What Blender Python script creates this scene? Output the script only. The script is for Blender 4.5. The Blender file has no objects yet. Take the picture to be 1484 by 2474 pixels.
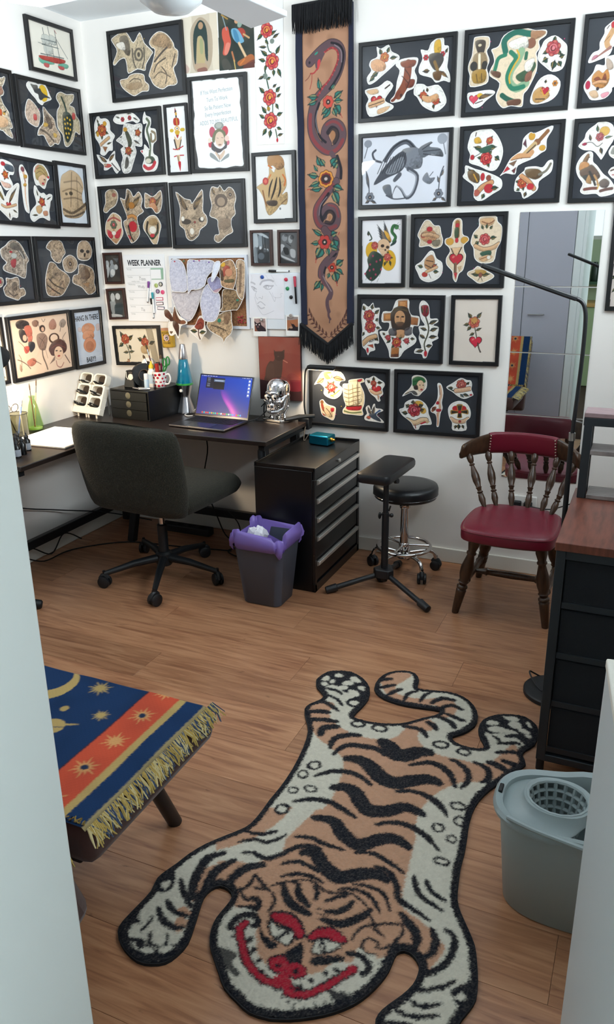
import bpy, bmesh, math, random
import numpy as np
from mathutils import Vector, Matrix
random.seed(7)
S = bpy.context.scene
COL = S.collection
PI = math.pi

# ------------------------------------------------------------------ camera, world, lights
cam = bpy.data.cameras.new('camera')
camo = bpy.data.objects.new('camera', cam)
COL.objects.link(camo)
S.camera = camo
cam.sensor_fit = 'VERTICAL'
cam.sensor_height = 36.0
cam.lens = 36.0 * 1875.585 / 2474.0
cam.clip_start = 0.02
_r = Vector((0.91579812, 0.40148101, -0.01126085))
_d = Vector((0.12053889, -0.30148383, -0.94582127))
_f = Vector((-0.38312424, 0.86482397, -0.3244924))
M = Matrix((_r, -_d, -_f)).transposed().to_4x4()
M.translation = Vector((2.81634842, -3.63197298, 1.53))
camo.matrix_world = M

S.view_settings.view_transform = 'Standard'
S.view_settings.look = 'None'
S.view_settings.gamma = 1.0
S.view_settings.use_curve_mapping = False
S.view_settings.exposure = 0.0
S.cycles.use_denoising = True
S.cycles.max_bounces = 10
S.cycles.diffuse_bounces = 5
S.cycles.transparent_max_bounces = 16
S.cycles.caustics_reflective = False
S.cycles.caustics_refractive = False
S.cycles.sample_clamp_indirect = 8.0

W = bpy.data.worlds.new('world')
S.world = W
W.use_nodes = True
_bg = W.node_tree.nodes['Background']
_bg.inputs[0].default_value = (0.80, 0.90, 1.0, 1)
_bg.inputs[1].default_value = 1.6

def area(name, loc, target, sx, sy, power, color, spread=180):
    l = bpy.data.lights.new(name, 'AREA')
    l.shape = 'RECTANGLE'; l.size = sx; l.size_y = sy
    l.energy = power; l.color = color; l.spread = math.radians(spread)
    o = bpy.data.objects.new(name, l); COL.objects.link(o)
    o.location = loc
    o.rotation_euler = (Vector(target) - Vector(loc)).to_track_quat('-Z', 'Y').to_euler()
    return o
# cool daylight from the window high in the right wall (outside the view, no opening modelled) and from the next room, set off its window to light the wardrobe side
area('window_daylight', (3.27, -1.25, 2.12), (0.6, -1.05, 2.9), 1.3, 0.7, 60, (0.84, 0.95, 1.0))
area('upper_left_fill', (0.75, -1.75, 1.95), (0.45, -1.3, 2.6), 0.35, 0.35, 24, (0.86, 0.955, 1.0))   # added fill, no lamp there: brightens the ceiling and upper left wall
area('next_room_daylight', (4.0, -4.5, 1.55), (2.25, -3.4, 1.1), 1.0, 1.2, 56, (0.80, 0.95, 1.0))

# ------------------------------------------------------------------ colours and materials
def lin(c):
    c = c / 255.0
    return c / 12.92 if c <= 0.04045 else ((c + 0.055) / 1.055) ** 2.4
def rgb(h):
    h = h.lstrip('#')
    if len(h) == 3: h = ''.join(x * 2 for x in h)
    return tuple(lin(int(h[i:i + 2], 16)) for i in (0, 2, 4))
MATS = {}
def mat(name, col='888888', rough=0.5, metal=0.0, noise=0.0, nscale=20.0, bump=0.0, bscale=60.0, stretch=(1, 1, 1), emit=0.0, spec=0.5, sheen=0.0, coat=0.0, dark=None):
    if name in MATS: return MATS[name]
    m = bpy.data.materials.new(name); m.use_nodes = True
    nt = m.node_tree; b = nt.nodes['Principled BSDF']
    c = rgb(col)
    b.inputs['Base Color'].default_value = (*c, 1)
    b.inputs['Roughness'].default_value = rough
    b.inputs['Metallic'].default_value = metal
    b.inputs['Specular IOR Level'].default_value = spec
    b.inputs['Sheen Weight'].default_value = sheen
    b.inputs['Coat Weight'].default_value = coat
    if emit:
        b.inputs['Emission Color'].default_value = (*c, 1)
        b.inputs['Emission Strength'].default_value = emit
    if noise or bump:
        tc = nt.nodes.new('ShaderNodeTexCoord'); mp = nt.nodes.new('ShaderNodeMapping')
        mp.inputs['Scale'].default_value = stretch
        nt.links.new(tc.outputs['Object'], mp.inputs[0])
    if noise:
        n = nt.nodes.new('ShaderNodeTexNoise'); n.inputs['Scale'].default_value = nscale; n.inputs['Detail'].default_value = 5
        r = nt.nodes.new('ShaderNodeValToRGB')
        d = rgb(dark) if dark else tuple(x * (1 - noise) for x in c)
        r.color_ramp.elements[0].position = 0.35; r.color_ramp.elements[0].color = (*d, 1)
        r.color_ramp.elements[1].position = 0.65; r.color_ramp.elements[1].color = (*c, 1)
        nt.links.new(mp.outputs[0], n.inputs['Vector']); nt.links.new(n.outputs[0], r.inputs[0])
        nt.links.new(r.outputs[0], b.inputs['Base Color'])
    if bump:
        n2 = nt.nodes.new('ShaderNodeTexNoise'); n2.inputs['Scale'].default_value = bscale; n2.inputs['Detail'].default_value = 4
        bp = nt.nodes.new('ShaderNodeBump'); bp.inputs['Strength'].default_value = bump; bp.inputs['Distance'].default_value = 0.004
        nt.links.new(mp.outputs[0], n2.inputs['Vector']); nt.links.new(n2.outputs[0], bp.inputs['Height'])
        nt.links.new(bp.outputs[0], b.inputs['Normal'])
    MATS[name] = m
    return m
def attr_mat(name, rough=0.7, emit=0.0, bump=0.0, spec=0.3):
    if name in MATS: return MATS[name]
    m = bpy.data.materials.new(name); m.use_nodes = True
    nt = m.node_tree; b = nt.nodes['Principled BSDF']
    a = nt.nodes.new('ShaderNodeAttribute'); a.attribute_name = 'Col'
    b.inputs['Roughness'].default_value = rough; b.inputs['Specular IOR Level'].default_value = spec
    if emit:
        b.inputs['Base Color'].default_value = (0, 0, 0, 1)
        nt.links.new(a.outputs['Color'], b.inputs['Emission Color']); b.inputs['Emission Strength'].default_value = emit
    else:
        nt.links.new(a.outputs['Color'], b.inputs['Base Color'])
    if bump:
        n2 = nt.nodes.new('ShaderNodeTexNoise'); n2.inputs['Scale'].default_value = 500; n2.inputs['Detail'].default_value = 2
        tc = nt.nodes.new('ShaderNodeTexCoord'); nt.links.new(tc.outputs['Object'], n2.inputs['Vector'])
        bp = nt.nodes.new('ShaderNodeBump'); bp.inputs['Strength'].default_value = bump; bp.inputs['Distance'].default_value = 0.002
        nt.links.new(n2.outputs[0], bp.inputs['Height']); nt.links.new(bp.outputs[0], b.inputs['Normal'])
    MATS[name] = m
    return m
def glass_mat(name, tint='ffffff', rough=0.02, refl=1.0):
    if name in MATS: return MATS[name]
    m = bpy.data.materials.new(name); m.use_nodes = True
    nt = m.node_tree; nt.nodes.clear()
    o = nt.nodes.new('ShaderNodeOutputMaterial'); mx = nt.nodes.new('ShaderNodeMixShader')
    t = nt.nodes.new('ShaderNodeBsdfTransparent'); g = nt.nodes.new('ShaderNodeBsdfGlossy'); f = nt.nodes.new('ShaderNodeFresnel')
    t.inputs[0].default_value = (*rgb(tint), 1); g.inputs['Roughness'].default_value = rough
    g.inputs[0].default_value = (refl, refl, refl, 1)
    f.inputs['IOR'].default_value = 1.45
    ge = nt.nodes.new('ShaderNodeNewGeometry'); ml = nt.nodes.new('ShaderNodeMath'); ml.operation = 'MULTIPLY'; sb = nt.nodes.new('ShaderNodeMath'); sb.operation = 'SUBTRACT'; sb.inputs[0].default_value = 1.0
    nt.links.new(ge.outputs['Backfacing'], sb.inputs[1]); nt.links.new(f.outputs[0], ml.inputs[0]); nt.links.new(sb.outputs[0], ml.inputs[1])   # the far face of a pane does not mirror again
    nt.links.new(ml.outputs[0], mx.inputs[0]); nt.links.new(t.outputs[0], mx.inputs[1]); nt.links.new(g.outputs[0], mx.inputs[2])
    nt.links.new(mx.outputs[0], o.inputs[0])
    MATS[name] = m
    return m

# ------------------------------------------------------------------ mesh helpers
def frame_of(d):
    d = Vector(d).normalized()
    a = Vector((0, 0, 1)) if abs(d.z) < 0.95 else Vector((1, 0, 0))
    u = d.cross(a).normalized(); v = d.cross(u).normalized()
    return u, v
def smooth_path(pts, n=6, closed=False):
    P = [Vector(p) for p in pts]; out = []; N = len(P)
    rng = range(N) if closed else range(N - 1)
    for i in rng:
        if closed: p0, p1, p2, p3 = P[i - 1], P[i], P[(i + 1) % N], P[(i + 2) % N]
        else: p0, p1, p2, p3 = P[max(i - 1, 0)], P[i], P[i + 1], P[min(i + 2, N - 1)]
        for k in range(n):
            t = k / n
            out.append(0.5 * ((2 * p1) + (p2 - p0) * t + (2 * p0 - 5 * p1 + 4 * p2 - p3) * t * t + (3 * p1 - p0 - 3 * p2 + p3) * t ** 3))
    if not closed: out.append(P[-1])
    return out
class MB:
    def __init__(s): s.v = []; s.f = []; s.m = []; s.cur = 0; s.X = None
    def xf(s, mtx): s.X = mtx; return s
    def mi(s, i): s.cur = i; return s
    def add(s, vs, fs):
        b = len(s.v)
        if s.X is not None: vs = [s.X @ Vector(v) for v in vs]
        s.v += [tuple(v) for v in vs]; s.f += [tuple(b + i for i in f) for f in fs]; s.m += [s.cur] * len(fs)
        return s
    def box(s, x0, y0, z0, x1, y1, z1):
        return s.add([(x0, y0, z0), (x1, y0, z0), (x1, y1, z0), (x0, y1, z0), (x0, y0, z1), (x1, y0, z1), (x1, y1, z1), (x0, y1, z1)],
                     [(0, 3, 2, 1), (4, 5, 6, 7), (0, 1, 5, 4), (1, 2, 6, 5), (2, 3, 7, 6), (3, 0, 4, 7)])
    def hexa(s, v8): return s.add(v8, [(0, 3, 2, 1), (4, 5, 6, 7), (0, 1, 5, 4), (1, 2, 6, 5), (2, 3, 7, 6), (3, 0, 4, 7)])
    def beam(s, p0, p1, w, h, up=(0, 0, 1)):
        p0, p1 = Vector(p0), Vector(p1); d = (p1 - p0).normalized(); u = Vector(up)
        a = d.cross(u).normalized() * (w / 2); b = a.cross(d).normalized() * (h / 2)
        return s.hexa([p0 - a - b, p0 + a - b, p1 + a - b, p1 - a - b, p0 - a + b, p0 + a + b, p1 + a + b, p1 - a + b])
    def tube(s, pts, r, n=10, cap=True, closed=False):
        P = [Vector(p) for p in pts]; N = len(P); R = r if isinstance(r, (list, tuple)) else [r] * N
        vs = []; u = None
        for i, p in enumerate(P):
            if closed: d = P[(i + 1) % N] - P[i - 1]
            else: d = P[min(i + 1, N - 1)] - P[max(i - 1, 0)]
            if d.length < 1e-9: d = Vector((0, 0, 1))
            d.normalize()
            if u is None: u, w = frame_of(d)
            else:
                u = (u - d * u.dot(d))
                if u.length < 1e-6: u, w = frame_of(d)
                u.normalize()
            w = d.cross(u)
            for k in range(n):
                a = 2 * PI * k / n
                vs.append(p + (u * math.cos(a) + w * math.sin(a)) * R[i])
        fs = []
        for i in range(N if closed else N - 1):
            j = (i + 1) % N
            for k in range(n): fs.append((i * n + k, i * n + (k + 1) % n, j * n + (k + 1) % n, j * n + k))
        if cap and not closed:
            fs.append(tuple(range(n))[::-1]); fs.append(tuple((N - 1) * n + k for k in range(n)))
        return s.add(vs, fs)
    def cyl(s, p0, p1, r0, r1=None, n=16): return s.tube([p0, p1], [r0, r0 if r1 is None else r1], n)
    def lathe(s, prof, at=(0, 0, 0), n=24, axis=None, sx=1.0, sy=1.0):
        vs = []; at = Vector(at)
        for r, z in prof:
            for k in range(n):
                a = 2 * PI * k / n; p = Vector((r * math.cos(a) * sx, r * math.sin(a) * sy, z))
                if axis is not None:
                    u, w = frame_of(axis); p = u * p.x + w * p.y + Vector(axis).normalized() * p.z
                vs.append(at + p)
        fs = []
        for i in range(len(prof) - 1):
            for k in range(n): fs.append((i * n + k, i * n + (k + 1) % n, (i + 1) * n + (k + 1) % n, (i + 1) * n + k))
        if prof[0][0] > 1e-6: fs.append(tuple(range(n))[::-1])
        if prof[-1][0] > 1e-6: fs.append(tuple((len(prof) - 1) * n + k for k in range(n)))
        return s.add(vs, fs)
    def sphere(s, c, r, n=16, m=10, sx=1, sy=1, sz=1):
        return s.lathe([(max(r * math.sin(PI * i / m), 1e-7) * 1.0, -r * sz * math.cos(PI * i / m)) for i in range(m + 1)], c, n, None, sx, sy)
    def prism(s, poly, z0, z1, tr=None):
        n = len(poly); vs = [(x, y, z0) for x, y in poly] + [(x, y, z1) for x, y in poly]
        if tr: vs = [tr(*v) for v in vs]
        fs = [tuple(range(n))[::-1], tuple(range(n, 2 * n))] + [(i, (i + 1) % n, n + (i + 1) % n, n + i) for i in range(n)]
        return s.add(vs, fs)
    def loft(s, rings, cap=True, closed=True):
        n = len(rings[0]); vs = [p for r in rings for p in r]; fs = []
        for i in range(len(rings) - 1):
            for k in range(n if closed else n - 1): fs.append((i * n + k, i * n + (k + 1) % n, (i + 1) * n + (k + 1) % n, (i + 1) * n + k))
        if cap: fs.append(tuple(range(n))[::-1]); fs.append(tuple((len(rings) - 1) * n + k for k in range(n)))
        return s.add(vs, fs)
    def build(s, name, mats, parent=None, smooth=False, bevel=0.0, seg=2, sub=0, ang=40):
        me = bpy.data.meshes.new(name)
        off = root_loc(parent) if parent is not None else Vector((0, 0, 0))
        me.from_pydata([tuple(Vector(v) - off) for v in s.v], [], s.f)
        for m in (mats if isinstance(mats, (list, tuple)) else [mats]): me.materials.append(m)
        me.polygons.foreach_set('material_index', s.m)
        bm = bmesh.new(); bm.from_mesh(me)
        bmesh.ops.remove_doubles(bm, verts=bm.verts, dist=1e-6)
        bmesh.ops.recalc_face_normals(bm, faces=bm.faces)
        bm.to_mesh(me); bm.free()
        o = bpy.data.objects.new(name, me); COL.objects.link(o)
        if parent is not None: o.parent = parent
        if bevel:
            b = o.modifiers.new('bevel', 'BEVEL'); b.width = bevel; b.segments = seg; b.limit_method = 'ANGLE'; b.angle_limit = math.radians(ang)
        if sub:
            u = o.modifiers.new('sub', 'SUBSURF'); u.levels = sub; u.render_levels = sub
        if smooth or bevel or sub:
            me.polygons.foreach_set('use_smooth', [True] * len(me.polygons))
            if not sub: me.set_sharp_from_angle(angle=math.radians(ang))
        me.update()
        return o
def root_loc(o):
    while o.parent is not None: o = o.parent
    return Vector(o.location)
def tag(o, label, cat, group=None):
    o['label'] = label; o['category'] = cat
    if group: o['group'] = group
    return o
def thing(name, label, cat, loc, group=None):
    o = bpy.data.objects.new(name, None); COL.objects.link(o); o.location = loc; o.empty_display_size = 0.05
    return tag(o, label, cat, group)
def struct(o): o['kind'] = 'structure'; return o
def dup(root, loc, label=None):
    r = root.copy(); COL.objects.link(r); r.location = loc
    if label: r['label'] = label
    for ch in list(root.children):
        c = ch.copy(); COL.objects.link(c); c.parent = r
        for g in ch.children:
            d = g.copy(); COL.objects.link(d); d.parent = c
    return r
def rotz(a, c): return Matrix.Translation(c) @ Matrix.Rotation(a, 4, 'Z') @ Matrix.Translation(-Vector(c))
def wire(name, pts, r, m, label, cat='cable', group=None, parent=None, n=6, sm=6):
    o = MB().tube(smooth_path(pts, sm), r, n).build(name, m, parent, smooth=True)
    if parent is None: tag(o, label, cat, group)
    return o
def text_obj(name, s, size, m, parent, mtx, xs=1.0, bold=0.0, align='CENTER'):
    cu = bpy.data.curves.new(name, 'FONT'); cu.body = s; cu.size = size; cu.align_x = align; cu.align_y = 'CENTER'; cu.offset = bold; cu.resolution_u = 3
    t = bpy.data.objects.new(name + '_c', cu); COL.objects.link(t)
    me = bpy.data.meshes.new_from_object(t.evaluated_get(bpy.context.evaluated_depsgraph_get()))
    bpy.data.objects.remove(t); bpy.data.curves.remove(cu)
    me.transform(mtx @ Matrix.Diagonal((xs, 1, 1, 1)))
    if parent is not None: me.transform(Matrix.Translation(-root_loc(parent)))
    me.materials.clear(); me.materials.append(m); me.name = name
    o = bpy.data.objects.new(name, me); COL.objects.link(o)
    if parent is not None: o.parent = parent
    return o
def wallM(x, z, off=0.0, rot=0.0):      # local XY -> upright on the back wall, facing the room
    return Matrix.Translation((x, -off, z)) @ Matrix.Rotation(PI / 2, 4, 'X') @ Matrix.Rotation(rot, 4, 'Z')
def wallL(y, z, off=0.0, rot=0.0):      # the same for the left wall
    return Matrix.Translation((off, y, z)) @ Matrix.Rotation(PI / 2, 4, 'Z') @ Matrix.Rotation(PI / 2, 4, 'X') @ Matrix.Rotation(rot, 4, 'Z')
# ------------------------------------------------------------------ painter: flat print drawn on a fine grid of coloured vertices
def cr2(pts, n=5, closed=True): return [(p.x, p.y) for p in smooth_path([(x, y, 0) for x, y in pts], n, closed)]
def vnoise(X, Y, sc, seed):
    rs = np.random.RandomState(seed); L = rs.rand(64, 64)
    x = X / sc; y = Y / sc; xi = np.floor(x).astype(int); yi = np.floor(y).astype(int)
    fx = x - xi; fy = y - yi; fx = fx * fx * (3 - 2 * fx); fy = fy * fy * (3 - 2 * fy)
    g = lambda a, b: L[a % 64, b % 64]
    return (g(xi, yi) * (1 - fx) + g(xi + 1, yi) * fx) * (1 - fy) + (g(xi, yi + 1) * (1 - fx) + g(xi + 1, yi + 1) * fx) * fy
def inside(X, Y, poly):
    r = np.zeros(X.shape, bool); n = len(poly)
    for i in range(n):
        x0, y0 = poly[i]; x1, y1 = poly[(i + 1) % n]
        if y0 == y1: continue
        c = ((y0 > Y) != (y1 > Y)) & (X < (x1 - x0) * (Y - y0) / (y1 - y0) + x0)
        r ^= c
    return r
def segdist(X, Y, pts, closed=False):
    """distance to a polyline and the running parameter (0..1) of the nearest point"""
    D = np.full(X.shape, 1e9); T = np.zeros(X.shape); n = len(pts); m = n if closed else n - 1
    for i in range(m):
        x0, y0 = pts[i]; x1, y1 = pts[(i + 1) % n]; dx, dy = x1 - x0, y1 - y0; L = dx * dx + dy * dy + 1e-12
        t = np.clip(((X - x0) * dx + (Y - y0) * dy) / L, 0, 1)
        d = np.hypot(X - x0 - t * dx, Y - y0 - t * dy); k = d < D
        D = np.where(k, d, D); T = np.where(k, (i + t) / m, T)
    return D, T
class Canvas:
    """units are millimetres; x to the right, y up"""
    def __init__(s, x0, y0, x1, y1, res, bg, ss=2, fuzz=0.0):
        s.x0, s.y0, s.res, s.ss = x0, y0, res, ss
        s.nx = max(2, int(round((x1 - x0) / res)) + 1); s.ny = max(2, int(round((y1 - y0) / res)) + 1)
        g = res / ss
        xs = x0 + (np.arange(s.nx * ss) - (ss - 1) / 2) * g; ys = y0 + (np.arange(s.ny * ss) - (ss - 1) / 2) * g
        s.X, s.Y = np.meshgrid(xs, ys); s.g = g
        s.Xf, s.Yf = s.X, s.Y
        if fuzz:
            rs = np.random.RandomState(5)
            s.Xf = s.X + fuzz * (rs.rand(*s.X.shape) - .5) * 2 + fuzz * .7 * (vnoise(s.X, s.Y, fuzz * 1.7, 3) - .5) * 2
            s.Yf = s.Y + fuzz * (rs.rand(*s.X.shape) - .5) * 2 + fuzz * .7 * (vnoise(s.X, s.Y, fuzz * 1.7, 4) - .5) * 2
        s.C = np.zeros(s.X.shape + (3,)); s.C[:] = np.array(rgb(bg))
        s.mask = None; s.ink = False
    def win(s, a, b, c, d):
        i0 = int(np.clip((a - s.X[0, 0]) / s.g - 1, 0, s.X.shape[1])); i1 = int(np.clip((c - s.X[0, 0]) / s.g + 2, 0, s.X.shape[1]))
        j0 = int(np.clip((b - s.Y[0, 0]) / s.g - 1, 0, s.X.shape[0])); j1 = int(np.clip((d - s.Y[0, 0]) / s.g + 2, 0, s.X.shape[0]))
        return (slice(j0, j1), slice(i0, i1)) if i1 > i0 and j1 > j0 else None
    def put(s, w, a, col):
        c = np.array(rgb(col)) if isinstance(col, str) else np.array(col)
        if s.mask is not None: a = a * s.mask[w]
        s.C[w] = s.C[w] * (1 - a[..., None]) + c * a[..., None]
    def fill(s, pts, col, al=1.0, sm=True):
        P = cr2(pts, 4) if sm and len(pts) > 3 else pts
        if s.ink: s.edge(P, al)
        xs = [p[0] for p in P]; ys = [p[1] for p in P]; e = s.res * 3
        w = s.win(min(xs) - e, min(ys) - e, max(xs) + e, max(ys) + e)
        if not w: return
        I = inside(s.Xf[w], s.Yf[w], P); s.put(w, I * al, col)
        if s.ink:       # black whip shading worked in from one side, as in tattoo flash
            X, Y = s.X[w], s.Y[w]; g = ((X - min(xs)) / (max(xs) - min(xs) + 1e-6) * .55 + (max(ys) - Y) / (max(ys) - min(ys) + 1e-6) * .75)
            s.put(w, I * al * np.clip(g + .6 * (vnoise(X * .35 + Y, Y * .35 - X, 5, 21) - .5) - .72, 0, .62), '1c1512'); s.put(w, I * al * np.clip(.42 - g, 0, 1) * .45, 'f4e6cc')
    def edge(s, P, al=1.0):
        s.line([tuple(p) for p in P], 1.9, '1d1613', .8 * al, 0, False, True)
    def line(s, pts, wd, col, al=1.0, taper=0, sm=True, closed=False, soft=0.0):
        P = cr2(pts, 4, closed) if sm and len(pts) > 2 else pts
        e = wd + s.res * 3; xs = [p[0] for p in P]; ys = [p[1] for p in P]
        w = s.win(min(xs) - e, min(ys) - e, max(xs) + e, max(ys) + e)
        if not w: return
        D, T = segdist(s.Xf[w], s.Yf[w], P, closed)
        h = wd / 2 * (np.ones_like(T) if not taper else (np.sin(np.clip(T, 0.0, 1) * PI) ** (.6 if taper == 1 else .33) if taper != 2 else (1 - T) ** 0.7))
        a = np.clip((h - D) / max(soft, s.g) + 0.5, 0, 1) * (h > 0)
        s.put(w, a * al, col)
    def ell(s, cx, cy, rx, ry, col, al=1.0, ang=0.0, soft=0.0):
        R = max(rx, ry) + s.res * 2; w = s.win(cx - R, cy - R, cx + R, cy + R)
        if not w: return
        X = s.Xf[w] - cx; Y = s.Yf[w] - cy; c, n = math.cos(ang), math.sin(ang)
        r = np.hypot((X * c + Y * n) / rx, (-X * n + Y * c) / ry)
        a = (r < 1) * 1.0 if not soft else np.clip((1 - r) / soft, 0, 1)
        s.put(w, a * al, col)
    def leaf(s, x0, y0, x1, y1, wd, col='2f5240', out='1b1f1c'):
        dx, dy = x1 - x0, y1 - y0; L = math.hypot(dx, dy) + 1e-6; nx, ny = -dy / L * wd, dx / L * wd
        P = [(x0, y0), (x0 + dx * .3 + nx * .9, y0 + dy * .3 + ny * .9), (x0 + dx * .6 + nx * .8, y0 + dy * .6 + ny * .8), (x1, y1), (x0 + dx * .6 - nx * .8, y0 + dy * .6 - ny * .8), (x0 + dx * .3 - nx * .9, y0 + dy * .3 - ny * .9)]
        s.fill(P, out, 1, False); Q = [(x0 + dx * .5 + (a - x0 - dx * .5) * .8, y0 + dy * .5 + (b - y0 - dy * .5) * .78) for a, b in P]
        s.fill(Q, col, 1, False); s.line([(x0, y0), (x1, y1)], wd * .35, out, .8, 0, False)
        s.line([(x0 + dx * .2 - nx * .4, y0 + dy * .2 - ny * .4), (x0 + dx * .7 - nx * .35, y0 + dy * .7 - ny * .35)], wd * .3, 'd9a441', .35, 0, False)
    def rose(s, cx, cy, r, col='b5382e', core='d9973a', leaves=5, lc='2f5240', out='2a1512'):
        for i in range(leaves):
            a = 2 * PI * i / leaves + 0.5 + (cx * 0.37) % 1
            s.leaf(cx + math.cos(a) * r * .75, cy + math.sin(a) * r * .75, cx + math.cos(a) * r * 1.65, cy + math.sin(a) * r * 1.65, r * .33, lc)
        for i in range(6):
            a = 2 * PI * i / 6 + 0.3; s.ell(cx + math.cos(a) * r * .62, cy + math.sin(a) * r * .62, r * .52, r * .52, out)
            s.ell(cx + math.cos(a) * r * .60, cy + math.sin(a) * r * .60, r * .47, r * .47, col); s.ell(cx + math.cos(a) * r * .92, cy + math.sin(a) * r * .92, r * .16, r * .16, 'e2a07a', .35)
        s.ell(cx, cy, r * .68, r * .68, out, .55); s.ell(cx, cy, r * .62, r * .62, col)
        for k in range(3):
            rr = r * (.5 - .15 * k); a0 = k * 2.1
            s.line([(cx + math.cos(a0 + t) * rr, cy + math.sin(a0 + t) * rr) for t in (0, .8, 1.6, 2.4, 3.2, 4.0)], r * .13, core if k != 1 else out, .85)
        s.ell(cx, cy, r * .16, r * .16, core)
    def heart(s, cx, cy, r, col='b8202c', out='2a1512', ang=0.0):
        P = []
        for i in range(28):
            t = 2 * PI * i / 28; x = 16 * math.sin(t) ** 3 / 17; y = (13 * math.cos(t) - 5 * math.cos(2 * t) - 2 * math.cos(3 * t) - math.cos(4 * t)) / 17
            P.append((x * math.cos(ang) - y * math.sin(ang), x * math.sin(ang) + y * math.cos(ang)))
        s.fill([(cx + x * r * 1.1, cy + y * r * 1.1) for x, y in P], out, 1, False); s.fill([(cx + x * r * .97, cy + y * r * .97) for x, y in P], col, 1, False)
        s.ell(cx - r * .4, cy + r * .3, r * .22, r * .14, 'e08a7a', .7, .6)
    def banner(s, pts, wd, col='d8ae84', out='2a1a14'):
        s.line(pts, wd * 1.25, out); s.line(pts, wd, col); s.line([(x, y - wd * .28) for x, y in pts], wd * .22, '9a6a48', .5)
    def flower(s, cx, cy, r, col='b8372f', core='3a1d1a', n=6):
        for i in range(n):
            a = 2 * PI * i / n; s.ell(cx + math.cos(a) * r * .62, cy + math.sin(a) * r * .62, r * .42, r * .42, '3a1412')
        for i in range(n):
            a = 2 * PI * i / n; s.ell(cx + math.cos(a) * r * .60, cy + math.sin(a) * r * .60, r * .37, r * .37, col)
        s.ell(cx, cy, r * .42, r * .42, core); s.ell(cx, cy, r * .14, r * .14, 'cbb8a8')
    def wing(s, x0, y0, x1, y1, wd, col='7a5a3c', out='1e1714', n=5):
        dx, dy = x1 - x0, y1 - y0; L = math.hypot(dx, dy) + 1e-6; nx, ny = -dy / L * wd, dx / L * wd
        for i in range(n):
            f = 1 - i / n * .55; o = (i / n - .3)
            s.leaf(x0 + nx * o * .6, y0 + ny * o * .6, x0 + dx * f + nx * o * 1.6, y0 + dy * f + ny * o * 1.6, wd * .42, col, out)
    def face(s, cx, cy, r, skin='e2bd98', hair='2a1d18', ang=0.0):
        s.ell(cx, cy + r * .25, r * 1.05, r * 1.15, hair); s.ell(cx, cy - r * .1, r * .72, r * .95, skin)
        for k in (-1, 1):
            s.line([(cx + k * r * .5, cy + r * .12), (cx + k * r * .15, cy + r * .1)], r * .12, '231a18'); s.line([(cx + k * r * .55, cy + r * .35), (cx + k * r * .15, cy + r * .36)], r * .08, '3a2a22')
        s.line([(cx, cy), (cx + r * .08, cy - r * .3)], r * .07, '7a5040'); s.ell(cx, cy - r * .55, r * .2, r * .09, 'a8262c')
    def sepia(s, sc, seed, dark='2e2119', amt=.75, tan='cdaf8c', var=.5):
        """ink-and-wash look: ridged noise gives the drawn contours, low noise the washes"""
        w = (slice(None), slice(None)); X, Y = s.X, s.Y
        n = vnoise(X, Y, sc, seed); n2 = vnoise(X + 3.1 * n * sc, Y + 2 * n * sc, sc * .55, seed + 1)
        s.put(w, np.clip(n * 1.6 - .5, 0, 1) * var, dark)
        r = 1 - np.abs(n2 - .5) * 2; s.put(w, np.clip((r - .72) * 4.5, 0, 1) * amt, dark)
        n3 = vnoise(X, Y, sc * .25, seed + 2); s.put(w, np.clip(n3 * 2 - 1.15, 0, 1) * amt * .8, dark)
    def ops(s, L, inky=False):
        s.inky = inky
        for o in L:
            k = o[0]; a = o[1:]
            s.ink = k == 'f' and s.inky
            if k == 'f': s.fill(a[1], a[0], *(a[2:]))
            elif k == 'l': s.line(a[2], a[1], a[0], *(a[3:]))
            elif k == 'e':
                if s.inky and a[3] > 5: s.ell(a[1], a[2], a[3] + 1, a[4] + 1, '1d1613', .75 * (a[5] if len(a) > 5 else 1), *(a[6:7]))
                s.ell(a[1], a[2], a[3], a[4], a[0], *(a[5:]))
            elif k == 'R': s.rose(*a)
            elif k == 'H': s.heart(*a)
            elif k == 'L': s.leaf(*a)
            elif k == 'B': s.banner(a[1], a[0], *(a[2:]))
            elif k == 'W': s.wing(*a)
            elif k == 'F': s.flower(*a)
            elif k == 'C': s.face(*a)
            elif k == 'S': s.sepia(*a)
        s.ink = False
    def mesh(s, name, m, parent, T, keep=None, height=None):
        """T(x_mm, y_mm, h) -> world; keep: bool mask per vertex; height: per-vertex relief"""
        ss = s.ss; C = s.C.reshape(s.ny, ss, s.nx, ss, 3).mean(axis=(1, 3))
        gx, gy = np.meshgrid(s.x0 + np.arange(s.nx) * s.res, s.y0 + np.arange(s.ny) * s.res)
        h = height if height is not None else np.zeros_like(gx)
        V = T(gx, gy, h).reshape(-1, 3)
        idx = np.arange(s.nx * s.ny).reshape(s.ny, s.nx)
        q = np.stack([idx[:-1, :-1], idx[:-1, 1:], idx[1:, 1:], idx[1:, :-1]], -1).reshape(-1, 4)
        if keep is not None:
            k = keep.reshape(-1); q = q[k[q].all(axis=1)]
            used = np.zeros(len(V), bool); used[q.reshape(-1)] = True
            new = np.cumsum(used) - 1; V = V[used]; q = new[q]; Cc = C.reshape(-1, 3)[used]
        else: Cc = C.reshape(-1, 3)
        if parent is not None: V = V - np.array(root_loc(parent))
        me = bpy.data.meshes.new(name)
        me.vertices.add(len(V)); me.vertices.foreach_set('co', V.astype(np.float32).reshape(-1))
        me.loops.add(len(q) * 4); me.loops.foreach_set('vertex_index', q.astype(np.int32).reshape(-1))
        me.polygons.add(len(q)); me.polygons.foreach_set('loop_start', np.arange(len(q), dtype=np.int32) * 4)
        me.polygons.foreach_set('use_smooth', np.ones(len(q), bool))
        me.update(calc_edges=True)
        at = me.color_attributes.new('Col', 'FLOAT_COLOR', 'POINT')
        at.data.foreach_set('color', np.concatenate([Cc, np.ones((len(Cc), 1))], 1).astype(np.float32).reshape(-1))
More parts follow.
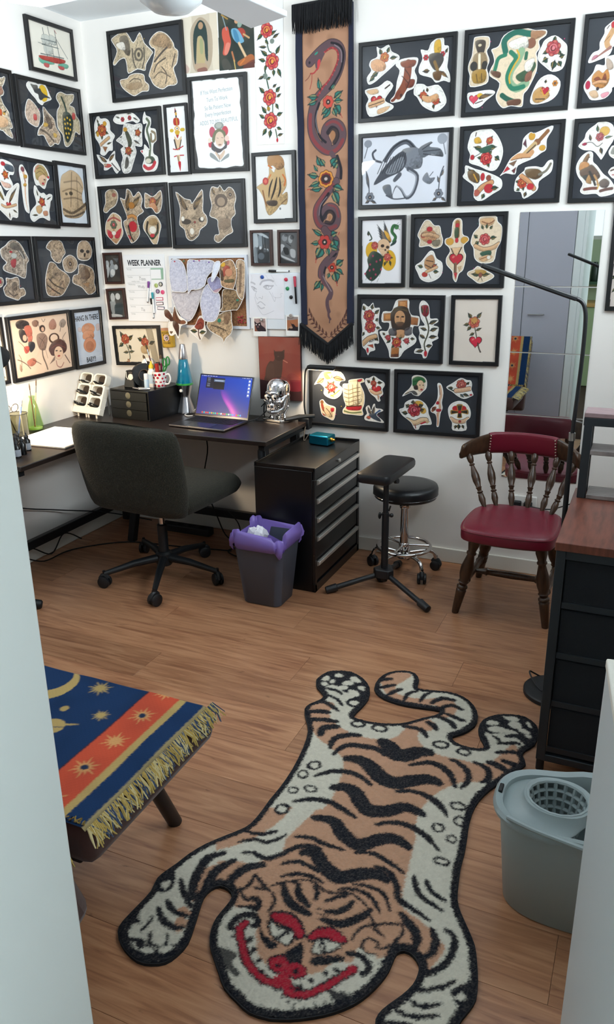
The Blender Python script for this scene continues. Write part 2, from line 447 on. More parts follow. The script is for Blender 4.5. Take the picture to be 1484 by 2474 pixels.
        me.materials.append(m)
        o = bpy.data.objects.new(name, me); COL.objects.link(o)
        if parent is not None: o.parent = parent
        return o
def TB(off):        # back wall: x_mm -> X, y_mm -> Z, proud of the wall by off metres
    return lambda x, y, h: np.stack([x / 1000, -off - h, y / 1000], -1)
def TL(off):        # left wall
    return lambda x, y, h: np.stack([off + h, x / 1000, y / 1000], -1)
def TF(off):        # floor
    return lambda x, y, h: np.stack([x / 1000, y / 1000, off + h], -1)
PRINT = attr_mat('print', 0.65)
WHITE_PAPER = mat('white_paper', 'f4f2ee', 0.7)
# ------------------------------------------------------------------ the room
CEIL = 2.60
M_wall = mat('wall_paint', 'efebe6', 0.75, bump=0.05, bscale=120)
M_trim = mat('trim_paint', 'e2e0d8', 0.5)
M_white = mat('white_gloss_paint', 'e6eceb', 0.35, bump=0.02, bscale=30)
M_ceil = mat('ceiling_paint', 'e9eef2', 0.8)
struct(MB().box(-0.1, 0, 0, 3.4, 0.1, CEIL).build('wall_back', M_wall))
struct(MB().box(-0.1, -3.75, 0, 0, 0, CEIL).build('wall_left', M_wall))
struct(MB().box(3.30, -3.75, 0, 3.4, 0, CEIL).build('wall_right', M_wall))
struct(MB().box(-0.1, -3.75, CEIL, 3.4, 0.1, CEIL + 0.1).build('ceiling', M_ceil))
def board(name, x0, y0, x1, y1, h, t):
    return struct(MB().box(x0, y0, 0.0, x1, y1, h).build(name, M_trim, bevel=0.004))
board('baseboard_back', 0.0, -0.012, 3.3, 0.0, 0.075, 0.012)
board('baseboard_left', 0.0, -3.1, 0.012, -0.012, 0.075, 0.012)
board('baseboard_right', 3.288, -3.1, 3.3, -0.012, 0.075, 0.012)
# floor: a sub-floor and laminate planks running along the back wall
def plank_mat():
    m = bpy.data.materials.new('laminate'); m.use_nodes = True; nt = m.node_tree; b = nt.nodes['Principled BSDF']
    N = nt.nodes.new; L = nt.links.new
    tc = N('ShaderNodeTexCoord'); oi = N('ShaderNodeObjectInfo'); ad = N('ShaderNodeVectorMath'); ad.operation = 'MULTIPLY_ADD'
    ad.inputs[1].default_value = (1, 1, 1)
    cb = N('ShaderNodeCombineXYZ'); ml = N('ShaderNodeMath'); ml.operation = 'MULTIPLY'; ml.inputs[1].default_value = 37.0
    L(oi.outputs['Random'], ml.inputs[0]); L(ml.outputs[0], cb.inputs[0]); L(ml.outputs[0], cb.inputs[1])
    L(tc.outputs['Object'], ad.inputs[0]); L(cb.outputs[0], ad.inputs[2])
    mp = N('ShaderNodeMapping'); mp.inputs['Scale'].default_value = (2.2, 26, 1); L(ad.outputs[0], mp.inputs[0])
    n1 = N('ShaderNodeTexNoise'); n1.inputs['Scale'].default_value = 1.6; n1.inputs['Detail'].default_value = 7; n1.inputs['Distortion'].default_value = 1.2; L(mp.outputs[0], n1.inputs[0])
    r1 = N('ShaderNodeValToRGB'); e = r1.color_ramp.elements
    e[0].position = .28; e[0].color = (*rgb('86583f'), 1); e[1].position = .72; e[1].color = (*rgb('b98a68'), 1)
    x = r1.color_ramp.elements.new(.5); x.color = (*rgb('a67656'), 1)
    L(n1.outputs[0], r1.inputs[0])
    # knots and dark streaks
    mp2 = N('ShaderNodeMapping'); mp2.inputs['Scale'].default_value = (5, 17, 1); L(ad.outputs[0], mp2.inputs[0])
    n2 = N('ShaderNodeTexNoise'); n2.inputs['Scale'].default_value = 1.7; n2.inputs['Detail'].default_value = 3; n2.inputs['Distortion'].default_value = .6; L(mp2.outputs[0], n2.inputs[0])
    r2 = N('ShaderNodeValToRGB'); r2.color_ramp.elements[0].position = .68; r2.color_ramp.elements[0].color = (0, 0, 0, 1); r2.color_ramp.elements[1].position = .80; r2.color_ramp.elements[1].color = (1, 1, 1, 1)
    L(n2.outputs[0], r2.inputs[0])
    mx = N('ShaderNodeMixRGB'); mx.inputs[2].default_value = (*rgb('55301f'), 1); L(r2.outputs[0], mx.inputs[0]); L(r1.outputs[0], mx.inputs[1])
    # tone of each board
    hs = N('ShaderNodeHueSaturation'); mr = N('ShaderNodeMapRange'); mr.inputs[3].default_value = .86; mr.inputs[4].default_value = 1.14
    L(oi.outputs['Random'], mr.inputs[0]); L(mr.outputs[0], hs.inputs['Value']); L(mx.outputs[0], hs.inputs['Color']); L(hs.outputs[0], b.inputs['Base Color'])
    b.inputs['Roughness'].default_value = .30; b.inputs['Specular IOR Level'].default_value = .45
    bp = N('ShaderNodeBump'); bp.inputs['Strength'].default_value = .16; bp.inputs['Distance'].default_value = .003; L(n1.outputs[0], bp.inputs['Height']); L(bp.outputs[0], b.inputs['Normal'])
    return m
M_plank = plank_mat()
floor = struct(MB().box(-0.1, -6.2, -0.05, 4.2, 0.1, -0.008).build('floor', mat('subfloor', '3a2418', 0.8)))
PW, PL = 0.193, 1.29
rows = 17
for r in range(rows):
    y1 = -0.002 - r * PW; y0 = y1 - PW
    x = -0.05 - (r * 0.437 % 1.0) * PL
    while x < 3.35:
        a, b = max(x, -0.05), min(x + PL, 3.35)
        if b - a > 0.05:
            c = ((a + b) / 2, (y0 + y1) / 2)
            m = MB().box(a + .0003 - c[0], y0 + .0003 - c[1], -0.0075, b - .0003 - c[0], y1 - .0003 - c[1], 0)
            o = m.build('plank', M_plank, bevel=0.0006, seg=1); o.parent = floor; o.location = (c[0], c[1], 0)
        x += PL
# next room, seen in the mirror through the doorway
M_next = mat('next_room_paint', 'b9c8a6', 0.7)
struct(MB().box(-0.1, -6.3, 0, 1.7, -6.2, CEIL).box(2.7, -6.3, 0, 4.2, -6.2, CEIL).box(1.7, -6.3, 0, 2.7, -6.2, 1.56).box(1.7, -6.3, 2.4, 2.7, -6.2, CEIL).build('wall_far', M_next))
wf = struct(MB().box(1.7, -6.26, 1.56, 1.74, -6.2, 2.4).box(2.66, -6.26, 1.56, 2.7, -6.2, 2.4).box(1.7, -6.26, 1.56, 2.7, -6.2, 1.6).box(1.7, -6.26, 2.36, 2.7, -6.2, 2.4).build('window_1', M_trim))
MB().box(1.74, -6.236, 1.6, 2.66, -6.232, 2.36).build('pane', glass_mat('window_glass', 'ffffff'), wf)
struct(MB().box(4.1, -6.2, 0, 4.2, -3.75, CEIL).build('wall_far_right', M_next))
struct(MB().box(-0.1, -6.2, 0, 0, -3.75, CEIL).build('wall_far_left', M_next))
struct(MB().box(-0.1, -6.2, CEIL, 4.2, -3.75, CEIL + .1).build('ceiling_far', M_ceil))
struct(MB().box(2.96, -3.75, 0, 3.4, -3.65, CEIL).box(2.25, -3.75, 2.06, 2.96, -3.65, CEIL).build('wall_doorway', M_wall))
kc = thing('kitchen_counter', 'pale green kitchen counter in the next room, seen only in the mirror', 'counter', (2.2, -5.9, 0))
MB().box(1.2, -6.18, 0, 3.2, -5.62, .86).build('cabinet', mat('sage_laminate', 'a9b98c', .5), kc, bevel=.004); MB().box(1.18, -6.19, .862, 3.22, -5.60, .90).build('worktop', mat('beech_worktop', 'c79a5c', .4), kc, bevel=.003)
kw = thing('wall_shelf', 'green wall shelf in the next room, seen only in the mirror', 'shelf', (2.2, -6.1, 1.1)); MB().box(1.4, -6.195, 1.08, 3.0, -6.0, 1.11).build('board', mat('dark_green_paint', '3c5a44', .5), kw)
for i in range(7):
    x = 1.9 + i * .105; t = thing('storage_jar', ['squat', 'tall', 'narrow', 'round', 'wide', 'slim', 'small'][i] + ' dark green jar on the next-room shelf in the mirror', 'jar', (x, -6.09, 1.111), 'jars on the far shelf')
    MB().lathe([(.035, 0), (.04, .01), (.04, .10 + .03 * (i % 3)), (.025, .13 + .03 * (i % 3)), (.025, .15 + .03 * (i % 3)), (.001, .152 + .03 * (i % 3))], (x, -6.09, 1.111), 16).build('body', mat('green_glaze' + str(i % 3), ('3c5440', '56705a', '2c3a30')[i % 3], .3), t, smooth=True, ang=50)
struct(MB().box(0, -3.75, 0, 2.24, -3.65, CEIL).build('wall_closet_back', M_wall))
# ------------------------------------------------------------------ wardrobe (its white side fills the left foreground)
M_lilac = mat('lilac_grey_door', 'b4b4bf', 0.45)
M_blackmetal = mat('black_powder_coat', '14171b', 0.45)
M_blackplastic = mat('black_plastic', '121418', 0.5)
M_chrome = mat('chrome', 'd8d6d6', 0.08, 1.0)
M_steel = mat('brushed_steel', 'b9b6b2', 0.28, 1.0)
w = thing('wardrobe', 'tall built-in white wardrobe whose plain side panel fills the left foreground', 'wardrobe', (1.6, -3.36, 0))
MB().box(0.95, -3.64, 0, 2.22, -3.085, CEIL - .004).build('carcass', M_white, w, bevel=0.004)
MB().box(2.165, -3.084, 0, 2.22, -3.062, CEIL - .005).build('front_post', M_white, w, bevel=.003); MB().box(2.2205, -3.64, 0, 2.246, -3.060, CEIL - .004).build('side_panel', M_white, w, bevel=.003)
for x0, x1 in ((0.96, 1.385), (1.39, 1.795), (1.80, 2.16)):
    d = MB().box(x0, -3.084, 0.09, x1, -3.064, 2.2).build('door', M_lilac, w, bevel=0.002)
    d['label'] = 'lilac-grey door with a short bar handle'
    MB().tube([(x0 + .05, -3.064, .98), (x0 + .05, -3.045, .98), (x0 + .17, -3.045, .98), (x0 + .17, -3.064, .98)], .005, 8).build('handle', M_steel, d, smooth=True)
MB().box(0.95, -3.075, 0, 2.16, -3.066, 0.085).build('plinth', mat('lilac_grey_plinth', 'a9a2a8', .5), w)
# low white cabinet, right foreground
def rot_rect(x0, y0, x1, y1, a, px, py):
    c, s_ = math.cos(a), math.sin(a)
    return [(px + (x - px) * c - (y - py) * s_, py + (x - px) * s_ + (y - py) * c) for x, y in ((x0, y0), (x1, y0), (x1, y1), (x0, y1))]
cb = thing('low_cabinet', 'waist-high white cabinet with a cream top at the right foreground', 'cabinet', (3.0, -2.75, 0))
RA = math.radians(7.5)
MB().prism(rot_rect(2.809, -3.08, 3.16, -2.44, RA, 2.809, -2.44), 0.0, 0.885).build('carcass', mat('blue_white_laminate', 'cfdade', .4), cb, bevel=0.003)
MB().prism(rot_rect(2.8075, -3.082, 3.161, -2.438, RA, 2.809, -2.44), 0.886, 0.902).build('top', mat('cream_laminate', 'efece2', .45), cb, bevel=0.003)
MB().prism(rot_rect(2.835, -2.70, 2.97, -2.585, RA, 2.809, -2.44), 0.903, 0.925).build('cleaning_cloth', mat('mustard_cloth', 'b3a047', .9, bump=.4, bscale=300), None, bevel=.006)
tag(bpy.data.objects['cleaning_cloth'], 'folded mustard-yellow cloth lying on the low white cabinet', 'cloth')

# ------------------------------------------------------------------ corner desk
M_desk = mat('dark_oak_laminate', '2b211d', 0.36, noise=.35, nscale=9, stretch=(2, 40, 2), bump=.05, bscale=60)
dk = thing('corner_desk', 'L-shaped dark brown corner desk on a black metal frame', 'desk', (0.24, -0.24, 0))
DZ = 0.68
MB().prism([(0.012, -1.285), (0.487, -1.285), (0.487, -0.532), (1.24, -0.532), (1.24, -0.012), (0.012, -0.012)], DZ - .022, DZ).build('desktop', M_desk, dk, bevel=0.003)
MB().box(0.04, -1.27, DZ - .05, .46, -1.24, DZ - .023).box(0.03, -1.24, DZ - .05, 0.06, -0.03, DZ - .023).box(0.03, -0.06, DZ - .05, 1.22, -0.03, DZ - .023).box(1.19, -.51, DZ - .05, 1.22, -.06, DZ - .023).build('top_frame', M_blackmetal, dk)
def dleg(p0, p1): MB().beam(p0, p1, .04, .04, (0, 1, 0.01)).build('leg', M_blackmetal, dk, bevel=.003)
dleg((0.06, -1.22, 0), (0.06, -1.22, DZ - .05));
dleg((0.31, -0.36, 0.0), (0.40, -0.30, DZ - .05)); dleg((0.06, -0.06, 0), (0.06, -0.06, DZ - .05))
dleg((1.17, -0.06, 0), (1.17, -0.06, DZ - .05)); dleg((1.195, -0.47, 0.0), (1.195, -0.47, DZ - .05))
MB().beam((0.06, -1.22, .12), (0.06, -0.06, .12), .03, .045).build('crossbar', M_blackmetal, dk, bevel=.003)
MB().beam((0.06, -0.06, .12), (1.17, -0.06, .12), .03, .045).build('crossbar', M_blackmetal, dk, bevel=.003)
MB().beam((1.195, -0.47, .35), (1.17, -0.06, .12), .02, .03).build('brace', M_blackmetal, dk)
for (x, y) in ((.42, -1.26), (1.195, -.5)): MB().cyl((x, y, DZ - .09), (x, y, DZ - .05), .014, None, 12).build('levelling_foot', M_blackmetal, dk)
# cables under the desk
M_cable = mat('black_cable', '0d0e10', .6)
cabs = [([(.02, -1.2, .5), (.025, -.9, .33), (.03, -.6, .22), (.10, -.30, .12), (.3, -.15, .05)], 'thin cable sagging along the left wall under the desk'),
        ([(.05, -1.18, .10), (.05, -1.1, .02), (.06, -1.0, .07), (.05, -.86, .10), (.06, -.72, .02), (.05, -.6, .09), (.06, -.48, .02)], 'cable looping under the crossbar by the left wall'),
        ([(.07, -1.2, .006), (.09, -1.05, .02), (.06, -.95, .08), (.08, -.8, .012), (.1, -.6, .006), (.3, -.4, .006), (.6, -.35, .006), (.9, -.3, .006)], 'long cable lying on the floor under the desk'),
        ([(.63, -.10, .655), (.66, -.09, .5), (.62, -.08, .3), (.7, -.10, .12), (.8, -.16, .02), (.95, -.2, .006)], 'cable dropping from behind the laptop, left of two'),
        ([(.98, -.10, .655), (1.02, -.08, .5), (.99, -.09, .35), (1.06, -.09, .22), (1.1, -.1, .04), (1.0, -.2, .006)], 'cable dropping beside the tool chest'),
        ([(.78, -.12, .16), (.86, -.14, .10), (.93, -.22, .012), (1.05, -.3, .006), (.98, -.36, .006), (.88, -.3, .006), (.95, -.2, .006)], 'coiled cable on the floor below the crossbar')]
for P, lb in cabs: wire('power_cable', P, .0035, M_cable, lb, 'cable', 'cables under the desk')
ps = thing('power_strip', 'black power strip on the floor in the corner under the desk', 'power strip', (.5, -.13, 0))
MB().box(.36, -.16, .0, .68, -.10, .045).build('body', M_blackplastic, ps, bevel=.008)
for i in range(4): MB().cyl((.41 + i * .07, -.13, .045), (.41 + i * .07, -.13, .047), .018).build('socket', M_cable, ps)

# ------------------------------------------------------------------ office chair
M_olive = mat('olive_boucle', '29271a', 0.95, noise=.55, nscale=180, bump=1.0, bscale=170, sheen=.05, dark='15160e')
oc = thing('office_chair', 'olive-green textured swivel chair with a wide low back, pulled up to the desk', 'chair', (.755, -.703, 0))
def rbox_ring(cx, cy, z, hx, hy, r, n=5):
    P = []
    for qx, qy, a0 in ((1, 1, 0), (-1, 1, PI / 2), (-1, -1, PI), (1, -1, 3 * PI / 2)):
        for k in range(n + 1):
            a = a0 + k * PI / 2 / n; P.append(Vector((cx + qx * (hx - r) + math.cos(a) * r, cy + qy * (hy - r) + math.sin(a) * r, z)))
    return P
def cushion(cx, cy, z0, z1, hx, hy, r, e=.03):
    prof = ((z0, -e), (z0 + e * .3, -e * .3), (z0 + e, 0), (z1 - e, 0), (z1 - e * .3, -e * .3), (z1, -e * 1.1))
    return [rbox_ring(cx, cy, z, hx + d, hy + d, max(r + d * .6, .012)) for z, d in prof]
XC = rotz(math.radians(-4), (.755, -.703, 0))
MB().xf(XC).loft(cushion(.79, -.665, .395, .50, .275, .265, .09, .05)).build('seat', M_olive, oc, smooth=True, sub=1)
# wide back: an upright shell, slightly dished and reclined
rings = []
for i, (z, hw, th, yb) in enumerate(((.405, .24, .02, -.945), (.42, .262, .045, -.95), (.48, .278, .055, -.96), (.62, .286, .058, -.985), (.74, .288, .055, -1.01), (.80, .282, .045, -1.02), (.828, .26, .02, -1.025))):
    ring = []
    for k in range(28):
        a = 2 * PI * k / 28; cx_, sy_ = math.cos(a), math.sin(a)
        ex = math.copysign(abs(cx_) ** .45, cx_); ey = math.copysign(abs(sy_) ** .7, sy_)
        ring.append(Vector((.782 + ex * hw, yb + ey * th + .07 * ex * ex, z + .012 * math.cos(ex * 3) )))
    rings.append(ring)
MB().xf(XC).loft(rings).build('backrest', M_olive, oc, smooth=True, sub=1)
MB().xf(XC).beam((.765, -.94, .42), (.755, -.70, .385), .08, .02).build('back_bracket', M_blackmetal, oc, bevel=.004)
MB().box(.67, -.78, .365, .84, -.62, .395).build('seat_plate', M_blackmetal, oc, bevel=.006)
MB().cyl((.755, -.703, .25), (.755, -.703, .37), .014).build('gas_lift', M_chrome, oc, smooth=True)
MB().lathe([(.022, .10), (.024, .10), (.024, .27), (.018, .275)], (.755, -.703, 0)).build('column', M_blackmetal, oc, smooth=True)
MB().lathe([(.034, .065), (.04, .075), (.04, .125), (.03, .135)], (.755, -.703, 0)).build('hub', M_blackmetal, oc, smooth=True)
def castor(parent, p, r, name='castor', fork=M_blackplastic, yaw=0.0):
    """twin-wheel castor standing on the floor at p, stem above it"""
    x, y = p; u = Vector((math.cos(yaw), math.sin(yaw), 0)); m = MB(); c = Vector((x, y, r))
    for s_ in (-1, 1):
        a = c + u * s_ * .006; b = c + u * s_ * .022
        m.tube([a, a + u * s_ * .002, b - u * s_ * .003, b], [r * .9, r, r, r * .8], 18)
    wv = Vector((-u.y, u.x, 0))
    m.tube([c + wv * r * .75 * math.sin(t) + Vector((0, 0, r * 1.12 * math.cos(t))) for t in (-1.5, -1, -.5, 0, .5, 1.0)], .012, 8)
    m.cyl(c, c + Vector((0, 0, r * 1.9)), .007)
    return m.build(name, fork, parent, smooth=True, ang=35)
for (x, y) in ((.558, -.921), (.895, -1.0), (1.043, -.692), (.803, -.411), (.476, -.481)):
    MB().tube([(.755, -.703, .105), (.755 + (x - .755) * .5, -.703 + (y + .703) * .5, .095), (x, y, .068)], [.022, .017, .012], 10).build('base_arm', M_blackmetal, oc, smooth=True)
    castor(oc, (x, y), .029, yaw=math.atan2(y + .703, x - .755) + .9)

# only one foot of a tripod stand shows beside the wardrobe edge
ts_ = thing('tripod_stand', 'black tripod foot just showing on the floor beside the white wardrobe edge', 'stand', (.16, -1.42, 0))
for x, y in ((.425, -1.225), (.02, -1.62), (.36, -1.66)):
    q = Vector((x, y, .02)); h = Vector((.16, -1.42, .10)); d = q - h
    MB().tube([h + d * .1, q - d * .1], .013, 10).build('leg', M_blackmetal, ts_, smooth=True); MB().tube([q - d * .16, q - d * .15, q + d * .03, q + d * .05], [.015, .023, .021, .014], 10).build('rubber_foot', M_blackplastic, ts_, smooth=True)
MB().cyl((.16, -1.42, .07), (.16, -1.42, .62), .016).build('pole', M_blackmetal, ts_, smooth=True)
# ------------------------------------------------------------------ tool chest
M_chest = mat('black_enamel', '090b0e', 0.30, bump=.015, bscale=200)
tc_ = thing('tool_chest', 'black steel tool chest with five drawers and long silver pulls', 'tool chest', (1.362, -.31, 0))
X0, X1, Y0, Y1, ZT = 1.212, 1.512, -.602, -.02, .595
MB().box(X0, Y0, 0.0, X1 - .012, Y1, ZT - .012).build('carcass', M_chest, tc_, bevel=.003)
MB().box(X0, Y0, ZT - .012, X0 + .008, Y1, ZT + .006).box(X1 - .008, Y0, ZT - .05, X1, Y1, ZT).box(X0, Y0, ZT - .012, X1, Y0 + .008, ZT + .006).box(X0, Y1 - .008, ZT - .012, X1, Y1, ZT + .008).build('top_rim', M_chest, tc_, bevel=.0015)
MB().box(X0 + .008, Y0 + .008, ZT - .012, X1 - .008, Y1 - .008, ZT - .008).build('top_mat', mat('black_rubber_mat', '101113', .28), tc_)
MB().box(X1 - .012, Y0, 0, X1, Y0 + .022, ZT - .05).box(X1 - .012, Y1 - .022, 0, X1, Y1, ZT - .05).box(X1 - .012, Y0, 0, X1, Y1, .04).build('front_frame', M_chest, tc_, bevel=.002)
zs = [.542, .452, .362, .272, .150, .045]
for i in range(5):
    z1, z0 = zs[i], zs[i + 1] + .006
    d = MB().box(X1 - .014, Y0 + .024, z0, X1 - .004, Y1 - .024, z1).build('drawer', M_chest, tc_, bevel=.002)
    zt = z1 - .004
    MB().add([(X1 - .004, Y0 + .03, zt - .026), (X1 + .010, Y0 + .03, zt - .018), (X1 + .012, Y0 + .03, zt), (X1 - .004, Y0 + .03, zt),
              (X1 - .004, Y1 - .03, zt - .026), (X1 + .010, Y1 - .03, zt - .018), (X1 + .012, Y1 - .03, zt), (X1 - .004, Y1 - .03, zt)],
             [(0, 1, 2, 3), (7, 6, 5, 4), (0, 4, 5, 1), (1, 5, 6, 2), (2, 6, 7, 3), (3, 7, 4, 0)]).build('pull', mat('satin_aluminium', 'dedad4', .38, .7), d, bevel=.002)
MB().cyl((X1 - .001, -.31, .566), (X1 + .008, -.31, .566), .010, .009, 16).build('lock', M_steel, tc_, smooth=True)
# blue power supply on it
pb = thing('power_supply', 'small metallic-blue power supply box on top of the tool chest', 'power supply', (1.36, -.12, ZT))
Q = rotz(math.radians(-8), (1.36, -.12, 0))
MB().xf(Q).box(1.295, -.165, ZT - .006, 1.405, -.085, ZT + .042).build('case', mat('blue_anodised', '1f8aa8', .28, .85), pb, bevel=.006, seg=3)
MB().xf(Q).cyl((1.405, -.135, ZT + .022), (1.418, -.135, ZT + .022), .010, None, 14).cyl((1.418, -.135, ZT + .022), (1.43, -.135, ZT + .022), .006, None, 12).build('jack', mat('brass', 'd2a24a', .25, 1.0), pb, smooth=True)
wire('power_lead', [(1.30, -.12, ZT + .01), (1.27, -.10, ZT + .03), (1.262, -.15, ZT + .005), (1.24, -.08, ZT + .06), (1.235, -.03, DZ - .03)], .003, M_cable, 'short black lead from the blue power supply to the desk', 'cable')

# ------------------------------------------------------------------ waste bin with purple bag
M_bin = mat('grey_blue_plastic', '454b58', .5, bump=.02, bscale=90)
M_bag = mat('purple_bag', '7d67b4', .4, bump=.25, bscale=40)
bn = thing('waste_bin', 'square grey plastic waste bin lined with a purple bag', 'bin', (1.335, -.715, 0))
cx, cy = 1.335, -.735
rg = [rbox_ring(cx, cy, 0, .088, .078, .03), rbox_ring(cx, cy, .004, .092, .082, .03), rbox_ring(cx, cy, .31, .122, .112, .035), rbox_ring(cx, cy, .31, .118, .108, .033), rbox_ring(cx, cy, .012, .086, .076, .028)]
MB().loft(rg).build('body', M_bin, bn, smooth=True)
rr = random.Random(3)
def frill(z, hx, hy, amp, ph, zamp=0.0):
    P = rbox_ring(cx, cy, z, hx, hy, .045, 14); out = []
    for k, p in enumerate(P):
        a = k / len(P) * 2 * PI; d = Vector((p.x - cx, p.y - cy, 0)).normalized()
        w_ = amp * (math.sin(9 * a + ph) * .6 + math.sin(17 * a + ph * 2) * .4 + rr.uniform(-.3, .3))
        out.append(p + d * w_ + Vector((0, 0, zamp * (math.sin(3 * a + 1.3) + .5 * math.sin(7 * a + ph)))))
    return out
bag = [frill(.20, .100, .090, .004, .3), frill(.27, .112, .102, .006, .8), frill(.32, .118, .108, .006, 1.2, .008), frill(.342, .122, .112, .007, 1.8, .016), frill(.338, .130, .120, .008, 2.4, .018), frill(.305, .136, .126, .010, 3.1, .016), frill(.28, .132, .122, .012, 3.8, .018), frill(.272, .127, .117, .008, 4.4, .018)]
MB().loft(bag, cap=False).build('bag', M_bag, bn, smooth=True, ang=80)
pp = tag(MB().xf(rotz(.5, (1.29, -.72, 0))).loft([[Vector((1.285 + math.cos(a) * r * (1 + .3 * math.sin(3 * a)), -.70 + math.sin(a) * r * (1 + .2 * math.sin(5 * a)), z + .008 * math.sin(4 * a + r * 90))) for a in [2 * PI * k / 18 for k in range(18)]] for r, z in ((.002, .265), (.03, .27), (.042, .292), (.034, .315), (.018, .325), (.002, .32))], cap=False).build('crumpled_tissue', mat('tissue', 'eceaf0', .9), None), 'crumpled white tissue in the purple-lined bin', 'tissue')

# ------------------------------------------------------------------ arm rest on a tripod
M_vinyl = mat('black_vinyl', '101216', .38, bump=.06, bscale=200)
ar = thing('arm_rest_stand', 'black padded tattoo arm rest on a three-legged stand', 'arm rest', (1.79, -.42, 0))
c0 = Vector((1.79, -.42, 0))
MB().xf(rotz(math.radians(-3), (1.79, -.42, 0)) ).loft(cushion(1.79, -.425, .555, .60, .078, .185, .03, .014)).build('pad', M_vinyl, ar, smooth=True)
MB().box(1.765, -.47, .525, 1.815, -.39, .556).build('pad_bracket', M_blackmetal, ar, bevel=.005)
MB().tube([(1.815, -.43, .535), (1.835, -.43, .535)], .004, 8).tube([(1.835, -.445, .535), (1.85, -.45, .538)], .012, 10).tube([(1.80, -.43, .53), (1.83, -.425, .53)], .006, 8).build('clamp_lever', M_blackplastic, ar, smooth=True)
MB().cyl((1.79, -.43, .36), (1.79, -.43, .53), .0125).build('upper_pole', M_blackmetal, ar, smooth=True)
MB().cyl((1.79, -.43, .085), (1.79, -.43, .375), .0165).build('lower_pole', M_blackmetal, ar, smooth=True)
MB().cyl((1.765, -.43, .365), (1.815, -.43, .365), .006).sphere((1.762, -.43, .358), .012, 10, 6, .6, 1, 1.4).sphere((1.818, -.43, .366), .010, 10, 6).cyl((1.805, -.43, .385), (1.812, -.43, .41), .004).build('wing_nut', M_blackplastic, ar, smooth=True)
F3 = [(1.565, -.585), (2.045, -.60), (1.777, -.155)]
hubp = [Vector((1.79 + math.cos(a) * r, -.43 + math.sin(a) * r, 0)) for k in range(3) for a, r in (((math.atan2(F3[k][1] + .43, F3[k][0] - 1.79)) - .33, .052), ((math.atan2(F3[k][1] + .43, F3[k][0] - 1.79)) + .33, .052))]
hubp.sort(key=lambda v: math.atan2(v.y + .43, v.x - 1.79))
MB().loft([[p + Vector((0, 0, z)) for p in hubp] for z in (.062, .105)]).build('hub', M_blackplastic, ar, bevel=.005)
MB().cyl((1.79, -.43, .038), (1.79, -.43, .062), .015).build('pole_end', M_blackplastic, ar, smooth=True)
for x, y in F3:
    q = Vector((x, y, .017)); h = Vector((1.79, -.43, .08)); d = (q - h)
    MB().tube([h + d * .15, q - d * .12], .0125, 12).build('leg', M_blackmetal, ar, smooth=True)
    MB().tube([q - d * .17, q - d * .16, q + d * .02, q + d * .03], [.015, .019, .017, .012], 12).build('rubber_foot', M_blackplastic, ar, smooth=True)

# ------------------------------------------------------------------ round stool on castors
st = thing('round_stool', 'round black stool on a chrome column with a foot ring and castors', 'stool', (1.815, -.205, 0))
sx, sy = 1.815, -.205
MB().lathe([(.001, .385), (.12, .385), (.148, .392), (.155, .405), (.155, .435), (.150, .449), (.12, .456), (.001, .459)], (sx, sy, 0), 40).build('seat', M_vinyl, st, smooth=True, ang=60)
MB().lathe([(.153, .405), (.1565, .407), (.153, .409)], (sx, sy, 0), 40).build('seat_band', M_chrome, st, smooth=True)
MB().cyl((sx, sy, .33), (sx, sy, .386), .013).build('gas_lift', M_chrome, st, smooth=True)
MB().lathe([(.02, .14), (.021, .14), (.021, .33), (.027, .335), (.028, .35), (.015, .352)], (sx, sy, 0)).build('column', M_chrome, st, smooth=True, ang=50)
MB().cyl((sx, sy, .345), (sx, sy, .36), .026).build('collar', M_blackplastic, st, smooth=True)
MB().lathe([(.022, .135), (.026, .14), (.026, .15), (.022, .155)], (sx, sy, 0)).build('ring_clamp', M_chrome, st, smooth=True)
MB().tube([(sx + .128 * math.cos(a), sy + .128 * math.sin(a), .135) for a in [2 * PI * k / 40 for k in range(40)]], .0085, 10, closed=True).build('foot_ring', M_chrome, st, smooth=True)
for k in range(3):
    a = .4 + k * 2 * PI / 3; MB().cyl((sx, sy, .142), (sx + .126 * math.cos(a), sy + .126 * math.sin(a), .136), .006).build('ring_spoke', M_chrome, st, smooth=True)
MB().lathe([(.03, .075), (.036, .08), (.03, .12), (.021, .142)], (sx, sy, 0)).build('hub', M_chrome, st, smooth=True)
for k in range(5):
    a = -.72 + k * 2 * PI / 5; x, y = sx + .165 * math.cos(a), sy + .165 * math.sin(a)
    MB().tube(smooth_path([(sx + .02 * math.cos(a), sy + .02 * math.sin(a), .10), (sx + .10 * math.cos(a), sy + .10 * math.sin(a), .105), (sx + .15 * math.cos(a), sy + .15 * math.sin(a), .092), (x, y, .052)], 5), .0095, 10).build('leg', M_chrome, st, smooth=True)
    castor(st, (x, y), .0255, yaw=a + 1.0)

# ------------------------------------------------------------------ captain's chair
M_turned = mat('dark_turned_wood', '493222', .32, noise=.5, nscale=14, stretch=(6, 6, 1), spec=.5)
M_leather = mat('burgundy_leather', '6c1327', .38, bump=.08, bscale=150)
M_nail = mat('brass_nail', 'a89888', .35, 1.0)
ch = thing('captains_chair', "burgundy leather captain's chair with dark turned spindles against the wall", 'chair', (2.36, -.36, 0))
def turned(p0, p1, r, prof): 
    p0, p1 = Vector(p0), Vector(p1); pts = []; R = []
    for t, k in prof: pts.append(p0.lerp(p1, t)); R.append(r * k)
    return MB().tube(pts, R, 12)
SP = [(0, .55), (.05, .6), (.16, .95), (.25, .75), (.27, .55), (.285, .85), (.30, .85), (.315, .55), (.36, .72), (.375, .9), (.39, .7), (.5, 1.1), (.6, 1.12), (.72, .7), (.77, .5), (.785, .8), (.80, .8), (.815, .5), (.86, .85), (.93, 1.0), (1, .6)]
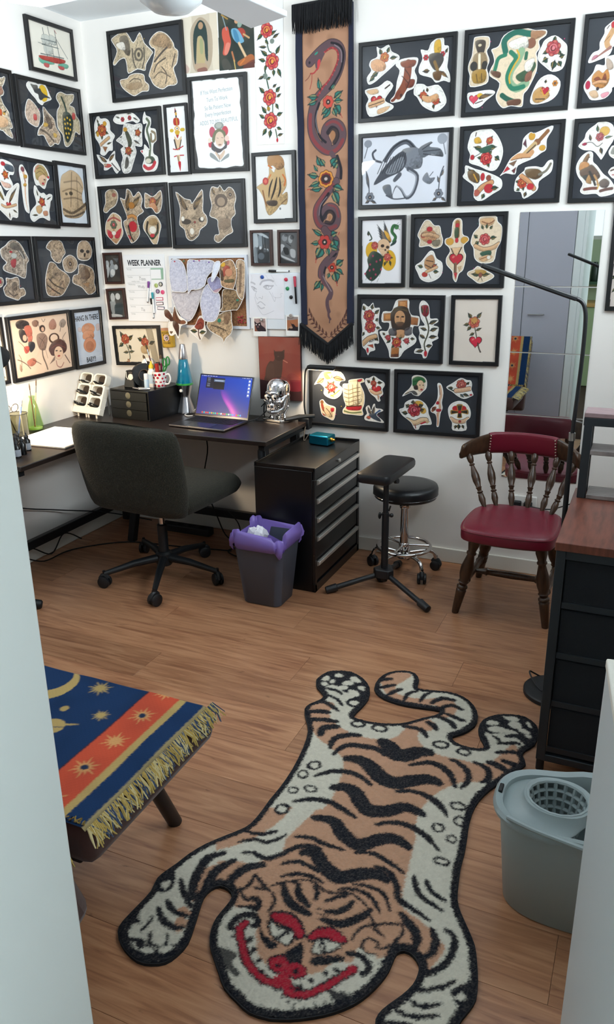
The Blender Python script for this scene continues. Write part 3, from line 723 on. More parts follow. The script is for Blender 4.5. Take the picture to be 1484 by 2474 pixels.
LEG = [(0, .6), (.02, .66), (.28, .92), (.30, .98), (.315, .72), (.33, 1.0), (.35, 1.0), (.365, .7), (.39, .8), (.405, 1.0), (.42, .8), (.5, 1.15), (.58, 1.18), (.68, .85), (.74, .65), (.755, .9), (.77, .9), (.785, .7), (.87, 1.05), (.95, .95), (1, .8)]
seatpoly = [(2.215, -.665), (2.36, -.685), (2.515, -.665), (2.552, -.60), (2.552, -.45), (2.535, -.35), (2.47, -.295), (2.36, -.28), (2.25, -.295), (2.195, -.35), (2.178, -.45), (2.178, -.60)]
sp2 = cr2(seatpoly, 4)
def ins(P, d, c=(2.365, -.48)): return [(x + (c[0] - x) * d, y + (c[1] - y) * d) for x, y in P]
MB().loft([[Vector((x, y, z)) for x, y in ins(sp2, d)] for z, d in ((.378, .03), (.382, 0), (.405, 0), (.408, .01))]).build('seat_board', M_turned, ch, smooth=True)
MB().loft([[Vector((x, y, z)) for x, y in ins(sp2, d)] for z, d in ((.385, -.012), (.392, -.018), (.418, -.018), (.424, -.008), (.425, .0), (.431, .01), (.436, .06), (.437, .4), (.432, .85))]).build('seat_cushion', M_leather, ch, smooth=True, ang=50)
MB().tube([Vector((x, y, .4245)) for x, y in ins(sp2, -.012)], .0035, 6, closed=True).build('piping', M_leather, ch, smooth=True)
legs = (((2.158, -.555), (2.235, -.57)), ((2.542, -.555), (2.495, -.57)), ((2.172, -.13), (2.25, -.32)), ((2.56, -.14), (2.49, -.32)))
for f, t in legs: turned((f[0], f[1], 0), (t[0], t[1], .385), .0235, LEG).build('leg', M_turned, ch, smooth=True, ang=60)
def onleg(i, t): f, q = legs[i]; return Vector((f[0] + (q[0] - f[0]) * t, f[1] + (q[1] - f[1]) * t, .385 * t))
STR = [(0, .6), (.08, .7), (.16, 1.0), (.18, 1.25), (.2, .9), (.35, 1.0), (.5, 1.1), (.65, 1.0), (.8, .9), (.82, 1.25), (.84, 1.0), (.92, .7), (1, .6)]
turned(onleg(0, .36), onleg(2, .36), .015, STR).build('stretcher', M_turned, ch, smooth=True)
turned(onleg(1, .36), onleg(3, .36), .015, STR).build('stretcher', M_turned, ch, smooth=True)
mL = onleg(0, .36).lerp(onleg(2, .36), .5); mR = onleg(1, .36).lerp(onleg(3, .36), .5)
turned(mL, mR, .015, STR).build('stretcher', M_turned, ch, smooth=True)
# curved back rail on six spindles
def rail(t): # t in -1..1 along the horseshoe
    a = t * 1.12; return Vector((2.345 + .275 * math.sin(a), -.345 + .185 * math.cos(a) - .03, .0))
for i, t in enumerate((-.86, -.52, -.17, .17, .52, .86)):
    b = rail(t); base = Vector((2.362 + .155 * math.sin(t * 1.3), -.405 + .105 * math.cos(t * 1.3), .428))
    turned(base, (b.x, b.y, .655 - .012 * t * t), .0155, SP).build('spindle', M_turned, ch, smooth=True, ang=60)
def railring(t, hw, zc, hh):
    p = rail(t); q = rail(t + .02); d = (q - p).normalized(); n = Vector((d.y, -d.x, 0)); out = []
    for k in range(16):
        a = 2 * PI * k / 16; cx_, s_ = math.cos(a), math.sin(a)
        out.append(p + n * (math.copysign(abs(cx_) ** .6, cx_) * hw + .012 * s_) + Vector((0, 0, zc + math.copysign(abs(s_) ** .6, s_) * hh)))
    return out
def hh(t): u = abs(t); return .047 - .012 * max(0, u - .55) / .45
def zc(t): u = abs(t); return .693 - .022 * max(0, (u - .45)) / .55 - .012 * u * u
ts = [-1.0 + 2.0 * i / 40 for i in range(41)]
R_ = [railring(-1.03, .008, zc(1), .015)] + [railring(t, .016, zc(t), hh(t)) for t in ts] + [railring(1.03, .008, zc(1), .015)]
MB().loft(R_).build('back_rail', M_turned, ch, smooth=True, ang=60)
tb = [-.52 + 1.04 * i / 24 for i in range(25)]
MB().loft([railring(t, .0195, zc(t), hh(t) + .0035) for t in tb]).build('back_pad', M_leather, ch, smooth=True, ang=60)
nm = MB()
for t in (-.505, .505):
    for k in range(7):
        p = rail(t); q = rail(t + .02); d = (q - p).normalized(); n = Vector((d.y, -d.x, 0)); z = zc(t) - hh(t) * .85 + hh(t) * 1.7 * k / 6
        nm.sphere(p + n * (.0205 + .010 * ((z - zc(t)) / hh(t))) + Vector((0, 0, z)), .0042, 8, 5)
o = nm.build('upholstery_nails', M_nail, ch, smooth=True)

# ------------------------------------------------------------------ floor lamp
fl_ = thing('floor_lamp', 'slim black floor lamp with a bent arm reaching over the chair', 'lamp', (2.62, -1.07, 0))
MB().lathe([(.098, 0), (.102, .003), (.102, .016), (.098, .020), (.02, .022), (.012, .03)], (2.635, -1.07, 0), 40).build('base', M_blackplastic, fl_, smooth=True)
MB().cyl((2.62, -1.07, .02), (2.612, -1.07, .93), .0085).build('lower_pole', M_blackmetal, fl_, smooth=True)
MB().cyl((2.612, -1.07, .93), (2.612, -1.07, .955), .0105).build('joint', M_steel, fl_, smooth=True)
MB().tube(smooth_path([(2.612, -1.07, .95), (2.618, -1.07, 1.15), (2.618, -1.07, 1.29), (2.612, -1.07, 1.34), (2.598, -1.07, 1.362), (2.57, -1.08, 1.374)], 6), .0065, 10).build('upper_pole', M_blackmetal, fl_, smooth=True)
MB().beam((2.585, -1.075, 1.368), (2.315, -1.19, 1.469), .022, .014).build('light_bar', M_blackmetal, fl_, bevel=.004)
wire('lamp_lead', [(2.60, -.99, .008), (2.56, -1.0, .03), (2.545, -1.03, .05), (2.57, -1.07, .03), (2.60, -1.10, .022)], .003, M_cable, 'thin black lead curling over the floor lamp base', 'cable')

# ------------------------------------------------------------------ drawer unit with rack
M_navy = mat('navy_fabric', '10161c', .9, bump=.3, bscale=400)
M_frame = mat('slate_metal', '1f262c', .5)
M_walnut = mat('walnut_laminate', '7a4434', .38, noise=.45, nscale=5, stretch=(14, 2, 2), bump=.03, bscale=30)
M_greywood = mat('grey_oak', '8d8583', .5, noise=.35, nscale=8, stretch=(3, 24, 3))
du = thing('drawer_unit', 'tall dark fabric drawer unit with a walnut top by the right wall', 'drawers', (2.95, -1.26, 0))
DX0, DX1, DY0, DY1 = 2.634, 3.27, -1.532, -.985
MB().box(DX0, DY0, .725, DX1, DY1, .75).build('top', M_walnut, du, bevel=.002)
MB().box(DX0 + .004, DY0 + .004, .04, DX0 + .03, DY0 + .03, .725).box(DX1 - .03, DY0 + .004, .04, DX1, DY0 + .03, .725).box(DX0 + .004, DY1 - .03, .04, DX0 + .03, DY1, .725).box(DX1 - .03, DY1 - .03, .04, DX1, DY1, .725).box(DX0 + .03, DY0 + .004, .70, DX1 - .03, DY0 + .03, .725).box(DX0 + .03, DY0 + .004, .04, DX1 - .03, DY0 + .03, .062).build('frame', M_frame, du, bevel=.002)
for x in (DX0 + .017, DX1 - .017):
    for y in (DY0 + .017, DY1 - .017): MB().cyl((x, y, 0), (x, y, .04), .012).build('foot', M_blackplastic, du)
dz = [.698, .545, .385, .225, .066]
for i in range(4):
    d = MB().box(DX0 + .032, DY0 + .012, dz[i + 1] + .008, DX1 - .032, DY1 - .01, dz[i]).build('drawer', M_navy, du, bevel=.004)
    MB().box(DX0 + .032, DY0 + .008, dz[i + 1] + .006, DX1 - .032, DY0 + .02, dz[i + 1] + .024).build('drawer_rail', M_frame, d)
    MB().box(2.93, DY0 + .004, dz[i] - .06, 2.99, DY0 + .012, dz[i] - .03).build('pull_tab', M_navy, d, bevel=.003)
MB().box(DX0 + .006, DY0 + .03, .07, DX0 + .014, DY1 - .03, .70).build('side_panel', M_navy, du)
rk = thing('shelf_rack', 'black metal rack with grey wooden shelves standing on the walnut drawer top', 'shelf', (2.95, -1.0, .75))
RX0, RX1, RY0, RY1 = 2.645, 3.26, -1.10, -.995
def bar(a, b, n='post'): MB().beam(a, b, .026, .026, (0, 1, .001)).build(n, M_frame, rk, bevel=.002)
for x in (RX0 + .015, RX1 - .015):
    bar((x, RY0 + .015, .75), (x, RY0 + .015, 1.0)); bar((x, RY1 - .015, .75), (x, RY1 - .015, 1.0))
bar((RX0, RY0 + .015, 1.0), (RX1, RY0 + .015, 1.0), 'rail'); bar((RX0, RY1 - .015, 1.0), (RX1, RY1 - .015, 1.0), 'rail')
MB().box(RX0 + .028, RY0 + .0, .895, RX1 - .028, RY1, .91).build('shelf', M_greywood, rk, bevel=.002)
MB().box(RX0, RY0 + .002, 1.013, RX1, RY1 - .002, 1.028).build('top_shelf', mat('pink_grey_oak', 'a2898c', .5, noise=.25, nscale=8, stretch=(3, 24, 3)), rk, bevel=.002)
MB().box(2.675, RY0, .7505, RX1 - .03, RY1, .765).build('bottom_shelf', M_greywood, rk, bevel=.002)

# ------------------------------------------------------------------ mop bucket
M_buck = mat('grey_bucket_plastic', '97a4a5', .38)
bk_ = thing('mop_bucket', 'grey plastic mop bucket with a perforated wringer basket', 'bucket', (2.785, -2.02, 0))
def oval(cx, cy, hx, hy, z, e=.75, n=48, dz=None):
    P = []
    for k in range(n):
        a = 2 * PI * k / n; c, s_ = math.cos(a), math.sin(a); x = math.copysign(abs(c) ** e, c); y = math.copysign(abs(s_) ** e, s_)
        P.append(Vector((cx + hx * x, cy + hy * y, z + (dz(x, y) if dz else 0))))
    return P
bx, by = 2.785, -2.02
rim = lambda x, y: .030 * max(0, 1 - abs(x - .15) * 1.6) ** 2 * (1 if y > 0 else .3) - .03 * max(0, x - .2)
o = MB().loft([oval(bx, by, .148, .090, 0), oval(bx, by, .152, .094, .004), oval(bx, by, .175, .112, .255, dz=rim), oval(bx, by, .190, .126, .262, dz=rim), oval(bx, by, .192, .128, .272, dz=rim), oval(bx, by, .186, .122, .280, dz=rim), oval(bx, by, .170, .106, .276, dz=rim), oval(bx, by, .165, .102, .25, dz=rim), oval(bx, by, .142, .084, .012)]).build('body', M_buck, bk_, smooth=True, ang=50)
# wringer: deck with a basket hanging in it
wx, wy = 2.735, -2.012
deck = []
MB().loft([oval(bx - .078, by, .096, .105, .262, .75, 40), oval(wx + .004, wy, .086, .078, .272, .9, 40), oval(wx + .004, wy, .078, .070, .292, .9, 40), oval(wx + .004, wy, .070, .062, .290, .9, 40)], cap=False).build('wringer_deck', M_buck, bk_, smooth=True, ang=60)
bm_ = MB(); NR, NC = 6, 18
def bp(i, k, off=0.0):
    t = i / NR; r = 1 - .42 * t; a = 2 * PI * k / NC
    return Vector((wx + .004 + (.070 * r - off) * math.cos(a), wy + (.062 * r - off) * math.sin(a), .288 - .125 * t))
for k in range(NC): bm_.tube([bp(i, k) for i in range(NR + 1)], .0052, 6)
for i in range(NR + 1): bm_.tube([bp(i, k + .5 * 0) for k in range(NC)], .0048, 6, closed=True)
bm_.lathe([(.001, .160), (.041, .160), (.041, .165), (.001, .165)], (wx + .004, wy, 0), 18)
bm_.build('wringer_basket', M_buck, bk_, smooth=True)
MB().box(2.602, -2.03, .262, 2.612, -2.0, .284).build('latch', M_blackplastic, bk_, bevel=.002)
MB().tube(smooth_path([(2.64, -2.118, .285), (2.70, -2.145, .292), (2.79, -2.152, .285), (2.87, -2.148, .27)], 5), .006, 8).build('handle', M_buck, bk_, smooth=True)
# ------------------------------------------------------------------ things on the desk
# laptop
lp = thing('laptop', 'open grey laptop with a blue and purple screen on the desk', 'laptop', (.81, -.28, DZ))
M_alu = mat('space_grey_aluminium', '6a686c', .32, .9)
LA = math.radians(-3.0); LX = rotz(LA, (.81, -.28, 0))
MB().xf(LX).box(.645, -.425, DZ + .002, .972, -.195, DZ + .013).build('base', M_alu, lp, bevel=.004, seg=3)
MB().xf(LX).box(.665, -.318, DZ + .0131, .952, -.213, DZ + .0136).build('keyboard_well', mat('keyboard_black', '0c0d10', .5), lp)
km = MB().xf(LX)
for r in range(5):
    for c in range(14): km.box(.669 + c * .0203, -.315 + r * .0203, DZ + .0136, .669 + c * .0203 + .017, -.315 + r * .0203 + .017, DZ + .0148)
km.build('keys', mat('key_black', '17181b', .55), lp)['kind'] = 'stuff'
MB().xf(LX).box(.74, -.417, DZ + .0131, .88, -.332, DZ + .0135).build('trackpad', mat('trackpad_grey', '77757a', .25, .8), lp)
MB().xf(LX).box(.765, -.4252, DZ + .009, .855, -.4249, DZ + .013).build('front_notch', M_steel, lp)
hinge = Vector((.81, -.195, DZ + .013)); tl = math.radians(20)
def LID(x, y, h):       # x across, y up the lid, h towards the viewer
    up = Vector((0, math.sin(tl), math.cos(tl))); n = Vector((0, -math.cos(tl), math.sin(tl)))
    p = hinge + Vector((1, 0, 0)) * x + up * y + n * h
    return LX @ p
LH = .222
MB().add([LID(x, y, h) for h in (-.004, .002) for x, y in ((-.163, 0), (.163, 0), (.163, LH), (-.163, LH))], [(0, 3, 2, 1), (4, 5, 6, 7), (0, 1, 5, 4), (1, 2, 6, 5), (2, 3, 7, 6), (3, 0, 4, 7)]).build('lid', M_alu, lp, bevel=.002)
MB().add([LID(x, y, h) for h in (.002, .0026) for x, y in ((-.161, .004), (.161, .004), (.161, LH - .002), (-.161, LH - .002))], [(0, 3, 2, 1), (4, 5, 6, 7), (0, 1, 5, 4), (1, 2, 6, 5), (2, 3, 7, 6), (3, 0, 4, 7)]).build('bezel', mat('bezel_black', '08090b', .2), lp)
cv = Canvas(-156, 12, 156, 216, 1.3, '1636a8')
X, Y = cv.X, cv.Y; w_ = (slice(None), slice(None))
cv.put(w_, np.clip(1.1 - (Y / 216) * 1.2 + .1 * np.sin(X / 60), 0, 1) * .75, '1c1f66'); cv.put(w_, np.clip((X + 60) / 260, 0, 1) * np.clip(Y / 160, 0, 1) * .7, '1f5bd8')
cur = 40 - 55 * np.tanh((Y - 70) / 60) - 10; dd = X - cur
cv.put(w_, np.clip(np.exp(-(dd / 34) ** 2) * np.clip(1.2 - np.abs(Y - 55) / 80, 0, 1) * (dd > -10), 0, 1) * .9, 'c23fd0')
cv.put(w_, np.clip(np.exp(-((dd - 8) / 14) ** 2) * np.clip(1.1 - np.abs(Y - 40) / 60, 0, 1), 0, 1) * .55, 'f070b0')
cv.put(w_, (dd < -2) * np.clip(1.2 - np.abs(Y - 90) / 110, 0, 1) * .35, '2a1e74')
cv.fill([(-156, 209), (156, 209), (156, 216), (-156, 216)], '2b3f8c', .8, False)
for i, (a, b) in enumerate(((-150, -146), (-142, -120), (-116, -104), (-100, -88), (-84, -70), (-66, -56), (96, 100), (104, 116), (120, 140), (144, 152))): cv.fill([(a, 211), (b, 211), (b, 213.5), (a, 213.5)], 'd8e0f4', .8, False)
cv.fill([(-118, 150), (-118, 206), (-72, 206), (-72, 150)], '14172a', 1, False); cv.fill([(-72, 146), (-72, 204), (-6, 204), (-6, 146)], '0c0e1c', 1, False); cv.fill([(-72, 184), (-6, 184), (-6, 197), (-72, 197)], '5f7392', 1, False); cv.fill([(-66, 189), (-14, 189), (-14, 193), (-66, 193)], 'c8d6e8', .8, False)
for y in (200, 192, 184, 172, 164, 158): cv.fill([(-112, y), (-94, y), (-94, y + 3), (-112, y + 3)], '8e98b4', .8, False)
for y in (194, 176, 158, 140, 122): cv.fill([(136, y), (147, y), (147, y + 9), (136, y + 9)], 'e4ecfa', 1, False); cv.fill([(134, y - 4), (149, y - 4), (149, y - 2), (134, y - 2)], 'b8c8ee', .8, False)
rr = random.Random(11)
for i in range(21):
    x = -118 + i * 11.6; cv.ell(x, 21, 4.6, 4.6, ['3aa0e8', 'e8e8ee', '46c05a', 'e8a030', 'd84868', 'c8d2e6', '7a60d8', 'e05030', '38b8b0'][rr.randrange(9)])
def TLAP(x, y, h):
    P = np.zeros(x.shape + (3,)); o = np.array(LID(0, 0, .003)); ex = np.array(LID(1, 0, .003)) - o; ey = np.array(LID(0, 1, .003)) - o
    return o + x[..., None] / 1000 * ex + y[..., None] / 1000 * ey
cv.mesh('screen', attr_mat('screen', .3, emit=1.1), lp, TLAP)
wire('laptop_lead', [(.975, -.20, DZ + .008), (1.01, -.17, DZ + .02), (1.03, -.10, DZ + .05), (1.0, -.06, DZ + .08), (.985, -.04, DZ + .02), (.98, -.005, DZ - .03)], .003, M_cable, 'black charging lead looping behind the laptop', 'cable')
wire('laptop_cable', [(.985, -.14, DZ + .004), (1.04, -.12, DZ + .006), (1.05, -.06, DZ + .05), (1.01, -.03, DZ + .09), (.96, -.02, DZ + .05)], .0025, M_cable, 'thin black cable rising beside the laptop', 'cable')
# lava lamp
lv = thing('lava_lamp', 'silver lava lamp filled with blue liquid on the desk', 'lamp', (.535, -.085, DZ))
lx, ly = .535, -.085
M_silver = mat('satin_silver', 'c4c2c6', .25, 1.0)
MB().lathe([(.052, .001), (.053, .004), (.050, .01), (.027, .085), (.0255, .092), (.028, .10), (.043, .148), (.044, .152), (.040, .153)], (lx, ly, DZ), 36).build('base', M_silver, lv, smooth=True, ang=60)
MB().cyl((lx + .0, ly - .030, DZ + .123), (lx + .0, ly - .042, DZ + .126), .009, .008, 14).build('switch', mat('white_plastic', 'eceae6', .4), lv, smooth=True)
MB().lathe([(.034, .150), (.045, .156), (.046, .165), (.0235, .292), (.021, .297)], (lx, ly, DZ), 36).build('bottle', glass_mat('clear_glass', 'eef6f6'), lv, smooth=True, ang=60)
m_liq = mat('blue_liquid', '0e86a6', .12, emit=.10, coat=.6)
MB().lathe([(.001, .153), (.043, .157), (.0445, .165), (.0222, .290), (.001, .290)], (lx, ly, DZ), 36).build('liquid', m_liq, lv, smooth=True, ang=60)
MB().lathe([(.030, .150), (.0445, .153), (.0462, .158), (.0455, .163)], (lx, ly, DZ), 36).build('glow_rim', mat('green_glow', '3f9a4a', .3, emit=.25), lv, smooth=True)
MB().lathe([(.024, .288), (.0245, .292), (.0145, .362), (.012, .366), (.001, .367)], (lx, ly, DZ), 32).build('cap', M_silver, lv, smooth=True, ang=50)
wire('white_cord', [(.56, -.12, DZ + .004), (.57, -.155, DZ + .004), (.60, -.175, DZ + .004), (.625, -.165, DZ + .005)], .003, mat('white_plastic'), 'short white cord in front of the lava lamp', 'cable')
wire('white_lead', [(.585, -.09, DZ + .012), (.62, -.06, DZ + .05), (.66, -.04, DZ + .08)], .0025, mat('white_plastic'), 'thin white lead rising beside the lava lamp to the laptop', 'cable')
# chrome anatomical head
sk = thing('chrome_head', 'shiny chrome anatomical skull bust on the desk in front of the red cat picture', 'sculpture', (1.095, -.085, DZ))
hx, hy = 1.095, -.085
M_mirror = mat('polished_chrome', 'dedcde', .06, 1.0, bump=.05, bscale=70)
HX = rotz(math.radians(-10), (hx, hy, 0))
MB().xf(HX).prism([(hx - .065, hy - .055), (hx + .045, hy - .055), (hx + .068, hy - .02), (hx + .068, hy + .05), (hx - .065, hy + .05)], DZ, DZ + .014).build('plinth', mat('pale_chrome', 'c9c4be', .15, 1.0), sk, bevel=.003)
cr = MB().xf(HX)
rings = []
for z, rx_, ry_, oy in ((.095, .040, .045, -.01), (.11, .050, .058, -.006), (.135, .057, .066, 0), (.16, .060, .070, .004), (.185, .058, .068, .006), (.205, .048, .056, .008), (.218, .032, .038, .008), (.224, .012, .015, .008)):
    rings.append([Vector((hx + rx_ * math.cos(2 * PI * k / 28), hy + oy + ry_ * math.sin(2 * PI * k / 28), DZ + z)) for k in range(28)])
cr.loft(rings).build('cranium', M_mirror, sk, smooth=True, ang=80)
fc = MB().xf(HX)
def ball(x, y, z, r, sx=1, sy=1, sz=1): fc.sphere((hx + x, hy + y, DZ + z), r, 12, 8, sx, sy, sz)
ball(0, -.058, .150, .030, 1.35, .6, .5)                       # brow
for s_ in (-1, 1):
    fc.lathe([(.012, 0), (.017, .003), (.017, .006), (.012, .008)], (hx + s_ * .022, hy - .068, DZ + .128), 14, (0, -1, 0)); ball(s_ * .022, -.066, .128, .0105)
    ball(s_ * .040, -.052, .108, .016, 1.2, .9, .7); fc.tube([(hx + s_ * .056, hy - .01, DZ + .135), (hx + s_ * .052, hy - .045, DZ + .112), (hx + s_ * .03, hy - .066, DZ + .108)], .006, 8)
    fc.tube([(hx + s_ * .050, hy - .005, DZ + .12), (hx + s_ * .044, hy - .02, DZ + .075), (hx + s_ * .030, hy - .05, DZ + .056), (hx, hy - .064, DZ + .052)], [.011, .012, .011, .012], 8)
    fc.tube([(hx + s_ * .050, hy + .02, DZ + .115), (hx + s_ * .046, hy + .015, DZ + .07), (hx + s_ * .036, hy - .005, DZ + .035), (hx + s_ * .045, hy - .01, DZ + .014)], .006, 8)
    fc.tube([(hx + s_ * .038, hy + .0, DZ + .09), (hx + s_ * .028, hy - .02, DZ + .05), (hx + s_ * .022, hy - .03, DZ + .014)], .007, 8)
    ball(s_ * .058, .004, .132, .012, .6, 1, 1.3); ball(s_ * .046, .012, .075, .008)
ball(0, -.072, .110, .010, .8, .8, 1.4); ball(0, -.066, .086, .022, 1.1, .6, .8); ball(0, -.05, .055, .018, 1.4, .8, .6)
for k in range(7):
    x = (k - 3) * .0065; fc.box(hx + x - .0026, hy - .079 + abs(x) * .3, DZ + .082, hx + x + .0026, hy - .073 + abs(x) * .3, DZ + .092); fc.box(hx + x - .0025, hy - .078 + abs(x) * .3, DZ + .070, hx + x + .0025, hy - .072 + abs(x) * .3, DZ + .080)
fc.build('face', M_mirror, sk, smooth=True, ang=60)
nk = MB().xf(HX)
for k in range(6): nk.lathe([(.014, 0), (.019, .003), (.019, .009), (.014, .012)], (hx, hy + .012, DZ + .014 + k * .013), 16)
for a in range(7):
    t = a / 7 * 2 * PI; nk.tube([(hx + .032 * math.cos(t), hy + .03 * math.sin(t), DZ + .014), (hx + .026 * math.cos(t + .3), hy + .024 * math.sin(t + .3), DZ + .06), (hx + .03 * math.cos(t + .1), hy + .03 * math.sin(t + .1), DZ + .10)], .0045, 8)
nk.build('neck', M_mirror, sk, smooth=True, ang=60)
# black lacquer drawer box
bxo = thing('drawer_box', 'black wooden three-drawer box with round finger holes on the desk', 'drawers', (.37, -.20, DZ))
BX = rotz(math.radians(-5), (.37, -.20, 0)); Z1 = DZ + .155
M_lacq = mat('black_wood_stain', '0f1011', .33, noise=.3, nscale=12, stretch=(2, 2, 20), bump=.06, bscale=60)
MB().xf(BX).box(.245, -.345, DZ, .50, -.055, DZ + .008).box(.245, -.345, Z1 - .008, .50, -.055, Z1).box(.245, -.345, DZ + .008, .253, -.055, Z1 - .008).box(.492, -.345, DZ + .008, .50, -.055, Z1 - .008).box(.253, -.063, DZ + .008, .492, -.055, Z1 - .008).build('carcass', M_lacq, bxo, bevel=.0015)
for i in range(3):
    z0 = DZ + .010 + i * .0457; z1 = z0 + .0437
    m = MB().xf(BX); cxx, czz, rr_ = .3725, (z0 + z1) / 2 + .004, .013
    fr = [(.255, z0), (.490, z0), (.490, z1), (.255, z1)]
    per = []
    n = 24
    for k in range(n):
        a = 2 * PI * k / n + PI / 4 + PI; c_, s_ = math.cos(a), math.sin(a); sc = 1 / max(abs(c_), abs(s_))
        per.append(((.3725 + c_ * sc * .1175, (z0 + z1) / 2 + s_ * sc * .02185), (cxx + rr_ * c_, czz + rr_ * s_)))
    for y in (-.352, -.344):
        m.add([(p[0], y, p[1]) for p, q in per] + [(q[0], y, q[1]) for p, q in per], [(k, (k + 1) % n, n + (k + 1) % n, n + k) for k in range(n)])
    m.add([(q[0], y, q[1]) for y in (-.352, -.344) for p, q in per] + [(p[0], y, p[1]) for y in (-.352, -.344) for p, q in per], [(k, (k + 1) % n, n + (k + 1) % n, n + k) for k in range(n)] + [(2 * n + k, 2 * n + (k + 1) % n, 3 * n + (k + 1) % n, 3 * n + k) for k in range(n)])
    d = m.build('drawer', M_lacq, bxo)
    MB().xf(BX).lathe([(.0125, 0), (.0165, .0005), (.0168, .0025), (.0125, .003)], (cxx, -.352, czz), 20, (0, -1, 0)).build('finger_ring', mat('pale_metal', 'b5aa90' if i < 2 else '4a463c', .3, .9) if False else mat('nickel_ring', '8f8878', .3, .9), d, smooth=True)
def BXP(x, y, z=0): return BX @ Vector((x, y, Z1 + z))
# tape dispenser, tape roll, glue, stick, mug, ruler, brushes, scissors on the box
td = thing('tape_dispenser', 'black tape dispenser on the drawer box', 'tape dispenser', BXP(.335, -.27))
p = BXP(.335, -.27)
MB().loft([[p + Vector((x * k, y * k, z)) for x, y in ((-.036, -.028), (.036, -.028), (.036, .028), (-.036, .028))] for z, k in ((0, 1.0), (.045, .82), (.085, .68), (.09, .62))]).build('body', mat('smoked_black', '15171a', .18), td, bevel=.005, seg=3)
MB().lathe([(.012, 0), (.016, .0005), (.016, .004), (.012, .005)], p + Vector((0.012, -.0235, .058)), 18, (0, -1, .15)).build('dial', mat('cream_plastic', 'd9d2c4', .4), td, smooth=True)
MB().tube([p + Vector((-.014, -.025 + .006 * 0, .085)) + Vector((0, -.001, 0)), p + Vector((-.012, -.030, .058)), p + Vector((.0, -.031, .045))], .002, 6).build('tape_strip', mat('cream_plastic'), td, smooth=True)
def tape_roll(name, c, ax, ro, ri, wd, m, mcore, label):
    t = thing(name, label, 'tape roll', c)
    MB().lathe([(ri, -wd / 2), (ro, -wd / 2), (ro, wd / 2), (ri, wd / 2), (ri, -wd / 2)], c, 32, ax).build('roll', m, t, smooth=True, ang=40)
    MB().lathe([(ri - .002, -wd / 2 - .0005), (ri, -wd / 2 - .0005), (ri, wd / 2 + .0005), (ri - .002, wd / 2 + .0005), (ri - .002, -wd / 2 - .0005)], c, 32, ax).build('core', mcore, t, smooth=True)
tape_roll('black_tape_roll', BXP(.385, -.235, .062), Vector((.8, -.6, .1)), .062, .030, .03, mat('black_tape', '0b0c0e', .35), mat('card_brown', '6a5644', .8), 'large black tape roll standing on edge on the drawer box')
tape_roll('white_tape_roll', BXP(.355, -.15, .105), Vector((.25, -.95, .1)), .035, .018, .03, mat('white_tape', 'efede8', .6), mat('card_brown'), 'white tape roll perched behind the black tape dispenser')
tape_roll('spare_tape_roll', BXP(.355, -.15, .035), Vector((.25, -.95, .1)), .035, .018, .03, mat('white_tape'), mat('card_brown'), 'lower white tape roll hidden behind the tape dispenser')
gl = thing('glue_bottle', 'white glue bottle with a yellow nozzle on the drawer box', 'glue', BXP(.425, -.215)); p = BXP(.425, -.215)
MB().lathe([(.022, 0), (.024, .004), (.024, .075), (.018, .088), (.0125, .092), (.0125, .10)], p, 24, None, 1, .75).build('body', mat('white_plastic'), gl, smooth=True, ang=50)
MB().lathe([(.024, .02), (.0244, .02), (.0244, .068), (.024, .068)], p, 24, None, 1.005, .76).build('label', mat('pale_blue_label', 'b9cfe0', .5), gl, smooth=True)
MB().lathe([(.0135, .098), (.0135, .112), (.006, .12), (.0035, .135), (.001, .136)], p, 18).build('nozzle', mat('yellow_cap', 'e8c22a', .4), gl, smooth=True, ang=50)
gs = thing('glue_stick', 'small white and blue glue stick in front of the spotted mug', 'glue stick', BXP(.445, -.285)); p = BXP(.445, -.285)
MB().lathe([(.012, 0), (.0125, .003), (.0125, .05), (.012, .052)], p, 18).build('body', mat('pale_blue_label'), gs, smooth=True, ang=50)
MB().lathe([(.0115, .052), (.0118, .054), (.0118, .078), (.0105, .081), (.001, .081)], p, 18).build('cap', mat('white_plastic'), gs, smooth=True, ang=50)
for i, (x, y, a, L_) in enumerate(((.40, -.30, .1, .07), (.375, -.31, -.35, .05), (.425, -.325, .25, .06))):
    p = BXP(x, y, .006); o = MB().tube([p, p + Vector((math.cos(a) * L_ * .7, math.sin(a) * L_ * .7, 0)), p + Vector((math.cos(a) * L_, math.sin(a) * L_, 0))], [.0055, .0055, .003], 10).build('small_pen', M_chrome if i else M_steel, None, smooth=True)
    tag(o, ['short steel pen lying along the front edge of the drawer box', 'small chrome cap lying by the tape dispenser', 'small chrome cap lying below the glue stick'][i], 'pen')
mg = thing('mug', 'white mug with red dots holding brushes and scissors', 'mug', BXP(.465, -.215)); p = BXP(.468, -.205)
M_china = mat('white_china', 'f0ece8', .18)
MB().lathe([(.025, 0), (.030, .003), (.034, .02), (.039, .078), (.0395, .084), (.037, .084), (.0345, .06), (.030, .008), (.001, .006)], p, 36).build('body', M_china, mg, smooth=True, ang=60)
MB().tube(smooth_path([p + Vector((.036, .0, .066)), p + Vector((.055, .004, .070)), p + Vector((.062, .006, .045)), p + Vector((.052, .003, .022)), p + Vector((.033, 0, .018))], 6), .0045, 8).build('handle', M_china, mg, smooth=True)
M_dot = mat('red_glaze', 'b0142a', .2)
rr = random.Random(4)
for r in range(4):
    for k in range(10):
        a = 2 * PI * (k + .5 * (r % 2)) / 10 + rr.uniform(-.08, .08); z = .014 + r * .0185 + rr.uniform(-.003, .003); R = .0325 + (z - .014) * .098
        c = p + Vector((math.cos(a) * R, math.sin(a) * R, z)); n = Vector((math.cos(a), math.sin(a), -.1)).normalized(); q = rr.uniform(.0062, .0085)
        MB().lathe([(.0001, .0008), (q * .8, .0006), (q, -.0008)], c, 12, n).build('dot', M_dot, mg, smooth=True)
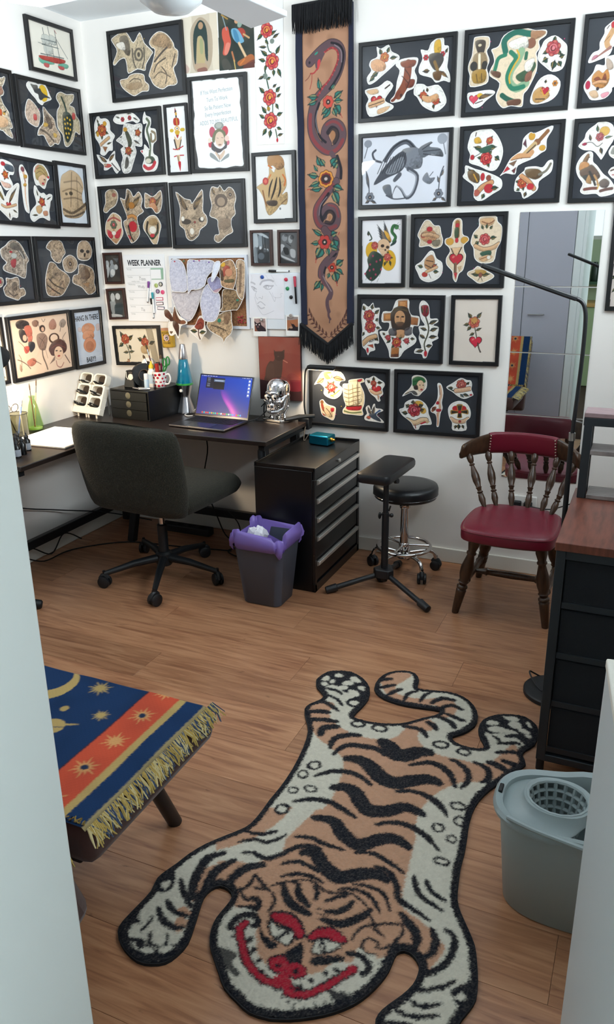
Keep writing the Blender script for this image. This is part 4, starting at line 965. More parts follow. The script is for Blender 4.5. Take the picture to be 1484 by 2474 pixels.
def stick(name, p0, p1, r0, r1, m, label, cat, tip=None):
    t = thing(name, label, cat, p0); a, b = Vector(p0), Vector(p1)
    MB().tube([a, a.lerp(b, .7 if tip else 1)], [r0, r1], 8).build('handle', m, t, smooth=True)
    if tip:
        MB().tube([a.lerp(b, .7), a.lerp(b, .85)], [r1 * 1.2, r1 * 1.4], 8).build('ferrule', M_steel, t, smooth=True)
        MB().tube([a.lerp(b, .85), a.lerp(b, .93), b], [r1 * 1.3, r1 * 1.7, .0006], 8).build('bristles', tip, t, smooth=True)
M_redw = mat('red_lacquer_wood', '7a1f1c', .3); M_brist = mat('bristles', '5a4630', .9); M_darkw = mat('dark_lacquer_wood', '2a1512', .3)
stick('paintbrush', p + Vector((-.018, 0, .015)), p + Vector((-.115, .06, .215)), .004, .0035, M_redw, 'long paintbrush with a dark red handle leaning left out of the mug', 'brush', M_brist)
stick('paintbrush', p + Vector((-.022, -.01, .02)), p + Vector((-.095, .0, .165)), .0045, .004, M_darkw, 'thick dark paintbrush leaning left below the longest brush', 'brush', M_brist)
stick('paintbrush', p + Vector((.004, .015, .012)), p + Vector((-.012, .04, .165)), .0045, .005, mat('magenta_plastic', '8c2048', .35), 'magenta-handled brush standing upright in the mug', 'brush', M_brist)
stick('marker_pen', p + Vector((.012, .012, .015)), p + Vector((.022, .03, .135)), .006, .006, mat('white_plastic'), 'white marker standing in the mug behind the scissors', 'pen')
stick('red_marker', p + Vector((.002, -.012, .02)), p + Vector((-.004, -.014, .125)), .0105, .0105, mat('red_plastic', 'a8281e', .35), 'fat red marker at the front of the mug', 'pen')
ru = thing('ruler', 'transparent plastic ruler leaning up out of the mug', 'ruler', p + Vector((.01, 0, .012)))
MB().beam(p + Vector((.008, -.002, .014)), p + Vector((-.085, .055, .30)), .034, .003, (.2, -1, .2)).build('blade', glass_mat('smoky_acrylic', 'dcd8d0'), ru)
rm = MB()
a, b = p + Vector((.008, -.002, .014)), p + Vector((-.085, .055, .30)); d = (b - a).normalized(); sd = d.cross(Vector((.2, -1, .2))).normalized()
for k in range(30):
    q = a + d * (.02 + k * .009); L_ = .012 if k % 5 == 0 else .006
    rm.beam(q + sd * .0165 + Vector((0, -.002, 0)), q + sd * (.0165 - L_) + Vector((0, -.002, 0)), .0009, .0009)
rm.build('tick_marks', M_cable, ru)
sc = thing('scissors', 'green-handled scissors standing in the mug', 'scissors', p + Vector((.02, 0, .02)))
M_green = mat('green_plastic', '1f7a35', .35)
for k, (ox, tz) in enumerate(((.030, .128), (.052, .138))):
    c = p + Vector((ox, .006, tz)); ring = [c + Vector((.011 * math.cos(t) * .9, .002, .021 * math.sin(t))) for t in [2 * PI * i / 18 for i in range(18)]]
    MB().tube(ring, .0035, 8, closed=True).tube([c + Vector((-.003, 0, -.02)), p + Vector((.018, 0, .06))], [.0035, .0045], 8).build('finger_loop', M_green, sc, smooth=True)
MB().beam(p + Vector((.018, 0, .07)), p + Vector((.006, .0, .015)), .010, .003, (0, 1, 0)).build('blades', M_steel, sc)
# white organiser rack with six openings, bundles of black-tipped markers
og = thing('organiser_rack', 'sloping white organiser with six rounded openings full of black pens on the desk', 'organiser', (.115, -.30, DZ))
ox0, oy0 = .045, -.375
OA = math.radians(-8)
OX = rotz(OA, (.12, -.30, 0)); sl = math.radians(24)
up = Vector((0, math.sin(sl), math.cos(sl))); nrm = Vector((0, -math.cos(sl), math.sin(sl)))
def OP(x, y, h): return OX @ (Vector((.01 + x * 1.2, -.375, DZ + .016)) + up * y + nrm * h)
M_org = mat('white_organiser', 'efe9dc', .35)
def rrect(x0, y0, x1, y1, r, n=6):
    P = []
    for cx_, cy_, a0 in ((x1 - r, y1 - r, 0), (x0 + r, y1 - r, PI / 2), (x0 + r, y0 + r, PI), (x1 - r, y0 + r, 3 * PI / 2)):
        for k in range(n): P.append((cx_ + r * math.cos(a0 + k * PI / 2 / (n - 1)), cy_ + r * math.sin(a0 + k * PI / 2 / (n - 1))))
    return P
for c in range(2):
    x0 = .002 + c * .083; x1 = x0 + .080
    for r in range(3):
        y0 = .034 + r * .062; out = rrect(x0, y0, x1, y0 + .062, .0015 if r < 2 else .02); inn = rrect(x0 + .009, y0 + .004, x1 - .009, y0 + .056, .014)
        if r < 2: out = rrect(x0, y0, x1, y0 + .062, .0012)
        m = MB(); n = len(out)
        for h0, h1 in ((.012, .012), (-.02, -.02)):
            m.add([OP(x, y, h0) for x, y in out] + [OP(x, y, h1) for x, y in inn], [(k, (k + 1) % n, n + (k + 1) % n, n + k) for k in range(n)])
        m.add([OP(x, y, h) for h in (.012, -.02) for x, y in out] + [OP(x, y, h) for h in (.012, -.02) for x, y in inn], [(k, (k + 1) % n, n + (k + 1) % n, n + k) for k in range(n)] + [(2 * n + k, 2 * n + (k + 1) % n, 3 * n + (k + 1) % n, 3 * n + k) for k in range(n)])
        m.build('cell_ring', M_org, og, smooth=True, ang=30)
        MB().add([OP(x, y, h) for h in (-.02, -.018) for x, y in inn], [tuple(range(n))[::-1], tuple(range(n, 2 * n))]).build('cell_back', mat('dark_cell_brown', '3d332b', .8), og)  # dark brown backs closing the openings
MB().add([OP(x, y, h) for h in (-.02, .014) for x, y in ((0, 0), (.166, 0), (.166, .034), (0, .034))], [(0, 3, 2, 1), (4, 5, 6, 7), (0, 1, 5, 4), (1, 2, 6, 5), (2, 3, 7, 6), (3, 0, 4, 7)]).build('front_lip', M_org, og, bevel=.003)
for x in (.015, .075, .092, .15): MB().cyl(OX @ Vector((.03 + x, -.375, DZ)), OX @ Vector((.03 + x, -.375, DZ + .02)), .005).build('foot', M_org, og, smooth=True)
MB().cyl(OX @ Vector((.05, -.27, DZ)), OP(.02, .17, -.02), .005).cyl(OX @ Vector((.17, -.27, DZ)), OP(.14, .17, -.02), .005).build('strut', M_org, og)
rr = random.Random(9)
wh = ['second', 'third']
for c in range(2):
    for r in range(3):
        base = (.002 + c * .083 + .012, .034 + r * .062 + .012)
        pk = thing('pen_bundle', ['black pen bundle in the lower', 'black pen bundle in the middle', 'black pen bundle in the upper'][r] + [' left', ' right'][c] + ' opening of the white organiser', 'pens', OP(base[0], base[1], 0))
        for k in range(7 if r != 2 else 5):
            x = base[0] + .006 + (k % 5) * .0095; y = base[1] + (k // 5) * .009 + rr.uniform(-.002, .002); h = .018 + rr.uniform(0, .012)
            a = OP(x, y, -.016); b = OP(x - .004 - (.012 if c == 0 else .004) * 1, y + .004, h)
            MB().tube([a, b - (b - a) * .12, b], [.0042, .0042, .0028], 8).build('pen', M_cable if (k + r + c) % 3 else mat('grey_pen', '9c9890', .4), pk, smooth=True)
# brush jars and bottle by the left wall
M_jar = glass_mat('jar_glass', 'd9d8cc'); M_bot = glass_mat('bottle_glass', 'e6f0d8')
def jar(name, c, r, h, label, cat='jar', m=M_jar):
    t = thing(name, label, cat, c)
    MB().lathe([(.001, .001), (r * .92, .001), (r * .98, .006), (r, h), (r * 1.03, h + .002), (r * .95, h + .002), (r * .93, h - .002), (r * .90, .008), (.001, .006)], c, 28).build('glass', m, t, smooth=True, ang=50)
    MB().tube([Vector(c) + Vector((r * math.cos(a), r * math.sin(a), h + .001)) for a in [2 * PI * k / 28 for k in range(28)]], .0016, 6, closed=True).build('dark_rim', M_cable, t, smooth=True)
    return t
jar('brush_jar', (.10, -.87, DZ), .046, .115, 'smoky glass jar of brushes nearest the bottle'); jar('brush_jar', (.055, -.965, DZ), .040, .105, 'smoky glass jar of tools half hidden by the wardrobe edge')
bt = thing('glass_bottle', 'pale green conical glass bottle holding thin brushes by the left wall', 'bottle', (.075, -.735, DZ))
MB().lathe([(.001, .001), (.038, .001), (.041, .006), (.040, .03), (.022, .13), (.0125, .155), (.0125, .165), (.016, .168), (.016, .175), (.0115, .175), (.011, .158), (.020, .128), (.037, .03), (.036, .012), (.001, .010)], (.075, -.735, DZ), 28).build('glass', M_bot, bt, smooth=True, ang=60)
MB().lathe([(.001, .0105), (.035, .012), (.034, .020), (.001, .020)], (.075, -.735, DZ), 24).build('green_base', mat('green_glass_base', 'a8bf7a', .2), bt, smooth=True)
def wand(c, d, L_, m, lb, name='paintbrush', cat='brush', tip=None, r=.003): stick(name, Vector(c), Vector(c) + Vector(d).normalized() * L_, r, r * .8, m, lb, cat, tip)
M_bluew = mat('blue_plastic_handle', '3a6ad0', .35)
wand((.105, -.885, DZ + .012), (-.1, .42, 1), .20, M_bluew, 'blue-handled brush leaning out of the brush jar', tip=mat('white_bristle', 'e8e4dc', .9), r=.0045)
wand((.09, -.875, DZ + .012), (-.05, -.35, 1), .20, M_darkw, 'dark thin brush leaning left in the brush jar', tip=M_brist)
wand((.12, -.865, DZ + .012), (.05, -.1, 1), .165, mat('white_plastic'), 'white brush standing in the brush jar')
wand((.06, -.965, DZ + .012), (.1, .12, 1), .17, mat('cream_plastic'), 'cream tool handle standing in the jar by the wardrobe edge')
wand((.05, -.955, DZ + .012), (.02, -.1, 1), .15, M_darkw, 'dark tool handle standing in the jar by the wardrobe edge')
wand((.075, -.738, DZ + .022), (.08, -.10, 1), .22, M_redw, 'red thin brush in the green glass bottle', tip=M_brist, r=.0022)
wand((.072, -.732, DZ + .022), (.06, .13, 1), .235, mat('pale_wood', 'c8a878', .5), 'pale thin brush in the green glass bottle', tip=M_brist, r=.0022)
# eyeglasses resting on the jars
gg = thing('eyeglasses', 'dark-rimmed eyeglasses resting on the brush jars', 'glasses', (.10, -.90, DZ + .12))
for k, dy in enumerate((-.03, .02)):
    c = Vector((.105, -.905 + dy, DZ + .145)); MB().tube([c + Vector((.004 * math.sin(t), .022 * math.cos(t), .019 * math.sin(t))) for t in [2 * PI * i / 18 for i in range(18)]], .0016, 6, closed=True).build('rim', M_darkw, gg, smooth=True)
MB().tube([(.105, -.957, DZ + .15), (.09, -.975, DZ + .175), (.06, -.985, DZ + .19)], .0015, 6).build('temple', M_darkw, gg, smooth=True)
# ink bottles
M_ink = mat('black_ink_plastic', '0a0b0d', .25); M_lab = mat('grey_label', 'a9adb6', .5)
def ink(c, lb, h=.075, r=.016, lab=True, cap=M_blackplastic):
    t = thing('ink_bottle', lb, 'bottle', c, 'ink bottles on the desk')
    MB().lathe([(r, 0), (r * 1.02, .002), (r * 1.02, h * .62), (r * .55, h * .74), (r * .5, h * .78)], c, 20).build('body', M_ink, t, smooth=True, ang=50)
    MB().lathe([(r * .62, h * .77), (r * .62, h * .88), (r * .25, h * .95), (r * .18, h * 1.08), (.001, h * 1.09)], c, 16).build('cap', cap, t, smooth=True, ang=50)
    if lab: MB().lathe([(r * 1.02, h * .08), (r * 1.035, h * .09), (r * 1.035, h * .46), (r * 1.02, h * .47)], c, 20).build('label', M_lab, t, smooth=True)
for i, (x, y, lb) in enumerate(((.36, -1.165, 'front left ink bottle with a grey label by the wardrobe edge'), (.345, -1.115, 'front middle black ink bottle with no label showing'), (.315, -1.055, 'right-hand ink bottle with a grey label nearest the light pad'), (.315, -1.145, 'ink bottle in the back row nearest the wardrobe edge'), (.295, -1.10, 'middle ink bottle of the back row'), (.265, -1.055, 'back right black ink bottle behind the labelled one'), (.28, -1.16, 'red-capped ink bottle at the back by the wardrobe edge'))):
    ink((x, y, DZ), lb, .075 if i < 3 else .08, .0165, i in (0, 2), mat('red_plastic') if i == 6 else M_blackplastic)
# light pad
pd = thing('light_pad', 'flat white light pad lying on the left wing of the desk', 'light pad', (.27, -.83, DZ))
PX = rotz(math.radians(3), (.27, -.83, 0))
MB().xf(PX).box(.13, -.99, DZ, .455, -.645, DZ + .010).build('body', mat('pad_grey', 'c9c6c0', .4, .3), pd, bevel=.003)
MB().xf(PX).box(.138, -.982, DZ + .010, .447, -.653, DZ + .0112).build('panel', mat('lit_white_panel', 'fffdf6', .4, emit=.45), pd)
# desk lamp at the left (only the shade shows)
dl = thing('desk_lamp', 'black desk lamp at the left edge shining on the wall below the pictures', 'lamp', (.30, -1.225, DZ))
MB().lathe([(.06, 0), (.062, .004), (.062, .012), (.015, .018)], (.30, -1.225, DZ), 28).build('base', M_blackmetal, dl, smooth=True, ang=50)
MB().tube(smooth_path([(.30, -1.225, DZ + .01), (.30, -1.235, DZ + .25), (.285, -1.225, DZ + .42), (.275, -1.19, DZ + .47), (.27, -1.165, DZ + .47)], 6), .006, 8).build('arm', M_blackmetal, dl, smooth=True)
sd0 = Vector((.27, -1.17, 1.155)); sdir = Vector((-.26, .72, -.64)).normalized()
MB().lathe([(.018, 0), (.022, .004), (.062, .105), (.060, .105), (.020, .008), (.001, .006)], sd0, 32, sdir).build('shade', M_blackmetal, dl, smooth=True, ang=50)
MB().sphere(sd0 + sdir * .06, .022, 16, 10).build('bulb', mat('warm_bulb', 'ffe2b0', .4, emit=12.0), dl, smooth=True)
l = bpy.data.lights.new('desk_lamp_light', 'SPOT'); l.energy = 24.0; l.color = (1.0, .79, .54); l.spot_size = math.radians(150); l.spot_blend = .7; l.shadow_soft_size = .03
lo = bpy.data.objects.new('desk_lamp_light', l); COL.objects.link(lo); lo.location = sd0 + sdir * .11; lo.rotation_euler = sdir.to_track_quat('-Z', 'Y').to_euler()
# clip-on LED bar lamp at the right end of the desk
cl = thing('clip_lamp', 'black clip-on bar lamp at the right end of the desk lighting the framed stickers', 'lamp', (1.232, -.03, DZ))
MB().box(1.195, -.075, DZ - .04, 1.255, -.03, DZ + .018).build('clamp', M_blackplastic, cl, bevel=.004)
MB().tube([(1.15, -.13, DZ + .016), (1.20, -.07, DZ + .022), (1.28, -.05, DZ + .03)], [.010, .014, .009], 8).build('clamp_lever', M_blackplastic, cl, smooth=True)
MB().tube(smooth_path([(1.232, -.05, DZ + .01), (1.222, -.05, .76), (1.226, -.052, .86), (1.235, -.06, .935), (1.26, -.075, .962)], 6), .0048, 8).build('gooseneck', M_blackplastic, cl, smooth=True)
MB().box(1.255, -.095, .950, 1.40, -.06, .970).build('head', M_blackplastic, cl, bevel=.006)
MB().box(1.262, -.091, .9485, 1.393, -.064, .9498).build('led_strip', mat('warm_led', 'ffe0b4', .4, emit=5.0), cl)
area('clip_lamp_light', (1.328, -.078, .945), (1.34, -.05, .4), .13, .03, 1.9, (1.0, .80, .55), 170)
# ------------------------------------------------------------------ things on the walls that are not framed art
# mirror tiles
M_mir = mat('mirror_silver', 'dfe3e4', .01, 1.0)
mt = [(1.655, 1.352), (1.347, 1.067), (1.062, .783), (.778, .479)]
for i, (z1, z0) in enumerate(mt):
    t = thing('mirror_tile', ['uppermost of the four mirror tiles on the wall', 'second mirror tile from the top', 'third mirror tile from the top', 'lowest mirror tile, just behind the red chair'][i], 'mirror', (2.395, 0, (z0 + z1) / 2), 'mirror tiles')
    MB().box(2.226, -.004, z0, 2.566, -.0005, z1).build('pane', M_mir, t)
    MB().box(2.2255, -.0005, z0 - .0005, 2.5665, 0, z1 + .0005).build('backing', mat('tile_edge', '9fa9a6', .4), t)
# double socket
so = thing('wall_socket', 'white double socket with black plugs low on the wall behind the red chair', 'socket', (2.34, 0, .33))
MB().box(2.28, -.012, .325, 2.40, 0, .395).build('plate', mat('white_plastic'), so, bevel=.004)
for x in (2.312, 2.362): MB().box(x - .019, -.035, .342, x + .019, -.012, .372).build('plug', M_blackplastic, so, bevel=.005)
wire('plug_lead', [(2.362, -.035, .355), (2.47, -.06, .36), (2.60, -.10, .42), (2.62, -.3, .38), (2.61, -.6, .2), (2.60, -.9, .012), (2.61, -1.0, .008)], .003, M_cable, 'black lead running from the socket to the floor lamp', 'cable')
# ceiling fan
fn = thing('ceiling_fan', 'white ceiling fan with a globe light, partly cut by the top edge', 'ceiling fan', (1.535, -1.59, CEIL))
FZ = 2.43
M_fan = mat('fan_white', 'e8ebee', .35)
fx, fy = 1.535, -1.59
MB().lathe([(.06, CEIL - FZ - .001), (.062, CEIL - FZ - .03), (.02, CEIL - FZ - .05), (.018, -.09), (.08, -.10), (.10, -.13), (.10, -.19), (.07, -.20)], (fx, fy, FZ), 32).build('motor', M_fan, fn, smooth=True, ang=50)
MB().lathe([(.05, -.20), (.07, -.205), (.088, -.228), (.092, -.252), (.082, -.283), (.05, -.306), (.001, -.313)], (fx, fy, FZ), 36).build('globe', mat('opal_glass', 'eaf2f6', .25), fn, smooth=True, ang=80)
for k in range(4):
    a = PI / 2 + math.radians(-3) + k * PI / 2
    m = MB().xf(Matrix.Translation((fx, fy, 0)) @ Matrix.Rotation(a - PI / 2, 4, 'Z'))
    m.hexa([(-.055, .12, FZ - .232), (.055, .12, FZ - .222), (.075, .52, FZ - .218), (-.06, .52, FZ - .236), (-.055, .12, FZ - .215), (.055, .12, FZ - .205), (.075, .52, FZ - .201), (-.06, .52, FZ - .219)])
    m.build('blade', mat('blade_white', 'dfe2e6', .45), fn, bevel=.004)
    MB().xf(Matrix.Translation((fx, fy, 0)) @ Matrix.Rotation(a - PI / 2, 4, 'Z')).box(-.02, .07, FZ - .205, .02, .18, FZ - .198).build('blade_arm', M_fan, fn)
# ------------------------------------------------------------------ sofa with a star-patterned throw
M_suede = mat('brown_suede', '4a2c26', .85, bump=.12, bscale=120, noise=.2, nscale=7, sheen=.2)
so_ = thing('sofa', 'brown suede fold-out sofa on black legs, half hidden by the wardrobe edge', 'sofa', (1.2, -2.4, 0))
SX0, SX1, SY0, SY1, SZ = .45, 1.92, -2.68, -2.19, .45
MB().box(SX0, SY0, .352, SX1, SY1, SZ).build('seat', M_suede, so_, bevel=.028, seg=3)
MB().box(SX0 + .05, SY0 + .02, .335, SX1 - .05, SY1 - .05, .356).build('seat_base', mat('sofa_dark_base', '2a1a18', .8), so_, bevel=.005)
bt_ = math.radians(19)
def BP(x, u, h): return Vector((x, -2.685 - math.sin(bt_) * u - math.cos(bt_) * h, .27 + math.cos(bt_) * u - math.sin(bt_) * h))
MB().add([BP(x, u, h) for h in (0, .11) for x, u in ((SX0, 0), (SX1, 0), (SX1, .58), (SX0, .58))], [(0, 3, 2, 1), (4, 5, 6, 7), (0, 1, 5, 4), (1, 2, 6, 5), (2, 3, 7, 6), (3, 0, 4, 7)]).build('backrest', M_suede, so_, bevel=.028, seg=3)
for x, y, dx in ((1.70, -2.28, .045), (.60, -2.28, -.045), (1.70, -2.60, .045), (.60, -2.60, -.045)):
    MB().cyl((x, y, .345), (x + dx, y + (.125 if y > -2.4 else -.03), 0), .023, .020, 16).build('leg', mat('black_leg', '0e1012', .4), so_, smooth=True)
for x in (.6, 1.6): MB().box(x, -2.80, 0, x + .06, -2.72, .30).build('back_foot', mat('black_leg'), so_, bevel=.005)
# throws: woven pattern painted on the cloth, strand fringes
NAVY, RED, GOLD = '1b3458', 'c05038', 'b29860'
def star(cv, x, y, r, n=10, col=GOLD, ctr=None, sx=1.0, sy=1.0):
    for k in range(n):
        a = 2 * PI * k / n + .2; L_ = r * (1 if k % 2 else .75)
        cv.line([(x + math.cos(a) * r * .15 * sx, y + math.sin(a) * r * .15 * sy), (x + math.cos(a) * L_ * sx, y + math.sin(a) * L_ * sy)], r * .2, col, 1, 2, False)
    cv.ell(x, y, r * .38 * sx, r * .38 * sy, col)
    if ctr: cv.ell(x, y, r * .26 * sx, r * .26 * sy, ctr)
def throw_canvas(x0, x1, y0, y1, xe):
    """xe: x of the fringed edge; bands run parallel to it (navy, gold, red with stars, navy field with planets)"""
    cv = Canvas(x0, y0, x1, y1, 3.0, NAVY, fuzz=1.2)
    band = lambda a, b, c: cv.fill([(xe - b, y0 - 9), (xe - a, y0 - 9), (xe - a, y1 + 9), (xe - b, y1 + 9)], c, 1, False)
    band(0, 12, '9a8a64'); band(62, 82, GOLD); band(82, 172, RED); band(172, 176, '3a2a3a')
    y = y0 + 45; k = 0
    while y < y1:
        star(cv, xe - 127, y, 36, 12, 'd09a62', ('26344c' if k % 2 else None), 1.0, 1.0); y += 108; k += 1
    rr = random.Random(2)
    y = y0 + 70; k = 0
    for x, y, r in ((xe - 225, y0 + 120, 36), (xe - 220, y0 + 330, 26), (xe - 300, y0 + 430, 34), (xe - 360, y0 + 60, 34), (xe - 250, y0 + 490, 20), (xe - 470, y0 + 130, 30), (xe - 520, y0 + 380, 34)): star(cv, x, y, r, 14)
    px, py = xe - 305, y0 + 250
    cv.ell(px, py, 36, 30, GOLD); cv.line([(px - 62, py - 26), (px, py + 4), (px + 62, py + 28)], 9, GOLD, 1, 1); cv.line([(px - 40, py - 18), (px, py - 4), (px + 40, py + 8)], 3, NAVY)
    cv.ell(px - 20, py + 72, 11, 11, GOLD)
    mx, my = xe - 445, y0 + 400
    cv.ell(mx, my, 80, 80, GOLD); cv.ell(mx - 18, my + 22, 66, 66, NAVY)
    Xw = (slice(None), slice(None)); cv.put(Xw, ((np.floor(cv.X / 2) + np.floor(cv.Y / 2)) % 2) * .10, '000000'); cv.put(Xw, np.clip(vnoise(cv.X, cv.Y, 60, 3) - .4, 0, 1) * .35, '0c1626')
    return cv
M_weave = attr_mat('woven_print', .95, bump=.35, spec=.1)
M_fr = [mat('gold_yarn', 'b39a55', .95), mat('navy_yarn', '3c4c68', .95), mat('pale_yarn', 'c7b98a', .95)]
def fringe(name, base, drop, n, L_, parent, rnd):
    """loose strands; base(t)->point, drop(t)->direction"""
    m = MB(); rr = random.Random(rnd)
    for i in range(n):
        t = (i + rr.uniform(-.4, .4)) / n; p = base(min(max(t, 0), 1)); d, along, out = drop(t)
        tw = rr.gauss(0, .35); l = L_ * rr.uniform(.75, 1.15)
        q = p + d * l * .5 + along * l * tw * .5 + out * (.006 + rr.uniform(0, .008)); e = p + d * l + along * l * tw * .9 + out * (.004 + rr.uniform(0, .012))
        m.mi(rr.choice((0, 0, 1, 2))); m.tube([p, q, e], [.0022, .0018, .0013], 4, cap=False)
    o = m.build(name, M_fr, parent, smooth=True); o['kind'] = 'stuff'
    return o
th = thing('seat_throw', 'navy and red star-patterned woven throw with a fringe, spread on the sofa seat', 'throw', (1.3, -2.43, .45))
cv = throw_canvas(470, 1914, -2680, -2184, 1914)
def TS(x, y, h):
    X = x / 1000; Y = y / 1000
    ov = np.clip(X - 1.903, 0, 1); Z = np.full_like(X, SZ + .0045) + .002 * np.sin(X * 31) * np.sin(Y * 23) - ov * .7
    oy = np.clip(Y + 2.215, 0, 1); Z = Z - oy * .8
    return np.stack([X - ov * .25, Y - oy * .35, Z], -1)
cv.mesh('cloth', M_weave, th, TS)
fringe('fringe', lambda t: Vector((1.912, -2.675 + .485 * t, SZ + .002)), lambda t: (Vector((.72, -.35, -.50)), Vector((0, 1, 0)), Vector((1, 0, 0))), 300, .040, th, 1)
fringe('fringe', lambda t: Vector((1.2 + .71 * t, -2.672, SZ + .006)), lambda t: (Vector((.25, .1, .35)), Vector((1, 0, 0)), Vector((0, -.3, .2))), 130, .032, th, 2)
tb_ = thing('back_throw', 'star-patterned throw hung over the sofa backrest, seen in the mirror', 'throw', (1.3, -2.8, .6))
cv = throw_canvas(900, 1924, 0, 390, 1920)
def TBK(x, y, h):
    X = x / 1000; u = .195 + y / 1000; off = -.005
    return np.stack([X, -2.685 - math.sin(bt_) * u - math.cos(bt_) * off + 0 * X, .27 + math.cos(bt_) * u - math.sin(bt_) * off + 0 * X], -1)
cv.mesh('cloth', M_weave, tb_, TBK)
fringe('fringe', lambda t: BP(1.912, .2 + .385 * t, -.006), lambda t: (Vector((.45, .05, -.75)), Vector((0, -.3, .9)), Vector((-.3, .3, 0))), 170, .035, tb_, 5)
